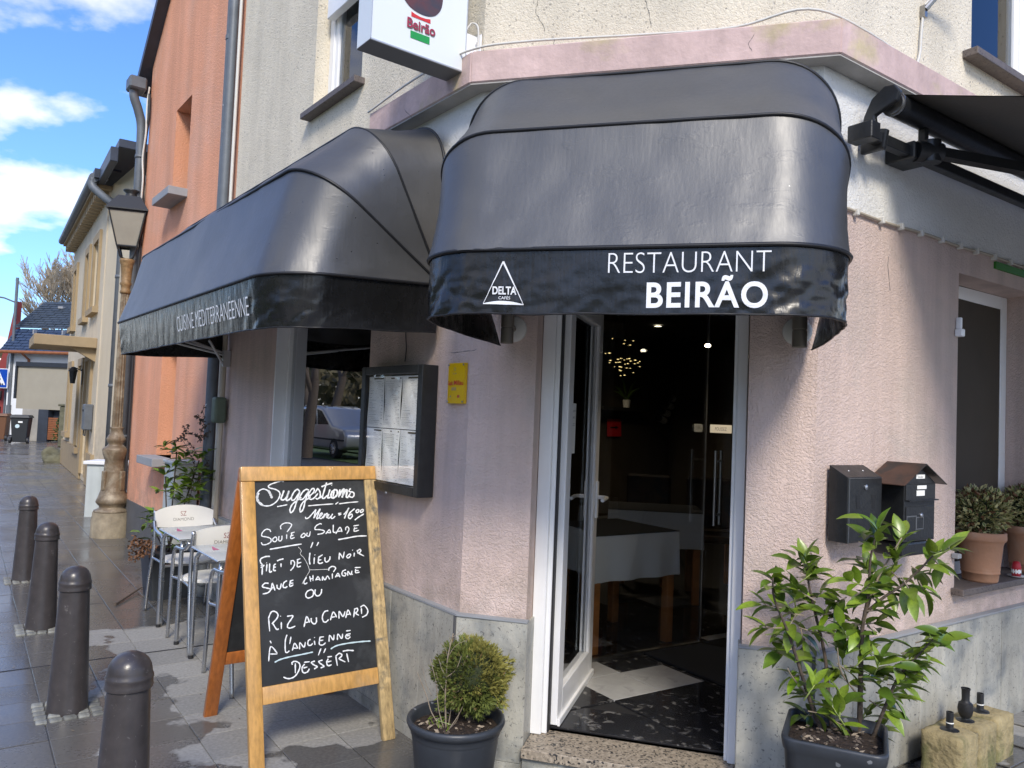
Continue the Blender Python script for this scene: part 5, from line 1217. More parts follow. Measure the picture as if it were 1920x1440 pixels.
mb = MB(); mb.prism([(0, 2.66), (-.45, 2.66), (0, 2.40)], 0, .12, Matrix(((0, 0, 1, 6.1), (1, 0, 0, 0), (0, 1, 0, 0), (0, 0, 0, 1)))); mb.build('canopy_bracket', M['tan_trim'], cream)
# eaves with brackets and round gutter
mb = MB(); mb.box(-.1, HL+.15, -.27, .05, 5.66, 5.73); mb.build('eaves_board', M['tan_trim'], cream)
for k in range(22):
    mb = MB(); x = .05+k*.31; mb.box(x, x+.14, -.22, .0, 5.50, 5.66); mb.build('eaves_bracket', M['tan_trim'], cream)
mb = MB(); mb.tube([(-.15, -.30, 5.79), (HL+.35, -.30, 5.79)], .085, 12); mb.build('gutter', M['zinc'], cream, smooth=True)
mb = MB(); mb.tube(cr([(HL+.28, -.32, 5.78), (HL+.30, -.30, 5.62), (HL+.48, -.12, 5.42), (HL+.76, .12, 5.18), (HL+.80, .18, 4.95)])+[Vector((HL+.80, .18, .7))], .075, 12)
for z in (1.9, 3.9): mb.tube([(HL+.80, .18, z), (HL+.80, .18, z+.06)], .085, 12)
mb.build('downpipe', M['zinc'], cream, smooth='all')
mb = MB(); mb.quad((HL+.02, .02, -.1), (HL+1.7, .30, -.1), (HL+1.7, .30, 5.9), (HL+.02, .02, 5.75)); mb.build('side_wall', M['cream_render'], cream)
mb = MB()
for k in range(24):
    z0 = 5.78+k*.15; y0 = -.30+k*.20
    mb.box(-.3, HL+.42, y0, y0+.24, z0+.02*(k % 2), z0+.17)
mb.build('roof', M['slate'], cream)
mb = MB(); mb.box(HL+.45, HL+1.95, -.10, 3.5, 5.98, 6.13); mb.box(HL+.16, HL+1.95, -.22, -.10, 5.72, 5.97); mb.build('verge_cladding', M['slate'], cream, bevel=.01)
mb = MB(); mb.box(HL+1.72, HL+1.80, .1, .35, -.1, 6.9); mb.build('corner_strip', M['grey_sill'], cream) if False else None
wl2 = thing('wall_lantern', 'small black lantern on the cream house beside its door', 'lantern', at(HB, 4.42, -.05, 2.15))
mb = MB(); mb.box(-.04, .04, -.01, .0, -.18, .16); mb.tube([(0, 0, .12), (0, -.14, .18)], .012, 6); mb.build('bracket', M['iron'], wl2)
mb = MB(); mb.lathe([(.05, -.16), (.085, .10), (.11, .10), (.04, .19), (.0, .20)], 6, c=(0, -.17, 0)); mb.build('lantern_body', M['iron'], wl2)
mb = MB(); mb.lathe([(.045, -.14), (.078, .08)], 6, c=(0, -.17, 0)); mb.build('lamp_glass', M['lamp_glass'], wl2)
pb = thing('post_box', 'grey metal letter box on the cream house wall', 'mailbox', at(HB, 6.30, 0, 1.35))
mb = MB(); mb.box(-.17, .17, -.16, .0, -.28, .22); mb.build('box', M['zinc'], pb, bevel=.02); mb = MB(); mb.box(-.10, .10, -.17, -.161, .08, .12); mb.build('slot', M['rubber'], pb)
mb = MB(); mb.tube([(-.15, -.12, -.28), (-.15, -.12, -.38), (.15, -.12, -.38), (.15, -.12, -.28)], .012, 6); mb.build('newspaper_ring', M['iron'], pb)
# ------------------------------------------------------------------ bronze street lamp
lp = thing('street_lamp', 'ornate bronze street lamp with fluted column and square glass lantern', 'street lamp', W(-4.83, 9.56, 0))
LB = Matrix.Translation((0, 0, 0))
mb = MB(); mb.lathe([(.0, -.05), (.225, -.05), (.225, .22), (.215, .26), (.215, .30)], 24); mb.build('foot', M['lamp_stone'], lp, smooth=True)
mb = MB(); mb.lathe([(.205, .30), (.205, .32), (.15, .345), (.145, .37), (.175, .40), (.19, .425), (.17, .47), (.135, .58), (.12, .70), (.118, .86), (.112, .93), (.125, .945), (.13, .97), (.142, 1.00), (.150, 1.05), (.145, 1.075), (.100, 1.10), (.085, 1.13), (.105, 1.155), (.112, 1.19), (.095, 1.225), (.075, 1.26), (.072, 1.30), (.080, 1.32), (.080, 1.335)], 20); mb.build('pedestal', M['lamp_bronze'], lp, smooth='all')
mb = MB()
for a in (2.6, -.9, .9, 4.4):
    mb.box(-.035, .035, .105, .145, .56, .80, Matrix.Rotation(a, 4, 'Z'))
mb.build('ornament', M['lamp_bronze'], lp, bevel=.012, seg=2, kind='stuff')
mb = MB(); mb.lathe([(.062, 1.335), (.060, 1.6), (.055, 2.4), (.050, 2.98)], 24, flute=(0, .16, 0, 3)); mb.build('column', M['lamp_bronze'], lp)
mb = MB(); mb.lathe([(.055, 2.98), (.068, 3.0), (.055, 3.03), (.058, 3.08), (.072, 3.10), (.060, 3.13), (.064, 3.22), (.075, 3.34), (.090, 3.38), (.092, 3.41), (0, 3.41)], 20); mb.build('capital', M['lamp_gold'], lp, smooth='all')
ang = PI/4; RA = Matrix.Rotation(rad(17), 4, 'Z'); zl = 3.56
mb = MB()
for k in range(4):
    a = k*PI/2+ang; c, s = math.cos(a), math.sin(a)
    mb.tube(cr([(0.03*c, .03*s, 3.41), (.10*c, .10*s, 3.43), (.13*c, .13*s, 3.50), (.155*c, .155*s, zl)]), .012, 6, RA)
mb.build('cradle', M['iron'], lp)
mb = MB(); hb, ht = .112, .205
for k in range(4):
    a = k*PI/2+ang; c, s = math.cos(a)*1.414, math.sin(a)*1.414
    mb.tube([(hb*c, hb*s, zl), (ht*c, ht*s, zl+.42)], .011, 4, RA)
for r_, z in ((hb, zl), (ht, zl+.42)):
    q = [(r_*1.414*math.cos(k*PI/2+ang), r_*1.414*math.sin(k*PI/2+ang), z) for k in range(4)]; mb.tube(q, .013, 4, RA, closed=True)
mb.build('lantern_frame', M['iron'], lp)
for k in range(4):
    a, b = k*PI/2+ang, (k+1)*PI/2+ang; p = lambda r_, t, z: (r_*1.40*math.cos(t), r_*1.40*math.sin(t), z)
    mb = MB(); mb.quad(p(hb, a, zl+.01), p(hb, b, zl+.01), p(ht, b, zl+.41), p(ht, a, zl+.41), RA); mb.build('lantern_pane', M['lamp_glass'], lp)
mb = MB(); mb.add([(r_*1.414*math.cos(k*PI/2+ang), r_*1.414*math.sin(k*PI/2+ang), z) for r_, z in ((.235, zl+.43), (.235, zl+.445), (.125, zl+.62), (.105, zl+.62)) for k in range(4)], [(j*4+k, j*4+(k+1) % 4, j*4+4+(k+1) % 4, j*4+4+k) for j in range(3) for k in range(4)]+[(3, 2, 1, 0), (12, 13, 14, 15)], RA)
mb.build('lantern_roof', M['iron'], lp)
mb = MB(); mb.lathe([(.10, zl+.62), (.075, zl+.64), (.06, zl+.67), (.095, zl+.70), (.095, zl+.715), (.03, zl+.73), (0, zl+.735)], 16); mb.build('finial', M['iron'], lp, smooth='all')
# ------------------------------------------------------------------ far end of the street
HZ = W(0, 0)
wh = thing('white_house', 'white house with a large grey and blue slate roof at the end of the street', 'building', W(-22.1, 34.0, 0, rad(-8)))
mb = MB(); mb.box(.0, 9, 0, 8, 0, 3.6); mb.build('wall', M['white_paint'], wh)
def slates(x0, x1, z0, z1, y0, y1, rows, mt, nm):
    mb = MB()
    for r_ in range(rows):
        t0, t1 = r_/rows, (r_+1)/rows; za, zb_ = z0+(z1-z0)*t0, z0+(z1-z0)*t1; ya_, yb_ = y0+(y1-y0)*t0, y0+(y1-y0)*t1
        x = x0-(.2 if r_ % 2 else 0)
        while x < x1:
            xa, xb = max(x, x0)+.012, min(x+.42, x1)-.012
            if xb > xa: j = random.uniform(0, .025); mb.add([(xa, ya_-.05-j, za), (xb, ya_-.05-j, za), (xb, yb_, zb_+.02), (xa, yb_, zb_+.02), (xa, ya_, za), (xb, ya_, za)], [(0, 1, 2, 3), (0, 4, 5, 1)])
            x += .42
    mb.quad((x0, y0+.03, z0), (x1, y0+.03, z0), (x1, y1+.03, z1), (x0, y1+.03, z1))
    return mb.build(nm, M[mt], wh, kind='stuff')
slates(-.1, 9, 3.62, 4.68, -.45, .45, 8, 'slate_blue', 'lower_roof_slates'); slates(-.25, 9, 4.74, 6.15, .42, 2.2, 12, 'slate_grey', 'upper_roof_slates')
mb = MB(); mb.tube([(-.1, -.5, 3.60), (9, -.5, 3.60)], .07, 8); mb.tube([(1.0, -.45, 3.55), (1.0, -.05, 3.3), (1.0, -.05, 2.2)], .05, 8); mb.build('gutter', M['fence_wood'], wh)
mb = MB()
for x, z in ((1.0, 5.85), (2.4, 5.85)): mb.box(x-.12, x+.12, 1.65, 1.95, z-.05, z+.05)
for x in (1.0, 2.4): mb.box(x-.03, x+.03, .1, .3, 4.45, 4.65)
mb.build('roof_vent', M['grey_sill'], wh)
gar = thing('garage', 'flat roofed tan garage with slate and timber cladding below', 'garage', W(-19.05, 29.9, 0, rad(-5)))
mb = MB(); mb.box(0, 4.4, 0, 4, 1.22, 2.85); mb.build('upper_wall', M['tan_render'], gar)
mb = MB(); mb.box(-.06, 4.5, -.08, 4.1, 2.85, 3.02); mb.box(-.07, -.0, -.08, 4, 1.6, 2.85); mb.build('roof_edge', M['slate'], gar)
for x0, x1, mt, nm in ((.3, .95, 'concrete', 'concrete_pier'), (.95, 1.35, 'slate', 'slate_pier')): 
    mb = MB(); mb.box(x0, x1, -.02, .4, 0, 1.22); mb.build(nm, M[mt], gar)
mb = MB(); mb.box(1.35, 4.4, .3, .4, 0, 1.22); mb.build('recess_wall', M['slate'], gar)
for k in range(12):
    mb = MB(); z = .08+k*.071; mb.box(1.36, 2.55, .0, .04, z, z+.058); mb.build('timber_slat', M['fence_wood'], gar)
sh = thing('small_conifer', 'small green bush in front of the timber slats', 'shrub', W(-16.95, 29.3, 0))
mb = MB()
for k in range(260):
    a, h = random.random()*6.28, random.random(); r_ = (.34*(1-h*.75))*random.random()**.5; c = Vector((r_*math.cos(a), r_*math.sin(a), .1+h*.85))
    d1 = Vector((random.uniform(-1, 1), random.uniform(-1, 1), random.uniform(-.4, 1))).normalized()*.09; d2 = d1.orthogonal().normalized()*.025; mb.add([c-d2, c+d2, c+d1], [(0, 1, 2)])
mb.build('foliage', M['leaf_d'], sh, kind='stuff'); mb = MB(); mb.tube([(0, 0, 0), (0, 0, .7)], [.03, .01], 6); mb.build('trunk', M['bark'], sh)
def bin_(px, py, mt, lab):
    p = ground(px, py); b = thing('wheelie_bin', lab, 'wheelie bin', W(p.x, p.y, 0, rad(20)), 'wheelie bins at the end of the street')
    mb = MB(); s = lambda r_, z: [(-r_, -r_*1.15, z), (r_, -r_*1.15, z), (r_, r_*1.15, z), (-r_, r_*1.15, z)]
    mb.add(s(.22, .05)+s(.28, .92), [(3, 2, 1, 0), (4, 5, 6, 7)]+[(k, (k+1) % 4, 4+(k+1) % 4, 4+k) for k in range(4)]); mb.build('body', M[mt], b, bevel=.02)
    mb = MB(); mb.add(s(.32, .92)+s(.27, 1.02), [(3, 2, 1, 0), (4, 5, 6, 7)]+[(k, (k+1) % 4, 4+(k+1) % 4, 4+k) for k in range(4)]); mb.tube([(-.2, .36, .95), (.2, .36, .95)], .02, 6); mb.build('lid', M[mt], b, bevel=.015)
    for sx in (-1, 1):
        mb = MB(); mb.tube([(sx*.24, -.24, .11), (sx*.31, -.24, .11)], .11, 14); wh_ = mb.build('wheel', M['rubber'], b, smooth=True); mb = MB(); mb.tube([(sx*.245, -.24, .11), (sx*.315, -.24, .11)], .05, 10); mb.build('hub', M['grey_sill'], wh_)
    if mt == 'bin_plastic':
        mb = MB(); mb.lathe([(0, 0), (.07, 0)], 14, cap=False, M=Matrix.Translation((-.06, -.315, .62)) @ Matrix.Rotation(rad(83), 4, 'X')); mb.build('sticker', M['chalk_blue'], b)
        mb = MB(); mb.quad((-.04, -.322, .74), (.10, -.322, .74), (.10, -.327, .80), (-.04, -.327, .80)); mb.build('label', M['paper'], b)
bin_(38, 831, 'bin_plastic', 'black wheelie bin with a round pale sticker beside the tan garage'); bin_(-2, 826, 'bin_brown', 'brown wheelie bin cut by the left edge of the photo')
rh = thing('red_house', 'narrow red gabled house at the far left end of the street', 'building', W(-22.35, 34.6, 0, rad(-8)))
mb = MB(); mb.prism([(-3, 0), (0, 0), (0, 5.95), (-.30, 4.2), (-.9, 2.2), (-3, 2.0)], 0, .35, Matrix(((1, 0, 0, 0), (0, 0, 1, 0), (0, 1, 0, 0), (0, 0, 0, 1)))); mb.build('wall', M['red_render'], rh)
mb = MB(); mb.tube([(.0, -.1, 3.75), (-.10, -.12, 3.4), (-.12, -.12, 0)], .05, 8); mb.build('downpipe', M['zinc'], rh)
for k in range(2):
    mb = MB(); mb.box(-.9-k*.1, -.4, -.03, .0, .5+k*1.0, 1.2+k*.7); mb.build('window', M['car_glass'], rh)
pc = ground(13, 815)
cs = thing('crossing_sign', 'blue square pedestrian crossing sign on a grey lamp post', 'sign', W(pc.x, pc.y, 0, rad(-10)))
mb = MB(); mb.tube([(0, 0, 0), (0, 0, 1.3), ], .10, 12); mb.tube([(0, 0, 1.3), (0, 0, 6.9)], .06, 12); mb.tube([(0, 0, 5.8), (-.6, 0, 6.0), (-3.2, 0, 6.35)], .035, 8); mb.build('post', M['zinc'], cs, smooth=True)
u = 1/FPX*(pc-CAM).length
sx0, sx1, sz0, sz1 = -.90, .02, 1.65+(745-727)*u*0+1.02-.32, 2.0
xs_, z_top = loc(20, 693, W(pc.x, pc.y, 0, rad(-10))); _, z_bot = loc(18, 727, W(pc.x, pc.y, 0, rad(-10))); x_r = xs_
h_ = z_top-z_bot; CSR = (x_r-h_, x_r, z_bot, z_top)
mb = MB(); mb.box(CSR[0]-.03, CSR[1]+.03, -.16, -.13, CSR[2]-.03, CSR[3]+.03); mb.build('sign_border', M['white_paint'], cs, bevel=.003)
mb = MB(); mb.box(CSR[0], CSR[1], -.168, -.161, CSR[2], CSR[3]); mb.build('sign_panel', M['sign_blue'], cs)
cx_ = (CSR[0]+CSR[1])/2; mb = MB(); mb.add([(CSR[0]+h_*.08, -.172, CSR[2]+h_*.14), (CSR[1]-h_*.08, -.172, CSR[2]+h_*.14), (cx_, -.172, CSR[3]-h_*.1)], [(0, 1, 2)]); mb.build('white_triangle', M['white_print'], cs)
mb = MB(); b_ = lambda pts, r_=.025: mb.tube([(cx_+h_*x, -.178, CSR[2]+h_*z) for x, z in pts], r_*h_*1.3, 6)
b_([(0, .62), (.0, .66)], .06); b_([(0, .58), (.01, .38)], .05); b_([(.01, .40), (.10, .20)]); b_([(.01, .40), (-.10, .20)]); b_([(0, .55), (.10, .44)]); b_([(0, .55), (-.10, .42)])
for x in (-.24, -.12, .12, .24): b_([(x, .16), (x+.03, .21)], .03)
mb.build('walking_figure', M['black_matt'], cs)
rk = thing('mossy_rock', 'mossy boulder at the foot of the cream house', 'boulder', W(*ground(98, 866).to_2d()))
bm = bmesh.new(); bmesh.ops.create_icosphere(bm, subdivisions=3, radius=.30)
for v in bm.verts: v.co = Vector((v.co.x*1.0, v.co.y*.9, v.co.z*.9+.12))+v.co.normalized()*mn.noise(v.co*3)*.2
me = bpy.data.meshes.new('rock'); bm.to_mesh(me); bm.free(); me.materials.append(M['mossy']); o = bpy.data.objects.new('rock', me); COL.objects.link(o); o.parent = rk
gp = thing('old_gatepost', 'lichen covered stone gatepost left of the cream house', 'gatepost', W(*ground(117, 838).to_2d()))
mb = MB(); mb.box(-.12, .12, -.12, .12, 0, 1.4); mb.build('post', M['mossy'], gp, bevel=.03); mb = MB(); mb.box(-.16, .16, -.16, .16, 1.4, 1.48); mb.build('cap', M['mossy'], gp, bevel=.02)
# ------------------------------------------------------------------ bare trees
def bare_tree(x, y, h, spread, seed, lab, mt='tree_bark', depth=6, grp=None, lean=0, thick=.022, cat='tree', fat=0):
    rnd = random.Random(seed); t = thing('bare_tree', lab, cat, W(x, y, 0), grp)
    tr, cw = MB(), MB()
    def grow(p, d, L, r, k):
        n = 3; pts = [p]; rs = [r]; q = p.copy(); dd_ = d.copy()
        for i in range(n):
            dd_ = (dd_+Vector((rnd.uniform(-.14, .14), rnd.uniform(-.14, .14), rnd.uniform(-.02, .12)))).normalized(); q = q+dd_*(L/n); pts.append(q.copy()); rs.append(r*(1-.38*(i+1)/n)+fat)
        (tr if k < 2 else cw).tube(pts, rs, 7 if k < 2 else (5 if k < 3 else 3), cap=False)
        if k >= depth: return
        m = rnd.randint(2, 3) if k < 2 else 3
        for c in range(m+(1 if k > 2 else 0)):
            f = 1 if c == 0 else rnd.uniform(.35, 1); i = min(2, int(f*3)); b = pts[i].lerp(pts[i+1], f*3-i) if f < 1 else pts[-1]
            ax = Vector((rnd.uniform(-1, 1), rnd.uniform(-1, 1), rnd.uniform(-.2, .5)))
            nd = (dd_+ax.normalized()*spread*(.35 if c == 0 else rnd.uniform(.6, 1.1))).normalized(); nd.z = max(nd.z, -.05)
            grow(b, nd, L*rnd.uniform(.62, .80), rs[i+1]*rnd.uniform(.5, .75)+.002, k+1)
    grow(Vector((0, 0, 0)), Vector((lean, 0, 1)).normalized(), h*.30, h*thick, 0)
    tr.build('trunk', M[mt], t, smooth='all'); cw.build('crown', M[mt], t, kind='stuff'); return t
bare_tree(-27.6, 47, 12.6, .62, 5, 'large bare tree with pale branches rising behind the slate roof', depth=7, fat=.007)
bare_tree(-24.6, 48.5, 12.0, .55, 11, 'second bare tree behind the slate roof, nearer the cream house', depth=7, fat=.007)
# haze of distant hedge at the street's end
mb = MB(); 
for k in range(1500):
    c = Vector((random.uniform(-75, -26), random.uniform(62, 75), 0)); c.z = random.random()**1.3*(4.5+1.8*mn.noise(Vector((c.x*.12, 0, 3)))); d1 = Vector((random.uniform(-1, 1), random.uniform(-1, 1), random.uniform(-.3, 1)))*.9; d2 = d1.orthogonal().normalized()*.5; mb.add([c-d2, c+d2, c+d1], [(0, 1, 2)])
mb.build('distant_thicket', M['hedge'], kind='stuff')
# ------------------------------------------------------------------ foliage
def leaf_mesh(L, Wd, curl, fold, mts, name='leaf', n=6, wav=.0):
    mb = MB(); vs = []
    for i in range(n+1):
        t = i/n; ww = Wd*.5*(math.sin(PI*min(1, t*1.02)**.85)**.8 if 0 < t < 1 else .02); z = -curl*L*t*t+.02*L*math.sin(t*3)
        x = L*(t-.12*curl*t*t)
        for s in (-1, 0, 1): vs.append((x, s*ww, z+abs(s)*fold*ww+(wav*math.sin(t*11+s) if s else 0)))
    fs = []
    for i in range(n):
        for s in (0, 1): a = i*3+s; fs.append((a, a+1, a+4, a+3))
    mb.add(vs, fs)
    mb.tube([(0, 0, -.0006)]+[(L*(k/4)*(1-.12*curl*k/4), 0, -curl*L*(k/4)**2+.02*L*math.sin(3*k/4)+.0004) for k in range(1, 4)], [.0022, .0014, .0009, .0005], 3, mi=1)
    return mb.mesh(name, mts, smooth='all')
D('midrib', (.30, .36, .10), .5)
LM = []
for mt in ('leaf_a', 'leaf_a', 'leaf_b', 'leaf_a', 'leaf_c', 'leaf_b'):
    LM.append(leaf_mesh(1.0, random.uniform(.36, .45), random.uniform(.02, .32), random.uniform(.15, .5), [M[mt], M['midrib']], wav=.008))
def put_leaf(parent, p, d, L, me=None, roll=None, droop=0):
    d = Vector(d).normalized(); up = Vector((0, 0, 1))
    y = up.cross(d); y = y.normalized() if y.length > .05 else Vector((1, 0, 0)); z = d.cross(y)
    R = Matrix((d, y, z)).transposed().to_4x4() @ Matrix.Rotation(roll if roll is not None else random.uniform(-.6, .6), 4, 'X')
    o = bpy.data.objects.new('leaf', me or random.choice(LM)); COL.objects.link(o); o.parent = parent
    o.location = p; o.rotation_euler = R.to_euler(); o.scale = (L, L*random.uniform(.9, 1.1), L); return o
def pplane(px, py, depth):                                   # pixel at a given distance ahead of the camera
    return CAM+ray(px, py)*depth
# ---- cherry laurel in the square planter, right of the door
def C8(x, y): return (1360+x/2.5714, 880+y/2.5714)
PLc = Vector((1.245, 2.915, gz(1.28)))
LR_ = W(PLc.x, PLc.y, PLc.z, rad(-25)); LI = LR_.inverted()
lau = thing('cherry_laurel', 'tall green cherry laurel in a square dark planter right of the doorway', 'potted plant', LR_)
def rsq(r_, rc, z, n=6):
    out = []
    for q in range(4):
        a0_ = q*PI/2; c = ((r_-rc)*(1 if q in (0, 3) else -1), (r_-rc)*(1 if q in (0, 1) else -1))
        out += [(c[0]+rc*math.cos(a0_+k*PI/2/n), c[1]+rc*math.sin(a0_+k*PI/2/n), z) for k in range(n+1)]
    return out
def ringmesh(mb, rings):
    n = len(rings[0]); mb.add([v for r_ in rings for v in r_], [(j*n+k, j*n+(k+1) % n, (j+1)*n+(k+1) % n, (j+1)*n+k) for j in range(len(rings)-1) for k in range(n)])
def planter(t, r_, h, rc, mt='planter_black', taper=.8):
    mb = MB(); ringmesh(mb, [rsq(r_*taper, rc, 0), rsq(r_*.97, rc, h-.05), rsq(r_*1.0, rc, h-.045), rsq(r_*1.03, rc, h-.01), rsq(r_*1.02, rc, h), rsq(r_*.95, rc*.9, h), rsq(r_*.93, rc*.9, h-.06)])
    mb.build('planter', M[mt], t, smooth='all')
    mb = MB(); ringmesh(mb, [rsq(r_*.94, rc*.9, h-.045), rsq(r_*.5, rc*.4, h-.035), rsq(.004, .002, h-.03)]); mb.build('soil', M['soil'], t)
    for k in range(36):
        mb2 = None
def debris(t, r_, z, n, sq=False):
    mb = MB()
    for k in range(n):
        a = random.random()*6.28; q = r_*random.random()**.5; c = Vector((q*math.cos(a), q*math.sin(a), z+random.uniform(0, .012)))
        if k % 3: 
            d1 = Vector((random.uniform(-1, 1), random.uniform(-1, 1), random.uniform(-.1, .4)))*.014; d2 = d1.orthogonal().normalized()*.005; mb.add([c-d1, c+d2, c+d1, c-d2], [(0, 1, 2, 3)], mi=k % 2)
        else: mb.lathe([(0, 0), (.006, .002), (.005, .006), (0, .008)], 5, c=c, mi=0)
    mb.build('debris', [M['bark'], M['twig']], t, kind='stuff')
planter(lau, .172, .49, .05); debris(lau, .14, .455, 90)
def branch(pts, r0, r1, dj, t=lau, I=LI, base=3.0, nm='stem'):
    P_ = [I @ pplane(*C8(x, y), base+d) for (x, y), d in zip(pts, dj)]
    q = cr(P_, 5); mb = MB(); mb.tube(q, [r0+(r1-r0)*k/(len(q)-1) for k in range(len(q))], 7); mb.build(nm, M['bark'] if r0 > .005 else M['twig'], t, smooth='all'); return q
B0 = 2.97
br = []
br.append(branch([(545, 1415), (520, 1340), (455, 1240), (400, 1090), (350, 930), (300, 780), (235, 620), (230, 520)], .011, .003, [0, 0, 0, -.02, -.03, -.05, -.06, -.06], base=B0))
br.append(branch([(655, 1415), (648, 1300), (650, 1100), (655, 900), (662, 750), (690, 600), (700, 430), (735, 290)], .013, .003, [0, .01, .02, .02, 0, -.02, -.03, -.04], base=B0))
br.append(branch([(520, 1330), (500, 1130), (480, 900), (425, 660), (400, 540), (390, 420)], .009, .003, [0, .05, .10, .12, .12, .12], base=B0))
br.append(branch([(660, 1400), (700, 1320), (760, 1170), (830, 1010), (900, 930), (1000, 820)], .009, .003, [0, -.03, -.08, -.10, -.12, -.14], base=B0))
br.append(branch([(668, 700), (760, 620), (850, 560), (940, 480), (1010, 410), (1080, 380)], .006, .0025, [0, -.02, -.03, -.05, -.06, -.08], base=B0))
br.append(branch([(662, 760), (720, 560), (790, 430), (850, 330)], .005, .0025, [0, .03, .05, .05], base=B0))
br.append(branch([(400, 1090), (330, 1010), (300, 960)], .004, .002, [-.02, -.06, -.08], base=B0)); br.append(branch([(650, 1100), (560, 980), (540, 860)], .004, .002, [.02, -.04, -.06], base=B0))
tips = [(735, 292, 5, 0, -1), (850, 325, 5, .5, -.8), (390, 425, 6, 0, -1), (230, 545, 6, -.6, -.2), (180, 655, 4, -1, .2), (185, 765, 4, -1, .3), (420, 500, 5, .8, -.3), (350, 580, 5, -.4, 0), (1010, 420, 5, .3, -1), (1085, 385, 4, 1, -.1),
  (950, 500, 5, .4, .6), (870, 560, 5, .3, .8), (830, 430, 5, 0, -.5), (690, 480, 4, -.3, -.7), (700, 560, 5, .1, .2), (600, 540, 5, -.9, -.1), (650, 630, 5, -.3, .5), (480, 600, 4, .6, .2), (290, 690, 5, -.7, .2), (300, 770, 4, -.4, .8),
  (380, 850, 5, .1, .9), (260, 890, 5, -.7, .6), (560, 760, 5, -.3, -.2), (640, 770, 5, -.2, .5), (725, 740, 4, .7, .1), (760, 680, 4, 1, .05), (320, 1000, 5, -.9, .3), (370, 1090, 5, -.9, -.1), (430, 1040, 4, .4, -.5), (380, 1190, 5, -.8, .1),
  (480, 1180, 5, .3, .4), (560, 860, 5, -.1, -.7), (600, 980, 5, .2, .5), (680, 900, 5, .5, -.2), (730, 1000, 5, .5, .3), (750, 920, 4, .2, -.8), (930, 905, 6, .9, -.2), (1000, 815, 5, 1, .0), (900, 970, 5, .6, .6), (860, 1040, 5, .8, .4),
  (820, 1110, 5, .7, .5), (780, 1170, 4, .5, .7), (740, 1260, 5, .5, -.2), (560, 1110, 5, .2, -.5), (560, 1230, 4, .4, .5), (520, 1150, 4, -.4, -.5), (690, 1180, 4, .3, -.4), (600, 1290, 3, -.5, .3), (960, 590, 4, .3, .8), (900, 600, 4, .1, .9), (1045, 480, 4, .5, .9),
  (460, 700, 4, -.2, .3), (540, 640, 4, -.6, .4), (800, 600, 4, .4, .9), (520, 960, 4, -.4, .2), (640, 860, 4, .6, .5), (330, 610, 4, -.3, -.6), (440, 790, 4, .5, .5), (760, 540, 4, .8, -.2)]
nl = 0
for x, y, n, dx, dy in tips:
    dep = B0+random.uniform(-.14, .12); p = LI @ pplane(*C8(x, y), dep)
    ax = LI.to_3x3() @ (RR*dx-UU*dy*.8+FW*random.uniform(-.6, .3)+Vector((0, 0, .25))); ax.normalize()
    a_ = ax.orthogonal().normalized(); b_ = ax.cross(a_)
    for k in range(n):
        th_ = k*2.4+random.random(); sp = random.uniform(.5, 1.0); d = ax*(1.0 if k else 1.6)+(a_*math.cos(th_)+b_*math.sin(th_))*sp; d.z += .12
        put_leaf(lau, p-ax*.012*k, d, random.uniform(.080, .112), me=random.choice(LM) if dy < .6 else random.choice(LM[:4])); nl += 1
    mb = MB(); bb = p-ax*.07; mb.tube([bb, p-ax*.03, p], [.003, .0025, .002], 5); mb.build('twig', M['midrib'] if dy < 0 else M['twig'], lau, smooth='all')
for q in br:                                                 # leaves along the stems
    for k in range(4, len(q), 4):
        if nl >= 298 or q[k].z < .62: continue
        a = random.random()*6.28; put_leaf(lau, q[k], (math.cos(a), math.sin(a), random.uniform(-.2, .5)), random.uniform(.08, .115)); nl += 1
ex = MB(); tmp = [(m_, [tuple(v.co) for v in m_.vertices], [tuple(p.vertices) for p in m_.polygons if p.material_index == 0]) for m_ in LM[:4]]
for k in range(170):                                         # inner leaves beyond the individually built ones
    q = random.choice(br[:4]); p = Vector(random.choice(q[6:])); 
    if p.z < .6: continue
    a = random.random()*6.28; d = Vector((math.cos(a), math.sin(a), random.uniform(-.2, .6))).normalized(); y = Vector((0, 0, 1)).cross(d).normalized(); z_ = d.cross(y); L = random.uniform(.07, .105)
    p += Vector((random.uniform(-.05, .05), random.uniform(-.04, .06), random.uniform(-.04, .04))); m_, vs_, fs_ = random.choice(tmp)
    ex.add(vs_, fs_, Matrix.Translation(p) @ Matrix((d, y, z_)).transposed().to_4x4() @ Matrix.Rotation(random.uniform(-.7, .7), 4, 'X') @ Matrix.Scale(L, 4), mi=k % 2)
ex.build('inner_leaves', [M['leaf_b'], M['leaf_a']], lau, smooth='all', kind='stuff')
# ---- round pot with golden conifer ball and dry twigs
pr = thing('conifer_pot', 'round dark plastic pot with a clipped golden conifer ball and dry twigs', 'potted plant', W(-.178, 3.315, 0))
hp, rp = .385, .205
mb = MB(); mb.lathe([(0, 0), (.135, 0), (.145, .01), (.182, hp-.07), (.184, hp-.062), (.188, hp-.055), (.186, hp-.035), (.200, hp-.028), (.207, hp-.012), (.204, hp+.002), (.194, hp+.004), (.184, hp-.006), (.180, hp-.06)], 48, cap=False); mb.build('pot', M['planter_black'], pr, smooth='all')
mb = MB(); mb.grid(lambda u, v: (.181*v*math.cos(u*2*PI), .181*v*math.sin(u*2*PI), hp-.045+.012*(1-v)+.008*mn.noise(Vector((v*math.cos(u*6.283)*6, v*math.sin(u*6.283)*6, 1)))), 40, 10); mb.build('soil', M['soil'], pr, smooth='all'); debris(pr, .16, hp-.04, 120)
cb_ = Vector((.055, .06, .535)); rb = .158
mb = MB()
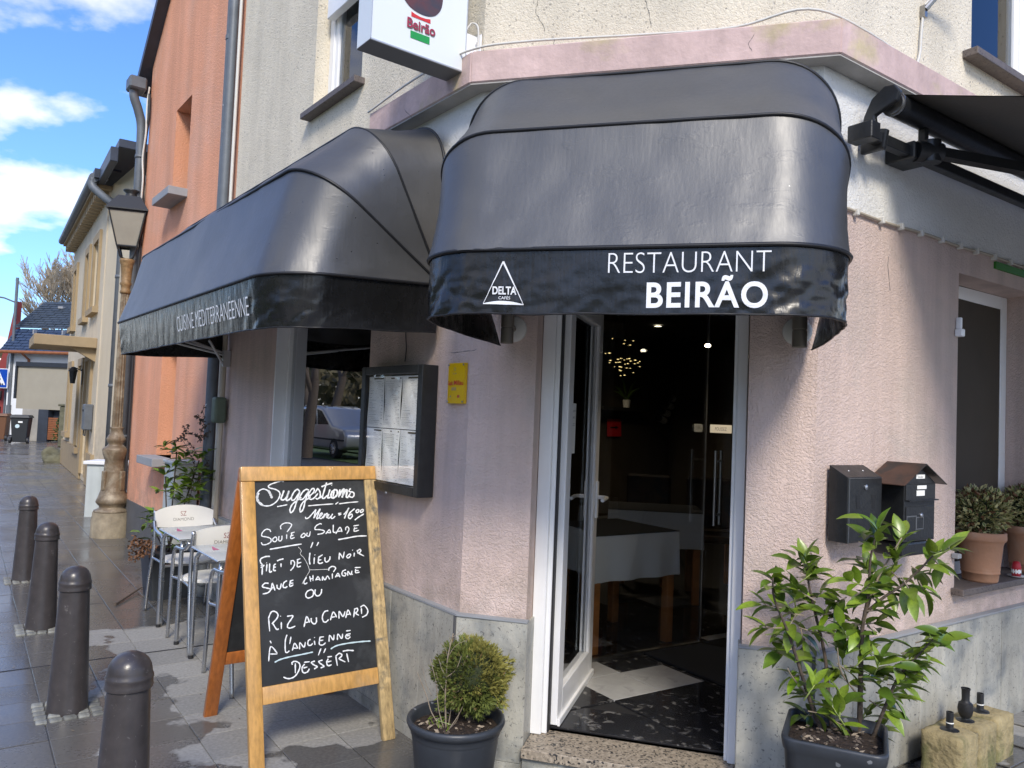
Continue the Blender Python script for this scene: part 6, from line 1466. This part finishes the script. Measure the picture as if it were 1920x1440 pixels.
for k in range(6500):
    d = Vector((random.gauss(0, 1), random.gauss(0, 1), random.gauss(0, 1))).normalized()
    lump = .94+.30*mn.noise(d*2.3+Vector((2, 0, 1)))+.20*mn.noise(d*5)
    r_ = rb*lump*(random.uniform(.66, 1.0)**.5); c = cb_+Vector((d.x*r_, d.y*r_, d.z*r_*.93))
    if c.z < hp-.03: continue
    t_ = (d+Vector((random.uniform(-.5, .5), random.uniform(-.5, .5), random.uniform(-.3, .7)))).normalized(); s_ = t_.cross(Vector((random.uniform(-1, 1), random.uniform(-1, 1), random.uniform(-1, 1)))).normalized()
    L = random.uniform(.014, .036)
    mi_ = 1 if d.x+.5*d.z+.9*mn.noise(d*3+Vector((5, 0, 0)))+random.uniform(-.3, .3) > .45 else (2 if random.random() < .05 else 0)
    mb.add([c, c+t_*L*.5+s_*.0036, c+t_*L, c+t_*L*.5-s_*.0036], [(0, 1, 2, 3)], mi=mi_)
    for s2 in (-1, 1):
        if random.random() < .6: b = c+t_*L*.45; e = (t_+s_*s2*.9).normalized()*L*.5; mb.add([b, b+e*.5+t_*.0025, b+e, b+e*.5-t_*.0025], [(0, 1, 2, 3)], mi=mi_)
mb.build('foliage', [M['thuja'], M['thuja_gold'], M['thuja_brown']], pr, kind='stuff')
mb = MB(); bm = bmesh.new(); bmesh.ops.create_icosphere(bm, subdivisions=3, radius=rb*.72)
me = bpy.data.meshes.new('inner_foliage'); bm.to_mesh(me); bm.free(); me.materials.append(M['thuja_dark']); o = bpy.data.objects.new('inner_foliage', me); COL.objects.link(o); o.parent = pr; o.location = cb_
mb = MB(); mb.tube([(cb_.x, cb_.y, hp-.05), cb_], [.012, .01], 7); mb.build('stem', M['bark'], pr)
IP = ROOT[pr.name].inverted()
def C4(x, y): return (700+x/4, 1080+y/4)
for k, (pts, r_) in enumerate(((((545, 1170), (540, 900), (548, 760), (560, 600), (600, 430)), .0042), (((555, 1170), (590, 950), (600, 880), (660, 700), (710, 590)), .003), (((530, 1170), (440, 1030), (400, 900), (360, 800), (328, 720)), .0028), (((535, 1165), (490, 1000), (470, 800), (425, 620)), .0028),
      (((548, 760), (620, 700), (660, 600)), .002), (((548, 760), (510, 690), (490, 620)), .0018), (((600, 885), (680, 830), (770, 720)), .0018), (((600, 885), (570, 800), (600, 700)), .0015), (((560, 620), (540, 540), (500, 500)), .0014), (((565, 600), (620, 520), (710, 480)), .0013), (((590, 460), (640, 430), (690, 375)), .0013),
      (((560, 1160), (640, 1040), (690, 930)), .0022), (((530, 860), (490, 790), (470, 720)), .0015), (((570, 560), (575, 480), (570, 430)), .0012), (((440, 900), (400, 820), (370, 690)), .0014), (((545, 860), (620, 840), (700, 770)), .0015), (((570, 1150), (640, 1050), (600, 900)), .0016))):
    P_ = [IP @ pplane(*C4(x, y), 3.23+.02*math.sin(k)) for x, y in pts]; q = cr(P_, 4); mb = MB(); mb.tube(q, [r_*(1-.5*i/len(q)) for i in range(len(q))], 5); mb.build('dry_twig', M['twig'], pr, smooth='all')
for k in range(10):
    p = Vector((random.uniform(-.11, -.02), random.uniform(-.09, .02), hp-.04)); mb = MB(); mb.tube([p, p+Vector((random.uniform(-.02, .02), 0, .03)), p+Vector((random.uniform(-.05, .05), random.uniform(-.02, .02), .045))], [.0015, .0012, .0004], 4); mb.build('weed', M['leaf_c'], pr)
# ---- terracotta pots on the right sill
def C5(x, y): return (1360+x/2.3232, 480+y/2.3232)
def tpot(x, y, lab, seed):
    rnd = random.Random(seed)
    t = thing('terracotta_pot', lab, 'flower pot', at(RW, x, y, .868), 'terracotta pots on the right window sill')
    mb = MB(); mb.lathe([(0, 0), (.082, 0), (.086, .01), (.090, .045), (.094, .047), (.094, .054), (.092, .057), (.095, .066), (.094, .070), (.108, .205), (.112, .210), (.1125, .216), (.121, .222), (.124, .232), (.123, .262), (.118, .268), (.108, .266), (.105, .235)], 40, cap=False); mb.build('pot', M['terracotta'], t, smooth='all')
    mb = MB(); mb.lathe([(0, .242), (.106, .240)], 24, cap=False); mb.build('soil', M['soil'], t)
    mbs = MB()
    for k in range(1500):
        d = Vector((rnd.gauss(0, 1), rnd.gauss(0, 1), rnd.gauss(0, 1))).normalized(); r_ = .150*(rnd.uniform(.35, 1)**.5)*(1+.14*mn.noise(d*2.2+Vector((seed, 0, 0)))); c = Vector((0, 0, .375))+Vector((d.x*r_, d.y*r_*.92, d.z*r_*.83))
        if c.z < .235: continue
        t_ = (d+Vector((rnd.uniform(-.8, .8), rnd.uniform(-.8, .8), rnd.uniform(-.2, .9)))).normalized(); s_ = t_.cross(Vector((rnd.uniform(-1, 1), rnd.uniform(-1, 1), rnd.uniform(-1, 1)))).normalized(); n_ = t_.cross(s_)
        L = rnd.uniform(.024, .038); Wd = .0088; b = c+t_*L*.45; mi = 2 if (rnd.random() < .10+.25*(c.z > .43)) else 0
        mbs.add([c, b+s_*Wd+n_*.003, c+t_*L, b-s_*Wd+n_*.003, b], [(0, 1, 4), (1, 2, 4), (2, 3, 4), (3, 0, 4)], mi=1 if mi == 0 else 2)
        n2 = n_*.0006; k_ = .62; mbs.add([c+n2, b+s_*Wd*k_+n_*.0024+n2, c+t_*L*.9+n2, b-s_*Wd*k_+n_*.0024+n2], [(0, 1, 2, 3)], mi=mi)
    mbs.build('foliage', [M['vari_green'], M['vari_cream'], M['vari_brown']], t, kind='stuff')
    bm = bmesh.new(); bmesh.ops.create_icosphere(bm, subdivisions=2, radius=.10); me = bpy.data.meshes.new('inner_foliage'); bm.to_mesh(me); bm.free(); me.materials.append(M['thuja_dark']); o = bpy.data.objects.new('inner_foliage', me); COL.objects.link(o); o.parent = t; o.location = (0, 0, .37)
xa, _ = loc(1838, 1045, RW, .045); xb, _ = loc(1925, 1040, RW, .045)
tpot(xa, .045, 'nearer terracotta pot with a variegated shrub, at the end of the sill', 3); tpot(xb+.02, .05, 'farther terracotta pot with a browner variegated shrub, cut by the right edge of the photo', 8)
ca = thing('candle_saucer', 'white saucer with a red wrapped candle between the terracotta pots', 'saucer', at(RW, (xa+xb)/2+.03, -.005, .869))
mb = MB(); mb.lathe([(0, 0), (.025, 0), (.045, .008), (.046, .010), (.026, .004), (0, .004)], 24, cap=False); mb.build('saucer', M['white_paint'], ca, smooth='all')
mb = MB(); mb.lathe([(0, .005), (.022, .005), (.024, .06), (.016, .085), (0, .09)], 12); mb.build('candle', M['candle_red'], ca, smooth='all')
mb = MB(); mb.lathe([(.0225, .02), (.0245, .03), (.024, .045)], 9, cap=False); mb.build('wrapper', M['paper'], ca)
# ---- potted laurel behind the terrace chairs
pl2 = thing('potted_laurel', 'leafy laurel in a square dark planter behind the white chairs', 'potted plant', at(LW, -4.02, -.30, 0))
planter(pl2, .19, .40, .03); I2 = ROOT[pl2.name].inverted()
LM2 = [leaf_mesh(1.0, .30, .25, .3, [M[m], M['midrib']], n=4) for m in ('leaf_e', 'leaf_a', 'leaf_e')]
def C6(x, y): return (260+x/3, 780+y/3)
dpt = (ROOT[pl2.name].to_translation()-CAM).dot(FW)
for (x, y, n) in ((215, 190, 8), (150, 170, 5), (280, 220, 7), (340, 240, 6), (150, 330, 6), (130, 420, 5), (200, 280, 7), (260, 330, 8), (310, 330, 7), (370, 340, 6), (420, 355, 3), (230, 400, 8), (290, 400, 8), (340, 410, 6), (190, 440, 6), (250, 470, 7), (310, 470, 6), (330, 300, 6), (240, 250, 5),
                (50, 600, 5), (90, 690, 5), (30, 640, 4), (70, 560, 4), (220, 690, 4), (200, 760, 3), (110, 640, 4), (180, 370, 4), (370, 215, 3)):
    p = I2 @ pplane(*C6(x, y), dpt-(.22 if y > 540 else random.uniform(-.1, .2)))
    for k in range(n+2):
        a = k*2.4+random.random(); put_leaf(pl2, p+Vector((random.uniform(-.03, .03),)*3), (math.cos(a), math.sin(a), random.uniform(-.1, 1.0)), random.uniform(.10, .15), me=random.choice(LM2))
for (x, y) in ((215, 200), (340, 250), (150, 340), (310, 330), (60, 610)):
    p = I2 @ pplane(*C6(x, y), dpt-.02); mb = MB(); mb.tube(cr([(random.uniform(-.05, .05), random.uniform(-.05, .05), .36), Vector((p.x*.5, p.y*.5, .36+(p.z-.36)*.5)), p]), .006, 5); mb.build('stem', M['bark'], pl2, smooth='all')
mb = MB()                                                    # dark dry creeper climbing the pipes
def sprig(P0, d, L, n, leaf=True):
    p = Vector(P0); dd_ = Vector(d).normalized(); pts = [p.copy()]
    for i in range(n):
        dd_ = (dd_+Vector((random.uniform(-.5, .5), random.uniform(-.5, .5), random.uniform(-.25, .3)))).normalized(); p = p+dd_*L/n; pts.append(p.copy())
    mb.tube(pts, .0025, 4)
    if leaf:
        for q in pts[1:]:
            for _ in range(3):
                t_ = Vector((random.uniform(-1, 1), random.uniform(-1, 1), random.uniform(-1, .6))).normalized()*.028; s_ = t_.orthogonal().normalized()*.009; mb.add([q, q+t_*.5+s_, q+t_, q+t_*.5-s_], [(0, 1, 2, 3)])
CV = thing('dry_creeper', 'dark dry creeper with curled leaves winding round the downpipes', 'climbing plant', at(LW, -3.9, -.08, 0)); IC = ROOT[CV.name].inverted()
dc = (ROOT[CV.name].to_translation()-CAM).dot(FW)-.05
for (a, b) in (((330, 150), (360, 60)), ((350, 120), (300, 60)), ((330, 40), (390, 10)), ((250, 130), (330, 60)), ((200, 160), (260, 110)), ((340, 80), (395, 60)), ((360, 30), (330, -10)), ((320, 110), (380, 120))):
    p, q = [IC @ pplane(*C6(*s), dc) for s in (a, b)]; sprig(p, q-p, (q-p).length, 6)
for k in range(5): sprig(IC @ pplane(*C6(300+k*12, 470-k*80), dc), (random.uniform(-.3, .3), 0, 1), .35, 7)
mb.build('creeper', M['bark'], CV, kind='stuff')
mb = MB(); CV2 = thing('dry_flowers', 'brown dried flower heads spilling over the dark planter', 'dead plant', at(LW, -4.0, -.60, .42)); I3 = ROOT[CV2.name].inverted()
for k in range(34): sprig(I3 @ pplane(*C6(random.uniform(0, 105), random.uniform(700, 790)), dpt-.30), (random.uniform(-1, 1), -.5, random.uniform(-.4, .5)), .10, 3)
mb.build('flower_heads', M['vari_brown'], CV2, kind='stuff')

lt = MB(); rl = random.Random(12)
for k in range(150):
    lx, ly = rl.uniform(-5, 1.5), rl.uniform(-3, .0); p = LW @ Vector((lx, ly, 0)); p.z = gz(p.x)+.003
    a = rl.random()*6.28; L = rl.uniform(.003, .012); d1 = Vector((math.cos(a), math.sin(a), rl.uniform(0, .4)))*L; d2 = Vector((-math.sin(a), math.cos(a), 0))*L*.4
    lt.add([p-d1, p+d2, p+d1, p-d2], [(0, 1, 2, 3)], mi=k % 2)
lt.build('leaf_litter', [M['twig'], M['bark']], kind='stuff')
# ------------------------------------------------------------------ inside the restaurant
def itable(cx, cy, rz, w_, d_, lab, cloth=True):
    t = thing('dining_table', lab, 'table', at(CH, cx, cy, FZ, rz), 'dining tables inside')
    h = .74; 
    mb = MB(); mb.box(-w_/2, w_/2, -d_/2, d_/2, h-.03, h); mb.build('tabletop', M['wood_leg'], t)
    for sx in (-1, 1):
        for sy in (-1, 1):
            mb = MB(); x, y = sx*(w_/2-.035), sy*(d_/2-.035); mb.box(x-.03, x+.03, y-.03, y+.03, 0, h-.03); mb.build('leg', M['wood_leg'], t, bevel=.004)
    c = thing('tablecloth', 'white tablecloth with dark overlay draped on the '+lab, 'tablecloth', at(CH, cx, cy, FZ, rz), 'tablecloths inside')
    mb = MB(); m = 80; a, b = w_/2+.012, d_/2+.012
    per = [(-a+2*a*k/20, -b) for k in range(20)]+[(a, -b+2*b*k/20) for k in range(20)]+[(a-2*a*k/20, b) for k in range(20)]+[(-a, b-2*b*k/20) for k in range(20)]
    rows = []
    for j in range(7):
        z = h+.006-.29*j/6; rows.append([(x*(1+.035*(j/6)*math.sin(i*.78)+.02*j/6), y*(1+.045*(j/6)*math.sin(i*.9+1)+.02*j/6), z-(.04*math.sin(i*PI/10)**2*-1 if i % 20 < 2 and j == 6 else 0)) for i, (x, y) in enumerate(per)])
    ringmesh(mb, rows); mb.add([(x, y, h+.006) for x, y in per], [tuple(range(80))]); mb.build('cloth', M['cloth_white'], c, smooth=True)
    mb = MB(); mb.box(-a-.002, a+.002, -b-.002, b+.002, h+.007, h+.011); mb.build('overlay', M['cloth_dark'], c)
itable(.43, 1.84, rad(49), .72, .62, 'front table behind the glass screen'); itable(.62, 3.3, rad(8), .75, .6, 'second table farther inside'); itable(-.75, 2.3, rad(8), .8, .7, 'table left of the open door')
def ichair(cx, cy, rz, lab):
    t = thing('dining_chair', lab, 'chair', at(CH, cx, cy, FZ, rz), 'dark dining chairs inside'); D_ = 'rust_brown'
    mb = MB(); mb.box(-.21, .21, -.21, .21, .42, .48); mb.build('seat', M[D_], t, bevel=.02); mb = MB(); mb.box(-.21, .21, .18, .23, .50, .98); mb.build('backrest', M[D_], t, bevel=.02)
    for sx in (-1, 1):
        for sy in (-1, 1): mb = MB(); mb.box(sx*.18-.02, sx*.18+.02, sy*.18-.02, sy*.18+.02, 0, .42); mb.build('leg', M['wood_leg'], t)
ichair(.5, 3.85, 0, 'dark upholstered chair behind the second inside table'); ichair(1.1, 3.9, .2, 'dark upholstered chair right of the second inside table, by the back wall')
YBK = 4.55
def onback(px, py): return loc(px, py, CH, YBK)
# where the real back wall stands in frame CH
P = [F @ Vector((x, y, 0)) for F, x, y in foot]
bwA, bwB = CH.inverted() @ P[6], CH.inverted() @ P[7]
def bw(px, py, off=.03):                                     # pixel onto the back wall
    a, b = P[6], P[7]; n = Vector((-(b-a).y, (b-a).x, 0)).normalized(); d = ray(px, py); t = (a-CAM).dot(n)/d.dot(n); q = CAM+d*t; s = -1 if (CAM-a).dot(n) < 0 else 1; return q+n*s*off
WBM = (P[7]-P[6]).normalized()
rk_ = thing('wine_rack', 'slanted black metal wine rack with bottles on the dim back wall', 'wine rack', Matrix.Translation(bw(1250, 750)))
IR = ROOT[rk_.name].inverted()
def Q(x, y, off=.04): return IR @ bw(1040+x/4, 600+y/4, off)
mb = MB(); mb.tube([Q(968, 295), Q(1095, 385), Q(808, 885), Q(700, 775)], .022, 5, closed=True); mb.build('frame', M['black_matt'], rk_)
for k in range(8):
    f = k/7.5; a = Q(930-210*f, 375+370*f, .05); b = Q(1050-190*f, 400+420*f, .05)
    mb = MB(); mb.tube([a, a.lerp(b, .6), a.lerp(b, .72), b], [.045, .045, .017, .017], 10); o = mb.build('bottle', M['car_glass'], rk_, smooth=True)
    mb = MB(); mb.tube([a.lerp(b, .22), a.lerp(b, .5)], .0465, 10); mb.build('label', M['paper'], rk_)
def shelf(pa, pb, lab, pot):
    A_, B_2 = bw(*pa, .02), bw(*pb, .02); t = thing('wall_shelf', lab, 'shelf', Matrix.Translation(A_), 'black wall shelves inside'); d = (B_2-A_); d.z = 0; n = Vector((-d.y, d.x, 0)).normalized(); n = n if (CAM-A_).dot(n) > 0 else -n
    mb = MB(); v = [Vector((0, 0, 0)), d, d+n*.2, n*.2]; mb.add([tuple(p) for p in v]+[(p.x, p.y, .04) for p in v], [(0, 1, 2, 3), (7, 6, 5, 4), (0, 4, 5, 1), (1, 5, 6, 2), (2, 6, 7, 3), (3, 7, 4, 0)]); mb.build('board', M['black_matt'], t)
    u = thing('shelf_plant', pot, 'plant', Matrix.Translation(A_+d*.6+n*.1+Vector((0, 0, .04))), 'small plants on the shelves'); mb = MB(); mb.lathe([(0, 0), (.04, 0), (.05, .1), (0, .1)], 12); mb.build('vase', M['paper'], u)
    for k in range(7): mb = MB(); a = k*.9; e = Vector((.2*math.cos(a), .12*math.sin(a), .28+.1*math.sin(k))); mb.tube([(0, 0, .1), e*.5+Vector((0, 0, .08)), e], [.006, .018, .003], 5); mb.build('leaf', M['leaf_b'], u)
shelf((1108, 767), (1195, 770), 'black shelf on the back wall above the red arrow notice', 'spiky plant in a vase on the left shelf'); shelf((1330, 775), (1390, 778), 'black shelf behind the glass door, right of the wine rack', 'plant in a vase on the right shelf')
def sheetb(px0, px1, py0, py1, name, lab, cat, mt):
    c = [bw(px0, py0), bw(px1, py0), bw(px1, py1), bw(px0, py1)]; t = thing(name, lab, cat, Matrix.Translation(c[0])); I = ROOT[t.name].inverted(); mb = MB(); q = [I @ p for p in c]; n = (q[1]-q[0]).cross(q[3]-q[0]).normalized()*.004
    mb.add([tuple(p) for p in q]+[tuple(p-n) for p in q], [(0, 1, 2, 3), (7, 6, 5, 4), (0, 4, 5, 1), (1, 5, 6, 2), (2, 6, 7, 3), (3, 7, 4, 0)]); mb.build('sheet', M[mt], t); return t, q, n
D('red_notice', (.75, .01, .02), .6)
t, q, n = sheetb(1135, 1161, 785, 818, 'arrow_notice', 'red notice with a black arrow on the back wall', 'notice', 'red_notice')
mb = MB(); f = lambda u, v: q[0]+(q[1]-q[0])*u+(q[3]-q[0])*v+n*2
mb.add([f(.2, .46), f(.55, .46), f(.55, .38), f(.82, .5), f(.55, .62), f(.55, .54), f(.2, .54)], [tuple(range(7))]); mb.add([f(.2, .46)-n*4, f(.55, .46)-n*4, f(.55, .38)-n*4, f(.82, .5)-n*4, f(.55, .62)-n*4, f(.55, .54)-n*4, f(.2, .54)-n*4], [tuple(range(7))]); mb.build('arrow', M['black_matt'], t)
sheetb(1271, 1288, 801, 840, 'blue_poster', 'small dark blue poster right of the wine rack', 'poster', 'poster_navy')
def lamp(t, e, z=-.08):
    l = bpy.data.lights.new('bulb', 'SPOT'); l.energy = e; l.color = (1, .80, .55); l.shadow_soft_size = .05; l.spot_size = rad(140); l.spot_blend = .8
    o = bpy.data.objects.new('bulb', l); COL.objects.link(o); o.parent = t; o.location = (0, 0, z)
def cl(px, py, lab):
    p = ground(px, py, 2.712); t = thing('ceiling_spot', lab, 'ceiling light', Matrix.Translation(p), 'ceiling spots inside'); mb = MB(); mb.lathe([(0, 0), (.038, 0), (.038, -.004), (0, -.004)], 16, c=(0, 0, 0)); mb.build('lit_disc', M['lit'], t); lamp(t, 7); mb = MB(); mb.lathe([(.038, -.001), (.055, -.001), (.055, -.006), (.038, -.006)], 20, cap=False); mb.build('ring', M['steel_dull'], t)
P8, P9 = (1234, 611), (1327, 648)
for p, lab in ((P8, 'lit ceiling spot in the middle of the doorway'), ((1092, 616), 'lit ceiling spot behind the open door leaf')): cl(*p, lab)
p = pplane(1327, 648, 4.9); t = thing('pendant_spot', 'small lit pendant hanging behind the glass door', 'pendant lamp', Matrix.Translation(p)); mb = MB(); mb.lathe([(0, -.008), (.016, -.008), (.02, 0), (.01, .012), (0, .012)], 16); mb.build('shade', M['lit'], t); lamp(t, 6, -.05); mb = MB(); mb.tube([(0, 0, .03), (0, 0, 2.71-p.z)], .003, 5); mb.build('cord', M['rubber'], t)
cc = pplane(1165, 672, 6.2); t = thing('chandelier', 'chandelier of many tiny gold lights glinting inside', 'chandelier', Matrix.Translation(cc)); rnd = random.Random(4); mb = MB(); ms = MB()
for x, y in ((433, 140), (528, 152), (520, 178), (565, 188), (590, 156), (352, 245), (381, 251), (411, 248), (418, 303), (412, 320), (475, 295), (498, 288), (475, 318), (488, 316), (522, 300), (543, 292), (560, 290), (527, 331), (548, 327), (604, 301), (600, 328), (625, 322), (638, 311), (449, 351), (487, 350), (499, 353), (540, 360), (567, 362), (638, 350), (486, 374), (495, 380), (524, 414), (590, 395), (495, 417), (570, 308), (460, 318)):
    q = (pplane(1040+x/4, 600+y/4, 6.2+rnd.uniform(-.2, .2)))-cc; r_ = rnd.uniform(.004, .0085); mb.lathe([(0, -r_*.5), (r_*1.7, 0), (0, r_*.5)], 6, c=q); ms.tube([q, (q.x*.5, q.y*.5, .35)], .0012, 3)
mb.build('light_bead', M['lit_dim'], t, kind='stuff'); ms.build('wire', M['rubber'], t, kind='stuff'); mb = MB(); mb.tube([(0, 0, .35), (0, 0, 2.71-cc.z)], .008, 6); mb.build('rod', M['rubber'], t)
gl = thing('green_armchair', 'dark green rounded chair back left of the tables inside', 'chair', at(CH, -.35, 3.3, FZ, .3)); mb = MB(); mb.grid(lambda u, v: (.34*math.cos(PI*u), .12*math.sin(PI*u), .45+v*(.45+.1*math.sin(PI*u))), 16, 4); mb.build('backrest', M['leaf_d'], gl, smooth='all'); mb = MB(); mb.box(-.3, .3, -.35, .1, .3, .45); mb.build('seat', M['leaf_d'], gl, bevel=.04)
mb = MB(); mb.grid(lambda u, v: (1.50+.30*u, .42+.012*math.sin(u*40), .9+1.4*v), 30, 1, RW); mb.build('curtain', M['curtain_cream'], rest, world=True, smooth='all')
mb = MB(); mb.quad((1.2, .60, .85), (2.6, .60, .85), (2.6, .60, 2.6), (1.2, .60, 2.6), RW); mb.build('room_shade_sheet', M['curtain_navy_and_shade'], rest, world=True)  # added dark sheet stands in for shade inside the room, behind the right window
mb = MB()
for k in range(14):
    p_ = RW @ Vector((1.45+.03*math.sin(k*2.1), .36, 2.3-k*.09)); mb.lathe([(0, -.004), (.005, 0), (0, .004)], 6, c=p_)
mb.build('fairy_light', M['lit_dim'], rest, world=True, kind='stuff')
# ------------------------------------------------------------------ across the street, behind the camera: seen only in the glass and the wet vinyl
C0_ = LW @ Vector((-23.2, -10.0, 0))
car = thing('parked_car', 'grey estate car parked across the street, seen in the window reflection', 'car', Matrix.Translation(C0_) @ Matrix.Rotation(fz(LW), 4, 'Z'))
mb = MB(); prof = [(-2.25, .35), (-2.3, .8), (-2.2, 1.0), (-2.1, 1.55), (-1.9, 1.72), (-.2, 1.76), (.35, 1.66), (1.15, 1.12), (2.1, 1.0), (2.3, .8), (2.3, .4), (2.0, .3), (-2.0, .3)]
XZ = Matrix(((1, 0, 0, 0), (0, 0, 1, 0), (0, 1, 0, 0), (0, 0, 0, 1)))
mb.prism(prof, -.88, .88, XZ); mb.build('body', M['car_grey'], car, bevel=.09, seg=3, smooth=True)
for s in (-1, 1):
    for poly_ in ([(-1.95, 1.12), (-1.88, 1.6), (-1.1, 1.65), (-1.05, 1.12)], [(-.95, 1.12), (-1.0, 1.65), (-.2, 1.68), (-.1, 1.12)], [(0, 1.12), (-.1, 1.67), (.3, 1.60), (.95, 1.14)]):
        mb = MB(); mb.add([(x, s*.885, z) for x, z in poly_], [(0, 1, 2, 3)]); mb.build('side_window', M['car_glass'], car)
    for x in (-1.40, 1.42):
        mb = MB(); mb.tube([(x, s*.66, .34), (x, s*.90, .34)], .345, 24); wv_ = mb.build('wheel', M['tyre'], car, bevel=.03)
        mb = MB(); mb.tube([(x, s*.80, .34), (x, s*.905, .34)], .20, 12); mb.build('rim', M['steel_dull'], wv_)
        for k in range(5): mb = MB(); a = k*2*PI/5; mb.tube([(x, s*.912, .34), (x+.19*math.cos(a), s*.912, .34+.19*math.sin(a))], .022, 5); mb.build('spoke', M['alu'], wv_)
    mb = MB(); mb.box(-2.25, 2.2, s*.89-.01, s*.89+.01, .60, .66); mb.build('side_strip', M['tyre'], car)
mb = MB(); mb.box(-1.9, .1, -.6, -.55, 1.77, 1.80); mb.box(-1.9, .1, .55, .6, 1.77, 1.80); mb.build('roof_rail', M['alu'], car)
mb = MB(); mb.add([LW @ Vector(v) for v in ((-70, -8.9, -.03), (40, -8.9, -.03), (40, -60, -.02), (-70, -60, -.02))], [(0, 1, 2, 3)]); mb.add([LW @ Vector(v)+Vector((0, 0, .03)) for v in ((-60, -11.4, 0), (30, -11.4, 0), (30, -60, .5), (-60, -60, .5))], [(0, 1, 2, 3)]); mb.build('grass_verge', M['grass'], kind='structure')
for k, (x, y, h) in enumerate(((-22.2, -8.3, 9), (-31, -13, 11), (-14, -14, 12), (-4, -13, 11), (6, -15, 12), (15, -12, 10), (-40, -16, 12))):
    p = LW @ Vector((x, y, 0)); bare_tree(p.x, p.y, h, .6, 30+k, ('grey trunk beside the parked car, reflected in the side window', 'tall bare tree far left across the street', 'bare tree opposite the side wall', 'bare tree straight opposite the entrance', 'tall bare tree opposite the mailboxes', 'last bare tree on the right across the street', 'bare tree at the far left end of the verge')[k], 'bark', depth=5, grp='bare trees across the street', thick=.026)
mb = MB(); rnd = random.Random(9)
for k in range(7000):
    x = rnd.uniform(-75, 55); y = rnd.uniform(-32, -24); hmx = 6.5+2.5*mn.noise(Vector((x*.09, 0, 0))); z = rnd.random()*hmx; c = LW @ Vector((x, y, z))
    d1 = Vector((rnd.uniform(-1, 1), rnd.uniform(-1, 1), rnd.uniform(-.4, 1.2))).normalized()*rnd.uniform(.5, 1.5); d2 = d1.orthogonal().normalized()*rnd.uniform(.12, .5); mb.add([c-d2, c+d1, c+d2, c-d1*.3], [(0, 1, 2, 3)])
mb.build('woodland_edge', M['hedge'], kind='stuff')
